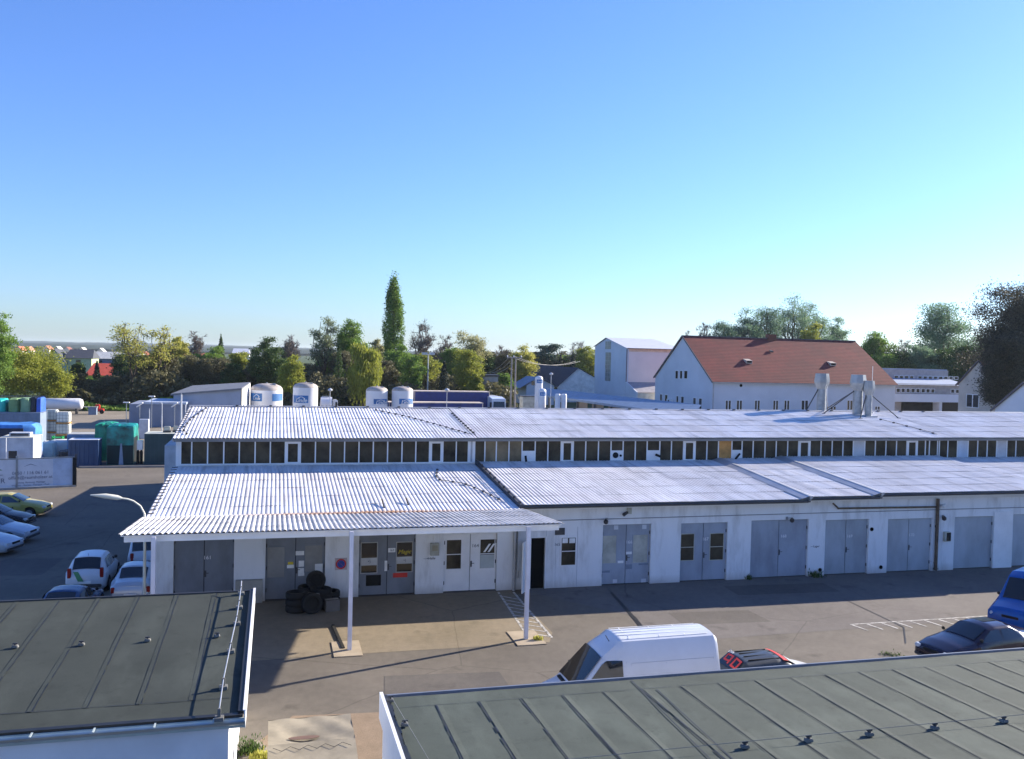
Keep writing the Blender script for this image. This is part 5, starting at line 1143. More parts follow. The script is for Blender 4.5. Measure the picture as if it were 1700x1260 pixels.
# slim tanks by the long blue roof
def slim(px0, px1, Yd, pyt, label, sg):
    a_, b_ = at(px0, pyt, Y=Yd), at(px1, pyt, Y=Yd); cx_, r_ = (a_.x+b_.x)/2, (b_.x-a_.x)/2; h_ = a_.z; e = empty('gas_tank', (cx_, Yd+r_, 0), label, 'tank', 'slim white gas tanks by the long blue roof')
    q = MB(); q.lathe([(r_*.5, .5), (r_, .9), (r_, h_-r_*.7), (r_*.92, h_-r_*.35), (r_*.6, h_-r_*.1), (.05, h_)], (0, 0, 0), 24); q.build('shell', tankw, e, smooth=.9)
    for k_ in range(3): q = MB(); t = k_*2.09+.5; q.tube([(r_*.8*math.cos(t), r_*.8*math.sin(t), 0), (r_*.8*math.cos(t), r_*.8*math.sin(t), 1.1)], .06, 6); q.build('leg', tankw, e)
    zt_, zb_ = at(px0, sg[0], Y=Yd).z, at(px0, sg[1], Y=Yd).z; q = MB(); n_ = 8
    for i in range(n_+1): t = R(-90-50)+R(100)*i/n_; q.v += [(r_*1.01*math.cos(t), r_*1.01*math.sin(t), zb_), (r_*1.01*math.cos(t), r_*1.01*math.sin(t), zt_)]
    for i in range(n_): q.f.append((2*i, 2*i+2, 2*i+3, 2*i+1)); q.mi.append(0)
    po = q.build('sign_panel', bann, e, smooth=1); text('Linde', 'lettering', paper, (0, -r_*1.03-.02, (zt_+zb_)/2), r_*.6, po, shear=.3)
slim(890.5, 903, 122, 624, 'taller slim white tank left of the long blue roof', (630, 636)); slim(896, 908.5, 118, 645, 'shorter slim white tank in front of the taller slim one', (651, 657))
for px_, lb in ((926, 'small white drum left of two under the long blue roof'), (936.5, 'small white drum right of two under the long blue roof')):
    p = at(px_, 654, Y=116); e = empty('white_drum', (p.x, 116, 0), lb, 'drum', 'two white drums under the long blue roof'); q = MB(); q.lathe([(.35, 0), (.38, .1), (.38, p.z-.2), (.3, p.z)], (0, 0, 0), 16); q.build('shell', tankw, e, smooth=.8); q = MB(); q.lathe([(.39, 1.5), (.39, 1.6)], (0, 0, 0), 16); q.build('band', bann, e)
# lying tank on stands
a_, b_ = at(83, 686, Z=0), at(141, 692, Z=0)
e = empty('lying_tank', (-28.2, 133, 0), 'long white tank lying on its side at the yard edge', 'tank'); q = MB(); L_ = 2.5
q.lathe([(.2, -L_-.15), (.62, -L_), (.78, -L_+.3), (.78, L_-.3), (.62, L_), (.2, L_+.15)], (0, 0, 1.35), 20, 'X'); q.build('shell', tankw, e, smooth=.9)
q = MB(); q.box(-1.9, -1.7, -.5, .5, 0, .8); q.box(1.7, 1.9, -.5, .5, 0, .8); q.build('stand', dark_metal, e); q = MB(); q.box(-L_, L_, -.3, -.26, 2.3, 2.34)
for x in (-2.4, -.9, .9, 2.4): q.box(x-.02, x+.02, -.3, -.26, 2.1, 2.3)
q.build('rail', dark_metal, e)
p = at(167, 686, Z=0); e = empty('red_machine', (p.x, p.y-1, 0), 'small red machine at the far edge of the gravel yard', 'machine'); q = MB(); q.box(-.6, .6, -.4, .4, .3, .7); q.box(-.5, .1, -.3, .3, .7, 1.3); q.build('body', red, e, bevel=.08); q = MB()
for x in (-.4, .4): q.lathe([(.28, -.45), (.28, -.3)], (x, 0, .28), 12, 'Y')
q.build('wheels', rubber, e)
p = at(158, 688, Z=0); e = empty('scrap_crate', (p.x-.2, p.y-.5, 0), 'grey crate with a pale board on top left of the red machine', 'crate'); q = MB(); q.box(-.5, .5, -.4, .4, 0, 1.0); q.build('crate_body', slate, e); q = MB(); q.box(-1.2, .6, -.3, .3, 1.01, 1.1); q.build('board', boardm, e)
# navy curtain trailers
def trailer(label, px0, px1, Yd, pyt, pyb):
    a_, b_ = at(px0, pyt, Y=Yd), at(px1, pyt, Y=Yd); h_ = (a_.z+b_.z)/2; L_ = b_.x-a_.x; e = empty('truck_trailer', ((a_.x+b_.x)/2, Yd+1.25, 0), label, 'trailer', 'navy curtain side trailers parked in a row')
    q = MB(); q.box(-L_/2, L_/2, -1.25, 1.25, 1.1, h_-.12); q.build('curtain', M('navy curtain', (.012, .028, .16), .5, var=.15, scale=1.5), e)
    q = MB(); q.box(-L_/2-.03, L_/2+.03, -1.3, 1.3, h_-.12, h_); q.box(-L_/2, -L_/2+.1, -1.29, -1.26, 1.1, h_-.13); q.box(L_/2-.1, L_/2, -1.29, -1.26, 1.1, h_-.13); q.build('top_rail', M('cream rail', (.62, .52, .42), .6), e)
    q = MB(); q.box(-L_/2, L_/2, -1.2, 1.2, .9, 1.09); q.build('chassis', dark_metal, e)
    for x in (-L_/2+2, -L_/2+3.3, L_/2-2.5):
        q = MB(); q.lathe([(.3, -1.25), (.48, -1.2), (.48, 1.2), (.3, 1.25)], (x, 0, .48), 16, 'Y'); q.build('wheel', rubber, e, smooth=.6)
trailer('longer navy trailer with cream top rail, the rear one', 688, 813, 128, 649.5, 670); trailer('lower navy trailer with cream rail in front of the longer one', 646, 802, 123.5, 668, 680)
# truck cab
p0_, p1_ = at(820, 660, Y=124), at(843, 660, Y=124); wv = (p1_.x-p0_.x)/2
e = empty('truck', ((p0_.x+p1_.x)/2, 126, 0), 'white truck facing the viewer right of the navy trailers', 'truck')
q = MB(); q.prism([(-1.0, .5), (-1.05, 1.6), (-.85, 3.1), (1.2, 3.35), (1.2, .5)], 'X', -wv, wv); q.build('cab', whitep, e, bevel=.06); q = MB(); q.add([(-wv*.85, -1.09, 1.75), (wv*.85, -1.09, 1.75), (wv*.8, -.93, 2.7), (-wv*.8, -.93, 2.7)], [(0, 1, 2, 3)]); q.build('windshield', glass_car, e)
q = MB(); q.box(-wv*.75, wv*.75, -1.09, -1.06, .95, 1.45); q.build('grille', rubber, e); q = MB(); q.box(-wv, wv, 1.3, 7, .9, 3.3); q.build('cargo_box', whitep, e)
for s_ in (-1, 1): q = MB(); a1, b1_ = sorted((s_*(wv+.05), s_*(wv+.3))); q.box(a1, b1_, -.9, -.8, 1.7, 2.6); q.build('mirror', rubber, e)
for x in (-wv+.25, wv-.25):
    for y in (-.1, 5): q = MB(); q.lathe([(.3, -.15), (.48, -.12), (.48, .12), (.3, .15)], (x, y, .48), 14, 'X'); q.build('wheel', rubber, e)
# pale car by the truck
pz = at(815, 677, Y=118); vehicle('parked_van', 'pale blue van sloping down beside the navy trailers', 'van', (pz.x, 118, .55), R(0), sedan_st(4.6, .9, 1.9), whitep, (1.4, -1.4), sides=car_sides, ws=(.22, .9), extras=lights())
# tanker truck behind workshop
p0_, p1_ = at(532, 665, Y=125), at(561, 665, Y=125); wv = (p1_.x-p0_.x)/2; zt_ = at(545, 659, Y=125).z
e = empty('tanker_truck', ((p0_.x+p1_.x)/2, 126, 0), 'white tanker truck between the left tanks and the twin tanks', 'truck'); q = MB(); q.lathe([(.3, -wv), (1.1, -wv+.1), (1.1, wv*.35), (.3, wv*.4)], (0, 0, zt_-1.15), 18, 'X'); q.build('tank', tankw, e, smooth=.8)
q = MB(); q.box(wv*.45, wv, -1.1, 1.1, .5, zt_-.4); q.build('cab', whitep, e, bevel=.12); q = MB(); q.box(wv*.7, wv*.95, -1.13, -1.105, 1.6, zt_-.7); q.build('side_window', glass_car, e)
q = MB()
for x in np.linspace(-wv*.8, wv*.2, 3): q.box(x-.12, x+.12, -1.2, -1.13, .9, 1.9)
q.build('side_boxes', rubber, e); q = MB()
for x in (-wv*.7, -wv*.3, wv*.7): q.lathe([(.45, -1.1), (.45, 1.1)], (x, 0, .45), 14, 'Y')
q.build('wheels', rubber, e); q = MB(); q.box(-wv*.8, wv*.2, -.2, .2, zt_-.05, zt_+.08); q.build('catwalk', grey_metal, e)
# grey transformer tower, H pole, wires
p0_, p1_ = at(798, 622, Y=150), at(827, 622, Y=150); wv = (p1_.x-p0_.x)/2; xc = (p0_.x+p1_.x)/2
e = empty('transformer_tower', (xc, 151.5, 0), 'plain grey transformer tower with flat dark cap', 'tower'); q = MB(); q.box(-wv, wv, -1.5, 1.5, 0, p0_.z-.3); q.build('wall', M('grey tower render', (.36, .35, .34), .9, var=.08), e); q = MB(); q.box(-wv-.15, wv+.15, -1.7, 1.7, p0_.z-.3, p0_.z+.05); q.build('cap', dark_metal, e); q = MB(); q.box(-wv+.15, -wv+.5, -1.52, -1.502, p0_.z-1.1, p0_.z-.6); q.build('hatch', black, e)
pt_ = at(855, 593, Y=135); e = empty('power_pole', (pt_.x, 135, 0), 'double power pole with crossarm right of the transformer tower', 'power pole'); wood = M('grey pole wood', (.30, .27, .24), .9)
for x in (-.25, .85) if False else (.15, -.55): q = MB(); q.tube([(x, 0, 0), (x*.9, 0, pt_.z)], [.16, .11], 8); q.build('pole', wood, e)
q = MB(); q.box(-1.3, 1.2, -.1, .1, pt_.z-.15, pt_.z); q.build('crossarm', wood, e)
for x in (-1.2, -.2, 1.0): q = MB(); q.lathe([(.05, 0), (.09, .1), (.05, .3)], (x, 0, pt_.z), 8); q.build('insulator', trim, e)
def wires(label, A, B, n_=3, sag=.6):
    q = MB(); A, B = Vector(A), Vector(B)
    for i in range(n_):
        off = Vector((-.8+.8*i, 0, 0)); q.tube([A+off+(B-A)*t+Vector((0, 0, -4*sag*t*(1-t))) for t in [k_/10 for k_ in range(11)]], .022, 4)
    o = q.build('power_lines', M('pale wire', (.55, .53, .48), .5)); tag(o, label, 'power lines')
wires('three wires sagging from the power pole down to the transformer tower', (pt_.x, 135, pt_.z+.2), (xc, 150, p0_.z+.3)); wires('wires running from the power pole to the right past the dark wood', (pt_.x, 135, pt_.z+.1), (pt_.x+16, 150, pt_.z-.5), 2, 1.0)
# low beige hut
p = at(878, 668, Y=128); e = empty('small_hut', (p.x, 129, 0), 'small beige hut left of the slim white tanks', 'hut'); q = MB(); q.box(-.9, .9, -1, 1, 0, 3.3); q.build('wall', boardm, e); q = MB(); q.box(-1, 1, -1.1, 1.1, 3.3, 3.42); q.build('roof', dark_metal, e)

# ================================================================== BUILDINGS BEHIND
bw = M('bluish white render', (.62, .65, .70), .85, var=.05, scale=.25)
def win(mb_e, x0, x1, y, z0, z1, axis='Y', split=True, m_=None):
    """window with frame and glass on a wall facing -Y (axis Y) or -X (axis X)"""
    q = MB(); f = .10
    def B(a0, a1, d0, d1, c0, c1): q.box(a0, a1, y-d1, y-d0, c0, c1) if axis == 'Y' else q.box(y-d1, y-d0, a0, a1, c0, c1)
    B(x0, x1, .002, .06, z1-f, z1); B(x0, x1, .002, .06, z0, z0+f); B(x0, x0+f, .002, .06, z0+f, z1-f); B(x1-f, x1, .002, .06, z0+f, z1-f)
    if split: B((x0+x1)/2-f*.8, (x0+x1)/2+f*.8, .002, .055, z0+f, z1-f)
    o = q.build('window', m_ or trim, mb_e); q = MB(); B(x0+f, x1-f, .001, .02, z0+f, z1-f); q.build('pane', glass_car, o)
# red roof building
BX0, BX1, BY0, BY1, EZ, RZ_ = 66.84, 100.7, 128.3, 150.4, 6.25, 13.45; BYM = (BY0+BY1)/2
e = empty('red_roof_building', (BX0, BY0, 0), 'large white building with steep reddish brown tiled roof', 'building')
W_, D_ = BX1-BX0, BY1-BY0
q = MB(); q.prism([(0, -2), (0, EZ), (D_/2, RZ_-.15), (D_, EZ), (D_, -2)], 'X', 0, .4); q.box(.4, W_, 0, .4, -2, EZ); q.box(.4, W_, D_-.4, D_, -2, EZ); q.box(W_-.4, W_, .4, D_-.4, -2, EZ)
q.build('wall', bw, e)
s_ = (RZ_-EZ)/(D_/2); q = MB(); ov = .35
xr = 100.48-BX0-0.2; hip = W_+.35
q.add([(-.2, -ov, EZ-ov*s_), (hip, -ov, EZ-ov*s_), (xr, D_/2, RZ_), (-.2, D_/2, RZ_), (hip, D_+ov, EZ-ov*s_), (-.2, D_+ov, EZ-ov*s_)], [(0, 1, 2, 3), (3, 2, 4, 5), (1, 4, 2)])
xr2 = at(1420, 565, Y=BYM).x-BX0
q.v[2] = (xr2, D_/2, RZ_)
ro = q.build('roof', tiles, e)
q = MB(); q.bar((-.22, -ov, EZ-ov*s_-.05), (-.22, D_/2, RZ_), .12, .25); q.bar((-.22, D_+ov, EZ-ov*s_-.05), (-.22, D_/2, RZ_), .12, .25); q.bar((-.2, D_/2, RZ_+.05), (xr2, D_/2, RZ_+.05), .3, .15); q.build('verge_trim', M('dark verge metal', (.10, .09, .10), .6), ro)
q = MB(); q.bar((-.1, -ov-.06, EZ-.35), (hip, -ov-.06, EZ-.35), .16, .14); q.tube([(.15, -.12, 0), (.15, -.12, EZ-.4)], .07, 6); q.build('gutter', zinc, e)
px_c = at(1280, 556, Y=BYM).x-BX0; q = MB(); q.box(px_c-.8, px_c+.8, D_/2-.5, D_/2+.5, RZ_-.5, RZ_+.75); q.build('chimney', M('dark brick', (.16, .06, .04), .9), ro)
def slope_pt(px_, py_):
    best = None
    for i in range(500):
        y = BY0+i*(BYM-BY0)/500; p = at(px_, py_, Y=y); d_ = abs(p.z-(EZ+(y-BY0)*s_))
        if best is None or d_ < best[0]: best = (d_, p)
    return best[1]
for px_, py_ in ((1241, 600), (1380, 604)):
    p = slope_pt(px_, py_); x, y, z = p.x-BX0, p.y-BY0, p.z; q = MB(); q.prism([(y-.6, z-.35), (y-.6, z+.15), (y+.5, z+.42), (y+.5, z+.2)], 'X', x-.55, x+.55); q.build('roof_vent', M('pale roof hatch', (.45, .38, .32), .7), ro); q = MB(); q.box(x-.42, x+.42, y-.63, y-.605, z-.2, z+.1); q.build('vent_opening', black, ro)
p = slope_pt(1280, 584); x, y, z = p.x-BX0, p.y-BY0, p.z; q = MB(); q.prism([(y-.3, z-.1), (y-.3, z+.12), (y+.3, z+.3)], 'X', x-.3, x+.3); q.build('roof_vent', dark_metal, ro)
def gx_(px_, py_): p = at(px_, py_, X=BX0); return p.y-BY0, p.z
for a_, b_ in ((1121.5, 1126.5), (1129, 1133.5), (1136, 1142)):
    y0_, z1_ = gx_(b_, 615); y1_, _ = gx_(a_, 615); z0_ = gx_(b_, 629.5)[1]; win(e, y0_, y1_, 0, z0_, z1_, 'X', False)
for a_, b_, t_ in ((1096, 1100, 654), (1104, 1109, 655), (1123, 1127, 657), (1131, 1136, 658), (1151, 1156, 660), (1160.5, 1166, 661)):
    y0_, z1_ = gx_(b_, t_); y1_, _ = gx_(a_, t_); z0_ = gx_(b_, t_+19)[1]; win(e, y0_, y1_, 0, z0_, z1_, 'X', False)
for a_, b_ in ((1204, 1214), (1222.5, 1232.5), (1252.5, 1262), (1283, 1292.5), (1301.5, 1311), (1330, 1342), (1365, 1371), (1378, 1388), (1406, 1416), (1452, 1461)):
    top = 664 + (0 if a_ not in (1378, 1452) else 10); p0_, p1_ = at(a_, top, Y=BY0), at(b_, top, Y=BY0); win(e, p0_.x-BX0, p1_.x-BX0, 0, at(a_, 681, Y=BY0).z, p0_.z)
p = at(1230, 640, Y=BY0); q = MB(); q.lathe([(.25, -.04), (.25, 0)], (p.x-BX0, -.003, p.z), 12, 'Y'); q.build('round_vent', black, e)
y_, z_ = gx_(1115, 668); ac = empty('air_conditioner', (BX0-.35, BY0+y_, z_-.5), 'pale air conditioner unit on the gable wall of the red roof building', 'air conditioner'); q = MB(); q.box(-.3, .3, -.75, .75, 0, 1.1); q.build('case', trim, ac, bevel=.04); q = MB(); q.lathe([(.42, -.02), (.42, 0)], (-.31, -.15, .55), 16, 'X'); q.build('fan', dark_metal, ac)
# tall white hall, its gable facing left
TX = 64.1; n_, f_, k_, l_ = at(1041, 577, X=TX), at(988, 575, X=TX), at(1008, 561.5, X=TX), at(966, 641, X=TX)
e = empty('tall_hall', (TX, n_.y, 0), 'tall blue white hall with a narrow strip window and pink side wall', 'hall')
D = f_.y-n_.y; zn = n_.z; zf = f_.z; L_ = at(1118, 577, Y=n_.y).x-TX+1.5
mid = k_.y-n_.y; zl0 = at(988, 627, X=TX).z
q = MB(); q.prism([(0, 0), (0, zn), (mid, k_.z), (D, zf), (D, 0)], 'X', 0, .4); q.prism([(D+.001, 0), (D+.001, zl0), (l_.y-n_.y, l_.z), (l_.y-n_.y, 0)], 'X', 0, .4); q.build('gable_wall', bw, e)
q = MB(); q.box(.41, L_, 0, .3, 0, zn-.75); q.build('side_wall', M('pinkish white render', (.84, .72, .68), .85, var=.04, scale=.3), e)
q = MB(); q.box(.41, L_, 0, .3, zn-.749, zn-.1); q.build('top_band', M('peach band', (.82, .58, .42), .85), e)
q = MB(); q.add([(-.3, -.4, zn-.05), (L_+.3, -.4, zn-.05), (L_-1.0, mid, k_.z+.15), (-.3, mid, k_.z+.15), (L_+.3, D+.4, zf-.05), (-.3, D+.4, zf-.05)], [(0, 1, 2, 3), (3, 2, 4, 5), (1, 4, 2)]); q.build('roof', M('pale blue roof sheet', (.56, .58, .64), .6, var=.06), e)
q = MB(); q.bar((-.02, -.05, 0), (-.02, -.05, zn-.3), .14); q.bar((0, -.42, zn-.12), (L_, -.42, zn-.12), .14, .12); q.build('gutter', M('dark drain pipe', (.12, .11, .14), .6), e)
q = MB(); q.box(.5, L_-.3, D-.3, D, 0, zf-.2); q.build('rear_wall', bw, e)
for (a_, b_, t_, bt) in ((1005, 1014.5, 566.5, 579.5), (1004.5, 1014.5, 585, 632)):
    A_, B_ = at(b_, t_, X=TX), at(a_, bt, X=TX); q = MB(); q.box(-.05, -.002, A_.y-n_.y, B_.y-n_.y, B_.z, A_.z); sw = q.build('strip_window', M('green grey glazing', (.16, .20, .20), .3, var=.35, scale=1.2), e)
    q = MB(); m_ = max(2, int((A_.z-B_.z)/.8))
    for i in range(1, m_): zz = B_.z+(A_.z-B_.z)*i/m_; q.box(-.07, -.052, A_.y-n_.y, B_.y-n_.y, zz-.03, zz+.03)
    ym_ = (A_.y+B_.y)/2-n_.y; q.box(-.085, -.072, ym_-.05, ym_+.05, B_.z, A_.z); q.build('glazing_bars', zinc, sw)
zl_ = at(1040, 634, Y=n_.y).z; zr_ = at(1063, 651, Y=n_.y-4).z
q = MB(); q.add([(0, -.02, zl_), (L_, -.02, zl_), (L_, -5.5, zr_), (0, -5.5, zr_)], [(0, 1, 2, 3)]); q.build('lean_to_roof', M('grey lean to roof', (.33, .31, .33), .8), e)
q = MB(); q.prism([(-.03, 0), (-.03, zl_+.05), (-5.5, zr_+.05), (-5.5, 0)], 'X', -.1, .15); q.build('wing_wall', bw, e)
q = MB(); q.box(.2, L_, -5.4, -5.2, 0, zr_-.1); q.build('lean_to_wall', M('cream lean to wall', (.72, .66, .55), .85), e)
# gabled white hall with dark roof at left of it
GY = 175.0
def gx2(px_, py_): p = at(px_, py_, Y=GY); return p.x-58, p.z
e = empty('gabled_hall', (58, GY, 0), 'white gabled hall with dark blue roof behind the slim tanks', 'hall')
a_, b_, c_ = gx2(926, 642), gx2(960, 611.5), gx2(990, 629)
q = MB(); q.prism([(a_[0], 0), a_, b_, (c_[0]+1.5, c_[1]-.7), (c_[0]+1.5, 0)], 'Y', 0, .4); q.build('gable_wall', M('cream white render', (.80, .80, .78), .85), e)
d_ = gx2(905, 634); t2 = gx2(921, 609)
q = MB(); q.add([(a_[0]-.2, -.4, a_[1]-.05), (b_[0], -.4, b_[1]+.12), (b_[0]-3.5, 30, b_[1]+.5), (d_[0]-6, 30, a_[1]-.3)], [(0, 1, 2, 3)]); q.add([(b_[0], -.4, b_[1]+.12), (c_[0]+1.6, -.4, c_[1]-.6), (c_[0], 30, c_[1]-.6), (b_[0]-3.5, 30, b_[1]+.5)], [(0, 1, 2, 3)]); q.build('roof', M('dark blue roof tiles', (.025, .03, .05), .8), e)
# small white low building left
e = empty('low_white_house', (52, 165, 0), 'low white house with blue roof left of the slim tanks', 'house')
def hx(px_, py_): p = at(px_, py_, Y=165); return p.x-52, p.z
a_, b_, c_ = hx(874, 640), hx(893, 627), hx(920, 640); q = MB(); q.prism([(a_[0], 0), a_, (b_[0], b_[1]), c_, (c_[0], 0)], 'Y', 0, 8); q.build('wall', bw, e)
q = MB(); q.add([(a_[0]-1.5, -.6, a_[1]-.5), (b_[0], -.6, b_[1]+.15), (b_[0], 8, b_[1]+.15), (a_[0]-1.5, 8, a_[1]-.5)], [(0, 1, 2, 3)]); q.add([(b_[0], -.6, b_[1]+.15), (c_[0]+.5, -.6, c_[1]-.1), (c_[0]+.5, 8, c_[1]-.1), (b_[0], 8, b_[1]+.15)], [(0, 1, 2, 3)]); q.build('roof', M('light blue metal roof', (.20, .28, .38), .6), e)
q = MB(); q.box(a_[0]+1, a_[0]+1.8, -.03, -.002, 3.8, 4.6); q.build('window', glass_car, e)
# long blue roof shelter running across
e = empty('loading_shelter', (45, 110, 0), 'long sloping blue grey roof shelter in front of the white halls', 'shelter')
A = [at(905, 645, Y=132), at(1135, 672, Y=96), at(1160, 681, Y=92), at(905, 655, Y=130)]
lo0, lo1 = at(906, 656, Y=130), at(1150, 690, Y=92); hi0, hi1 = at(906, 644.5, Y=134), at(1165, 672, Y=96)
iv_ = Vector((45, 110, 0))
q = MB(); q.add([lo0-iv_, lo1-iv_, hi1-iv_, hi0-iv_], [(0, 1, 2, 3)]); q.add([lo0-iv_-Vector((0, 0, .3)), lo1-iv_-Vector((0, 0, .3)), lo1-iv_, lo0-iv_], [(0, 1, 2, 3)]); q.build('roof', M('blue grey roof metal', (.20, .27, .36), .55, var=.1), e)
q = MB()
for t in (.03, .15, .27, .4, .52, .64): p = lo0+(lo1-lo0)*t-iv_; q.tube([(p.x+.1, p.y+.2, -0), (p.x+.1, p.y+.2, p.z-.1)], .14, 6)
q.build('posts', dark_metal, e)
for t in (.30, .42, .54, .66, .78): p = lo0+(lo1-lo0)*t-iv_; q = MB(); d3 = (lo1-lo0).normalized(); b0, b1_ = Vector((p.x, p.y+2.0, 0)), Vector((p.x, p.y+2.0, 0))+Vector((d3.x, d3.y, 0))*3.3; q.add([b0, b1_, b1_+Vector((0, 0, 3.2)), b0+Vector((0, 0, 3.2))], [(0, 1, 2, 3)]); q.build('wall_panel', M('brown wall panel', (.22, .17, .12), .8), e)
for px_, lb in ((915, 'thin lamp pole with round head at the start of the long blue roof'),): mast(px_, 623, 128, lb, .06, 'ball')
# right side: low long building, beige gable, white gable
e = empty('low_office_block', (110, 140, 0), 'low block with white balcony band and two rows of windows at right', 'building')
def rx(px_, py_, Yd=140): p = at(px_, py_, Y=Yd); return p.x-110, p.z
x0_, x1_ = rx(1478, 640)[0], rx(1612, 640)[0]
q = MB(); q.box(x0_, x1_, 0, .3, rx(1540, 655)[1], rx(1540, 640)[1]+.3); q.box(x0_, x0_+3.4, 1.2, 1.5, 0, rx(1540, 667)[1]+.2); q.box(x0_, x1_, 6, 6.3, 0, 8.5); q.build('wall', M('warm grey render', (.42, .38, .36), .85), e)
q = MB(); q.box(x0_, x1_, -1.2, -.9, rx(1540, 667)[1], rx(1540, 654)[1]); q.build('balcony', bw, e)
q = MB(); q.add([(x0_, -.6, rx(1540, 639)[1]), (x1_, -.6, rx(1540, 639)[1]), (x1_, 5.9, rx(1540, 639)[1]+1.05), (x0_, 5.9, rx(1540, 639)[1]+1.05)], [(0, 1, 2, 3)]); q.box(x0_, x1_, 6.32, 9, 8.5, 8.7); q.build('roof', M('blue grey sheet roof', (.30, .36, .46), .6), e)
for i in range(11):
    if i in (8,): continue
    xa = rx(1487.5+i*8.2 if i < 5 else 1529+(i-5)*8 if i < 9 else 1578+(i-9)*8, 648)[0]; win(e, xa, xa+.9, -.0, rx(1540, 652.5)[1], rx(1540, 645)[1], 'Y', False)
for i in range(12):
    xa = rx(1484+i*8.6+(5 if i > 3 else 0), 627, 146)[0]; win(e, xa, xa+1.0, 6, rx(1540, 629.5, 146)[1], rx(1540, 624, 146)[1], 'Y', False)
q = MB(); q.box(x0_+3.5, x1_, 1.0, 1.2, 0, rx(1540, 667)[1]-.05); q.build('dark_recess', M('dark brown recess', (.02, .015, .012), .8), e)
xq_ = rx(1556.5, 675)[0]; q = MB(); q.box(xq_-.3, xq_+.3, -.8, .9, 0, rx(1540, 667)[1]-.02); q.build('pillar', bw, e)
def xgable(name, label, X, pn, pf, pp, L_, wall_m_, roof_m_, off=0):
    """house with its gable on the plane X: near eave, far eave and peak pixels"""
    n_, f_, k_ = at(*pn, X=X), at(*pf, X=X), at(*pp, X=X); y0, y1 = n_.y, f_.y; zn = (n_.z+f_.z)/2; ym = (y0+y1)/2
    e = empty(name, (X, y0, 0), label, 'house'); D = y1-y0
    q = MB(); q.prism([(0, 0), (0, zn), (D/2, k_.z), (D, zn), (D, 0)], 'X', 0, .3); q.box(.3, L_, 0, .3, 0, zn); q.box(.3, L_, D-.3, D, 0, zn); q.build('wall', wall_m_, e)
    q = MB(); q.add([(-.2, -.4, zn-.25), (L_, -.4, zn-.25), (L_, D/2, k_.z+.15), (-.2, D/2, k_.z+.15), (L_, D+.4, zn-.25), (-.2, D+.4, zn-.25)], [(0, 1, 2, 3), (3, 2, 4, 5)]); q.build('roof', roof_m_, e)
    q = MB(); q.bar((-.22, -.4, zn-.3), (-.22, D/2, k_.z+.1), .1, .2); q.bar((-.22, D+.4, zn-.3), (-.22, D/2, k_.z+.1), .1, .2); q.build('verge_trim', M('dark verge metal', (.10, .09, .10), .6), e)
    return e
bg_ = xgable('beige_gable_house', 'weathered beige gable with one large window below the copper tree', 97, (1659, 640), (1592, 636), (1625, 600), 14, M('weathered beige render', (.56, .50, .42), .9, var=.12, scale=.5), M('old brown tiles', (.14, .09, .07), .9))
a_, b_ = at(1626, 655, X=97), at(1604, 676, X=97); win(bg_, a_.y-bg_.location.y, b_.y-bg_.location.y, 0, b_.z, a_.z, 'X')
xgable('white_gable_house', 'white gable rising into the right picture edge', 72, (1752, 683), (1652, 680), (1705, 637), 12, bw, zinc)

# town houses far left
def house(label, pxa, pxb, Yd, py_eave, py_ridge, wall_c, roof_c, gable=False):
    a_, b_ = at(pxa, py_eave, Y=Yd), at(pxb, py_eave, Y=Yd); zr = at((pxa+pxb)/2, py_ridge, Y=Yd+5).z; w_ = (b_.x-a_.x)/2; e = empty('town_house', ((a_.x+b_.x)/2, Yd, 0), label, 'house', 'houses of the town at far left'); ez = (a_.z+b_.z)/2
    q = MB(); q.box(-w_, w_, 0, 10, 0, ez); 
    if gable: q.prism([(-w_, ez), (0, zr), (w_, ez)], 'Y', 0, 10)
    q.build('wall', M('house wall %s' % str(wall_c), wall_c, .85), e); q = MB()
    if gable: q.add([(-w_-.4, -.4, ez-.2), (0, -.4, zr+.1), (0, 10.4, zr+.1), (-w_-.4, 10.4, ez-.2)], [(0, 1, 2, 3)]); q.add([(w_+.4, -.4, ez-.2), (0, -.4, zr+.1), (0, 10.4, zr+.1), (w_+.4, 10.4, ez-.2)], [(0, 1, 2, 3)])
    else: q.add([(-w_-.4, -.5, ez-.1), (w_+.4, -.5, ez-.1), (w_*.92, 5, zr), (-w_*.92, 5, zr), (w_+.4, 10.5, ez-.1), (-w_-.4, 10.5, ez-.1)], [(0, 1, 2, 3), (3, 2, 4, 5), (0, 3, 5), (1, 4, 2)])
    q.build('roof', M('house roof %s' % str(roof_c), roof_c, .8), e)
    q = MB(); n_ = max(1, int(w_/2.2))
    for i in range(n_): x = -w_+2*w_*(i+.5)/n_; q.box(x-.6, x+.6, -.04, -.002, max(.5, ez-1.9), ez-.6)
    q.build('windows', glass_car, e)
house('low house with bright red roof and yellow wall among the trees', 145, 197, 190, 622.5, 603, (.62, .66, .12), (.50, .07, .035))
house('turquoise gable house with dark roof at far left', 72, 108, 260, 602, 580, (.10, .30, .36), (.05, .055, .07), True)
house('pale yellow green house with dark roof right of the turquoise one', 108, 152, 262, 594, 580, (.45, .50, .30), (.05, .055, .07))
house('grey white flat roofed warehouse above the red roof', 152, 208, 300, 595, 584, (.10, .14, .24), (.48, .48, .46))
house('second grey white warehouse behind the sparse trees', 205, 235, 320, 592, 584, (.5, .5, .5), (.45, .46, .45))
house('orange house behind the sparse trees', 228, 246, 330, 594, 584, (.62, .38, .14), (.35, .12, .06), True)
house('brick coloured house behind the yellow green tree', 282, 306, 230, 606, 584, (.50, .22, .10), (.34, .10, .06))
house('house with pinkish red roof between the middle trees', 318, 346, 240, 601, 586, (.62, .58, .5), (.50, .12, .10))
house('white distant hall right of the conifer', 386, 414, 600, 586, 578.5, (.72, .72, .72), (.66, .66, .68))
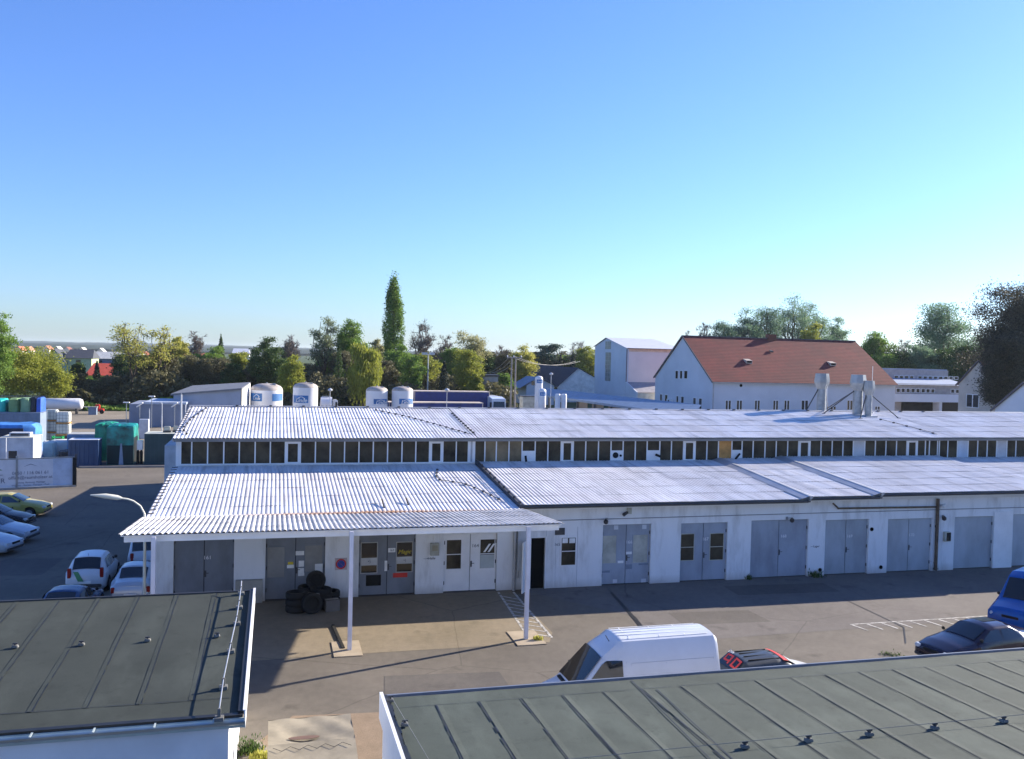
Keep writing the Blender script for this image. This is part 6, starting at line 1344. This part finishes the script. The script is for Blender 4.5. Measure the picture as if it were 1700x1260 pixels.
for i, (px_, py_, c_) in enumerate(((30, 577, (.45, .12, .06)), (44, 577, (.42, .2, .12)), (76, 576, (.4, .16, .1)), (93, 577, (.6, .6, .58)), (110, 578, (.2, .08, .06)), (135, 579, (.62, .6, .55)), (166, 580, (.62, .62, .62)), (262, 582, (.3, .1, .08)))):
    house(['tiny red gable house on the skyline at far left', 'tiny brown gable house on the skyline beside the red one', 'tiny house over the turquoise gable', 'tiny white house on the skyline left of the dark roof', 'tiny dark roof house on the skyline', 'tiny white house above the dark roof', 'tiny white gable above the grey warehouse', 'tiny red roof house between the sparse trees'][i], px_-6, px_+6, 520+i*14, py_+4, py_-2, (.62, .58, .52), c_, True)

# ================================================================== TREES
G = dict(
 lime=leafmat('lime green leaves', (.20, .23, .03), (.36, .38, .06), .42),
 yel=leafmat('yellow green leaves', (.30, .30, .05), (.50, .48, .12), .45),
 green=leafmat('spring green leaves', (.10, .19, .03), (.22, .33, .06), .4),
 dark=leafmat('dark green leaves', (.035, .07, .02), (.09, .15, .035), .25),
 grey=leafmat('grey green leaves', (.13, .17, .08), (.27, .31, .16), .4),
 blueg=leafmat('bluish green leaves', (.09, .17, .10), (.22, .33, .18), .45),
 brown=leafmat('brown budding leaves', (.080, .078, .040), (.175, .165, .082), .3),
 conif=leafmat('dark needles', (.010, .022, .014), (.028, .05, .028), .1),
 copper=leafmat('copper dark leaves', (.042, .044, .032), (.105, .10, .068), .3),
 pine=leafmat('blue green needles', (.02, .06, .04), (.05, .11, .07), .15),
 pale=leafmat('pale yellow blossom leaves', (.28, .28, .12), (.42, .40, .20), .4))
def quads(name, P, s, mat, parent, up=.3, seed=0, strip=None):
    rg = np.random.default_rng(seed); n_ = len(P)
    u = rg.normal(size=(n_, 3)); u /= np.linalg.norm(u, axis=1)[:, None]
    if strip: u = rg.normal(size=(n_, 3))*.18; u[:, 2] = -1; u /= np.linalg.norm(u, axis=1)[:, None]
    t = rg.normal(size=(n_, 3)); v_ = np.cross(u, t); v_ /= np.linalg.norm(v_, axis=1)[:, None]
    sz = (s*rg.uniform(.55, 1.25, n_))[:, None]; asp = (strip or 1.5)
    V = np.stack([P-u*sz*asp*.5, P+v_*sz*.42, P+u*sz*asp*.5, P-v_*sz*.42], 1).reshape(-1, 3).astype('f4')
    me = bpy.data.meshes.new(name); me.vertices.add(4*n_); me.vertices.foreach_set('co', V.ravel()); me.loops.add(4*n_); me.loops.foreach_set('vertex_index', np.arange(4*n_, dtype='i4')); me.polygons.add(n_); me.polygons.foreach_set('loop_start', np.arange(0, 4*n_, 4, dtype='i4')); me.polygons.foreach_set('loop_total', np.full(n_, 4, dtype='i4')); me.update(); me.validate()
    me.materials.append(mat); o = bpy.data.objects.new(name, me); col.objects.link(o); o.parent = parent; return o
tcount = [0]
def tree(name, label, px_, pyt, wpx, Yd, kind, mat, group=None, dens=1.0, z0f=None, leaf=None, lean=0, seed=None, cat='tree'):
    tcount[0] += 1; seed = tcount[0]*17+3 if seed is None else seed; rg = np.random.default_rng(seed)
    p = at(px_, pyt, Y=Yd); h_ = p.z; sc_ = (p-CAM).length/F; w_ = wpx*sc_/2; ls = leaf or max(.12, min(.5, sc_*(1.9 if kind != 'bare' else 1.0)))
    e = empty(name, (p.x, Yd, 0), label, cat, group)
    tk = MB(); cl_ = []; PTS = []; r0_ = .028*h_**.9 if kind != 'shrub' else .05
    def limb(a, b, ra, rb, n_=4, wob=.05):
        a, b = Vector(a), Vector(b); L_ = (b-a).length; pts = [a]
        for i in range(1, n_): pts.append(a+(b-a)*(i/n_)+Vector(rg.normal(size=3)*wob*L_)+Vector((0, 0, -.04*L_*math.sin(math.pi*i/n_))))
        pts.append(b); tk.tube(pts, [ra+(rb-ra)*i/n_ for i in range(n_+1)], 5, caps=False); return pts
    top = (lean*h_, 0, h_*.86)
    if kind == 'conifer':
        limb((0, 0, 0), (0, 0, h_*.97), r0_*.8, .03, 3, .0)
        n_ = int(2600*dens); t = rg.beta(1, 1.6, n_); z = h_*(.08+.92*t); tier = (1-.25*((z*1.1) % 1)); r_ = w_*(1-t)**.8*tier*np.sqrt(rg.uniform(.15, 1, n_)); a = rg.uniform(0, 2*np.pi, n_)
        PTS = np.stack([r_*np.cos(a), r_*np.sin(a), z-.12*r_], 1)
    elif kind == 'poplar':
        limb((0, 0, 0), (0, 0, h_*.95), r0_, .04, 4, .0); C_ = []
        for i in range(230):
            t = rg.uniform(.03, 1); prof = min(1, (t/.22)**.6)*min(1, (1-t)**.42*1.3) if t < .999 else .05
            a = rg.uniform(0, 2*np.pi); rr = w_*min(1, prof)*rg.uniform(.25, .95); C_.append((rr*math.cos(a), rr*math.sin(a), h_*(.12+.85*t)))
            if i % 3 == 0: limb((0, 0, max(.5, h_*(.12+.85*t)-rr*3)), C_[-1], .07, .02, 2, .02)
        for c in C_:
            n_ = int(62*dens); q_ = rg.normal(size=(n_, 3))*np.array([.42, .42, 1.1])*w_*.28; PTS.append(q_+np.array(c))
        PTS = np.concatenate(PTS)
    else:
        zc = {'round': .60, 'willow': .58, 'bare': .62, 'sparse': .68, 'shrub': .5, 'pine': .8}.get(kind, .6); rz = {'round': .42, 'willow': .44, 'bare': .40, 'sparse': .34, 'shrub': .52, 'pine': .22}[kind]
        if kind != 'shrub': trunk = limb((0, 0, 0), (top[0]*.7, rg.normal()*.1, h_*(.45 if kind in ('sparse', 'willow', 'round') else .6)), r0_, r0_*.55, 4, .02)
        else: trunk = [Vector((0, 0, 0)), Vector((0, 0, h_*.15))]
        fork = trunk[-1]; nb = {'round': 11, 'willow': 9, 'bare': 14, 'sparse': 11, 'shrub': 6, 'pine': 8}[kind]; tips = []
        lob = rg.uniform(.72, 1.12, 9)
        for i in range(nb):
            a = 2*math.pi*(i/nb)+rg.normal()*.25; el = rg.uniform(-.25, 1.0) if kind != 'bare' else rg.uniform(.05, 1.0)
            f_ = lob[i % 9]; d_ = np.array([math.cos(a)*math.cos(el*1.45), math.sin(a)*math.cos(el*1.45), math.sin(el*1.45)])
            tip = np.array([top[0]*.9, 0, h_*zc])+d_*np.array([w_*.72, w_*.72, h_*rz*.78])*f_
            st_ = trunk[-1-(i % 2)] if len(trunk) > 1 else fork
            pl_ = limb(st_, tip, r0_*.42, r0_*.12, 4, .05); tips.append((tip, pl_))
        SUB = {'round': 5, 'willow': 4, 'bare': 9, 'sparse': 5, 'shrub': 4, 'pine': 3}[kind]
        for tip, pl_ in tips:
            for k_ in range(SUB):
                s_ = Vector(pl_[rg.integers(2, len(pl_))]); d_ = rg.normal(size=3); d_[2] += .35; d_ /= np.linalg.norm(d_); ln = w_*rg.uniform(.18, .42)
                c = np.array(s_)+d_*ln; c[2] = min(c[2], h_*.97)
                limb(s_, c, r0_*.13, r0_*.05, 2, .06); cl_.append(c)
                if kind in ('bare', 'sparse'):
                    for _ in range(9 if kind == 'bare' else 4):
                        d2 = rg.normal(size=3); d2[2] += .6; d2 /= np.linalg.norm(d2); c2 = c+d2*w_*rg.uniform(.10, .26); limb(c+(np.array(s_)-c)*rg.uniform(0, .6), c2, max(.03, r0_*.05), .018, 2, .05)
        if kind in ('round', 'shrub', 'willow', 'sparse'):
            for _ in range({'round': 62, 'shrub': 26, 'willow': 40, 'sparse': 9}[kind]):
                d_ = rg.normal(size=3); d_ /= np.linalg.norm(d_); rr = rg.uniform(.55, .93)*(1+.10*math.sin(3*math.atan2(d_[1], d_[0])+seed)); cl_.append(np.array([top[0]*.9, 0, h_*zc])+d_*np.array([w_, w_, h_*rz])*rr*.92)
        NL = {'round': 165, 'willow': 170, 'bare': 5, 'sparse': 95, 'shrub': 150, 'pine': 300}[kind]
        for c in cl_:
            n_ = max(1, int(NL*dens*rg.uniform(.5, 1.4))); sp = w_*{'sparse': .15, 'round': .14, 'willow': .14}.get(kind, .19)
            q_ = rg.normal(size=(n_, 3))*np.array([1, 1, .62 if kind != 'pine' else .3])*sp
            if kind == 'willow': q_[:, 2] -= np.abs(rg.normal(size=n_))*h_*.09
            PTS.append(q_+c)
        PTS = np.concatenate(PTS); PTS[:, 2] = np.clip(PTS[:, 2], .1, h_*1.02)
    tk.build('trunk', bark if kind != 'bare' else twig_m, e, smooth=1)
    quads('crown', np.asarray(PTS, dtype=float), ls, mat, e, seed=seed, strip=3.2 if kind == 'willow' else None)
    return e
T = tree
T('broadleaf_tree', 'bright green tree cut by the left picture edge', -8, 516, 60, 130, 'round', G['green'], dens=1.2)
T('willow_tree', 'big rounded yellow green willow behind the wrapped loads at left', 42, 577, 120, 142, 'round', G['lime'], dens=1.7)
T('willow_tree', 'yellow green shrub willow right of the big rounded one', 88, 612, 55, 140, 'round', G['lime'], dens=1.1)
T('broadleaf_tree', 'brownish dark tree below the turquoise gable house', 122, 622, 50, 150, 'round', G['brown'], dens=1.2)
T('broadleaf_tree', 'dark rounded tree left of the bright red roof', 130, 602, 26, 165, 'round', G['dark'])
T('conifer_tree', 'small dark conifer in front of the bright red roof', 161, 598, 26, 160, 'conifer', G['conif'])
T('conifer_tree', 'slim dark conifer in front of the turquoise house', 86, 578, 22, 200, 'conifer', G['conif'])
T('broadleaf_tree', 'dark brown round tree just right of the bright red roof', 206, 600, 26, 175, 'round', G['dark'])
T('tall_sparse_tree', 'sparse yellow green tree leaning left with an open forked crown', 222, 531, 74, 150, 'sparse', G['yel'], lean=-.05, dens=.5, leaf=.2)
T('tall_sparse_tree', 'sparse forked tree with ivy dark stem right of the leaning one', 268, 540, 56, 152, 'sparse', G['yel'], dens=.5, leaf=.2)
T('ivy_tree', 'dark ivy covered stem between the two sparse trees', 264, 575, 22, 153, 'round', G['dark'])
T('broadleaf_tree', 'pale yellow green tree in front of the brick coloured house', 297, 554, 36, 170, 'round', G['yel'], dens=.8)
T('bare_tree', 'thin bare tree right of the pale yellow green one', 326, 548, 40, 180, 'bare', G['brown'])
T('conifer_tree', 'pointed spruce rising above the green trees left of centre', 367, 554, 30, 175, 'conifer', G['dark'], dens=1.2)
T('broadleaf_tree', 'light green tree below the pointed spruce', 352, 574, 52, 165, 'round', G['green'])
T('broadleaf_tree', 'lime green tree right of the pointed spruce', 395, 580, 46, 168, 'round', G['lime'], dens=.8)
T('broadleaf_tree', 'broad dark green tree above the widest gas tank', 446, 556, 62, 150, 'round', G['dark'], dens=1.5)
T('bare_tree', 'bare twiggy tree right of the broad dark green tree', 482, 556, 46, 155, 'bare', G['brown'])
T('broadleaf_tree', 'lime green bushy tree beside the second gas tank', 487, 590, 44, 140, 'round', G['lime'], dens=.8)
T('birch_tree', 'grey green airy birch left of the bright green birch', 540, 523, 54, 160, 'sparse', G['grey'], dens=.9)
T('birch_tree', 'bright spring green birch left of the poplar', 584, 523, 56, 162, 'round', G['green'], dens=.9)
T('weeping_willow', 'weeping yellow green willow hanging above the twin gas tanks', 606, 562, 58, 140, 'willow', G['lime'], dens=1.3)
T('conifer_tree', 'dark ivy conifer below the two birches', 563, 568, 34, 150, 'conifer', G['dark'])
T('pale_tree', 'pale cream flowering tree left of the poplar foot', 626, 562, 30, 190, 'round', G['pale'], dens=.5)
T('poplar_tree', 'tall columnar poplar towering over the treeline', 655, 461, 39, 180, 'poplar', G['green'], dens=1.5)
T('bare_tree', 'large bare tree right of the poplar', 701, 527, 60, 182, 'bare', G['brown'], dens=1)
T('bare_tree', 'lower bare tree between the large bare one and the pale tree', 738, 556, 46, 185, 'bare', G['brown'])
T('pale_tree', 'airy pale yellow tree with rounded crown right of the bare trees', 783, 549, 62, 178, 'sparse', G['pale'], dens=1.3)
T('broadleaf_tree', 'lime green tree left of the transformer tower', 777, 580, 56, 150, 'round', G['lime'], dens=.9)
T('broadleaf_tree', 'bright green low tree touching the transformer tower', 790, 620, 26, 146, 'round', G['lime'])
T('conifer_tree', 'black green spruce right of the flood light mast', 738, 597, 34, 142, 'conifer', G['conif'], dens=1.6)
T('broadleaf_tree', 'thin green leaved tree in front of the bare ones', 684, 590, 52, 150, 'sparse', G['green'], dens=1)
T('broadleaf_tree', 'thin lime tree behind the flood light mast', 708, 584, 46, 158, 'sparse', G['lime'], dens=.9)
T('bare_tree', 'grey brown bare tree above the power pole', 832, 574, 44, 190, 'bare', G['brown'])
T('pale_tree', 'pale yellow green tree right of the power pole', 868, 572, 48, 185, 'round', G['yel'], dens=.7)
T('broadleaf_tree', 'light green shrub tree between tower and power pole', 838, 618, 32, 155, 'round', G['green'])
T('pine_tree', 'dark blue green flat topped pine above the gabled hall', 905, 572, 54, 230, 'pine', G['pine'], dens=1.2)
for x_, y_, lb in ((886, 606, 'dark spruce right of the power pole'), (903, 596, 'dark spruce above the slim tanks'), (931, 588, 'dark spruce above the ridge of the gabled hall'), (951, 583, 'pointed dark spruce left of the tall hall')): T('conifer_tree', lb, x_, y_, 24, 215, 'conifer', G['conif'], dens=1.2)
T('bare_tree', 'bare tree against the sky left of the tall hall', 962, 567, 46, 225, 'bare', G['brown'])
T('broadleaf_tree', 'yellow green tree directly left of the tall hall', 975, 576, 46, 220, 'round', G['lime'], dens=.7)
# filler wood: same looking trees in the shadowed wood belt
FG = 'shadowed trees of the wood belt'; LBF = 'one of the brown green trees filling the shadowed wood belt behind the yard'
fr_ = random.Random(5)
xx = 104
while xx < 1000:
    yt = (597 if xx < 640 else 586)+fr_.uniform(-14, 14)
    if xx < 210: yt = 628+fr_.uniform(-4, 6)
    if xx > 860: yt = 590+fr_.uniform(-8, 6)
    T('wood_tree', LBF, xx, yt, fr_.uniform(40, 62), fr_.uniform(222, 235) if xx > 860 else fr_.uniform(166, 196) if xx > 640 else fr_.uniform(152, 165), 'round', G[fr_.choice(['brown', 'dark', 'brown', 'brown', 'green', 'dark'])], FG, dens=1.0)
    xx += fr_.uniform(17, 26)
# right hand trees
T('bare_tree', 'tiny bare crown over the left ridge end of the red roof', 1142, 545, 22, 200, 'bare', G['brown']); T('bare_tree', 'bare tree left of the poplar row', 1172, 530, 34, 210, 'bare', G['brown'])
for i, (x_, y_, w2) in enumerate(((1204, 527, 64), (1238, 512, 70), (1275, 499, 72), (1318, 489, 78), (1352, 494, 66), (1388, 527, 50))):
    T('poplar_row_tree', ['first and lowest tree of the blue green row behind the red roof', 'second tree of the blue green row behind the red roof', 'third tree of the blue green row, left of the chimney', 'tallest tree of the blue green row right of the chimney', 'fifth tree of the blue green row behind the red roof', 'rounded last tree of the blue green row behind the red roof'][i], x_, y_, w2, 205+i*3, 'round', G['blueg'], 'blue green tree row behind the red roof', dens=.8, leaf=.25)
T('broadleaf_tree', 'yellow green tree in front of the blue green row', 1350, 536, 44, 196, 'round', G['lime'], dens=.8)
T('broadleaf_tree', 'green tree with yellowish top right of the red roof ridge', 1455, 553, 60, 175, 'round', G['green'], dens=1.2)
T('broadleaf_tree', 'big domed airy tree between red roof and copper beech', 1566, 507, 108, 172, 'round', G['blueg'], dens=1.1)
T('bare_tree', 'bare twigs left of the big domed tree', 1500, 553, 36, 180, 'bare', G['brown'])
for x_, y_, w2, g_ in ((1490, 585, 60, 'dark'), (1525, 575, 60, 'blueg'), (1560, 580, 70, 'dark'), (1600, 570, 60, 'dark'), (1468, 590, 50, 'green'), (1640, 560, 60, 'dark')): T('wood_tree', 'one of the shaded trees massed above the low office block', x_, y_, w2, 160, 'round', G[g_], 'shaded trees above the office block', dens=1.2)
T('copper_beech', 'huge dark brown tree at the right picture edge', 1728, 452, 168, 104, 'round', G['copper'], dens=5.5, leaf=.19)
T('copper_beech', 'lower dark copper tree overhanging the beige gable', 1682, 548, 92, 100, 'round', G['copper'], dens=4.2, leaf=.18)
# undergrowth masses
rg = np.random.default_rng(3)
def mass(name, label, x0, x1, y0, y1, h_, n_, mat):
    X_ = rg.uniform(x0, x1, n_); Y_ = rg.uniform(y0, y1, n_); hh = h_*(.55+.45*np.sin(X_*.35+Y_*.2)*np.sin(X_*.13+1)); Z_ = hh*np.sqrt(rg.uniform(0, 1, n_))
    o = quads(name, np.stack([X_, Y_, np.abs(Z_)], 1), .55, mat, None, seed=9); tag(o, label, 'undergrowth', kind='stuff')
mass('undergrowth', 'dark brown thicket filling the foot of the wood belt', -34, 40, 146, 166, 6, 26000, G['brown'])
mass('hedge', 'low green bank along the far edge of the gravel yard', -60, -5, 139, 146, 1.8, 7000, G['green'])
mass('undergrowth', 'dark thicket under the trees behind the office block', 95, 175, 155, 165, 9, 12000, G['dark'])
# weeds
def weed(px_, py_, r_, h_, label, mat=None, n_=350, leaf=.05):
    p = at(px_, py_, Z=0); e = empty('weed_plant', (p.x, p.y, 0), label, 'plant'); rg2 = np.random.default_rng(int(px_)); P2 = np.stack([rg2.normal(size=n_)*r_*.45, rg2.normal(size=n_)*r_*.4, np.abs(rg2.normal(size=n_))*h_*.4+.02], 1); quads('leaves', P2, leaf, mat or G['green'], e, seed=4, strip=2.5)
    q = MB(); rr = random.Random(3)
    for _ in range(12): q.tube([(0, 0, 0), (rr.uniform(-r_, r_)*.6, rr.uniform(-r_, r_)*.5, h_*rr.uniform(.5, 1))], .006, 4)
    q.build('stems', bark, e)
weed(414, 1250, .30, .34, 'green weed bush at the corner of the left garage', G['dark'], n_=700, leaf=.035); weed(432, 1260, .25, .12, 'dry yellow grass tuft beside the green weed bush', G['yel'], 500)
weed(1547, 946, .22, .45, 'brown weed at the foot of the brown downpipe', G['brown']); weed(1352, 957, .35, .25, 'dark weed clump between gates 168 and 169', G['dark']); weed(893, 1063, .14, .12, 'yellow weed beside the right canopy post footing', G['yel'], 200)
weed(1243, 962, .15, .2, 'small dark weed at the left foot of gate 168', G['dark'], 120); weed(1480, 1088, .4, .05, 'thin green weeds on the asphalt in front of the dark saloon', G['dark'], 110, leaf=.03)

# ================================================================== HAZE
hz_ = MB(); hz_.box(-5900, 5900, -290, 5900, -1, 34)
hm = bpy.data.materials.new('haze'); hm.use_nodes = True; n = hm.node_tree; n.nodes.clear(); o_ = n.nodes.new('ShaderNodeOutputMaterial'); pv = n.nodes.new('ShaderNodeVolumePrincipled')
pv.inputs['Color'].default_value = (.78, .90, 1, 1); pv.inputs['Density'].default_value = .00009; pv.inputs['Anisotropy'].default_value = .2
n.links.new(pv.outputs[0], o_.inputs['Volume'])
ho = hz_.build('haze', hm); ho['kind'] = 'stuff'
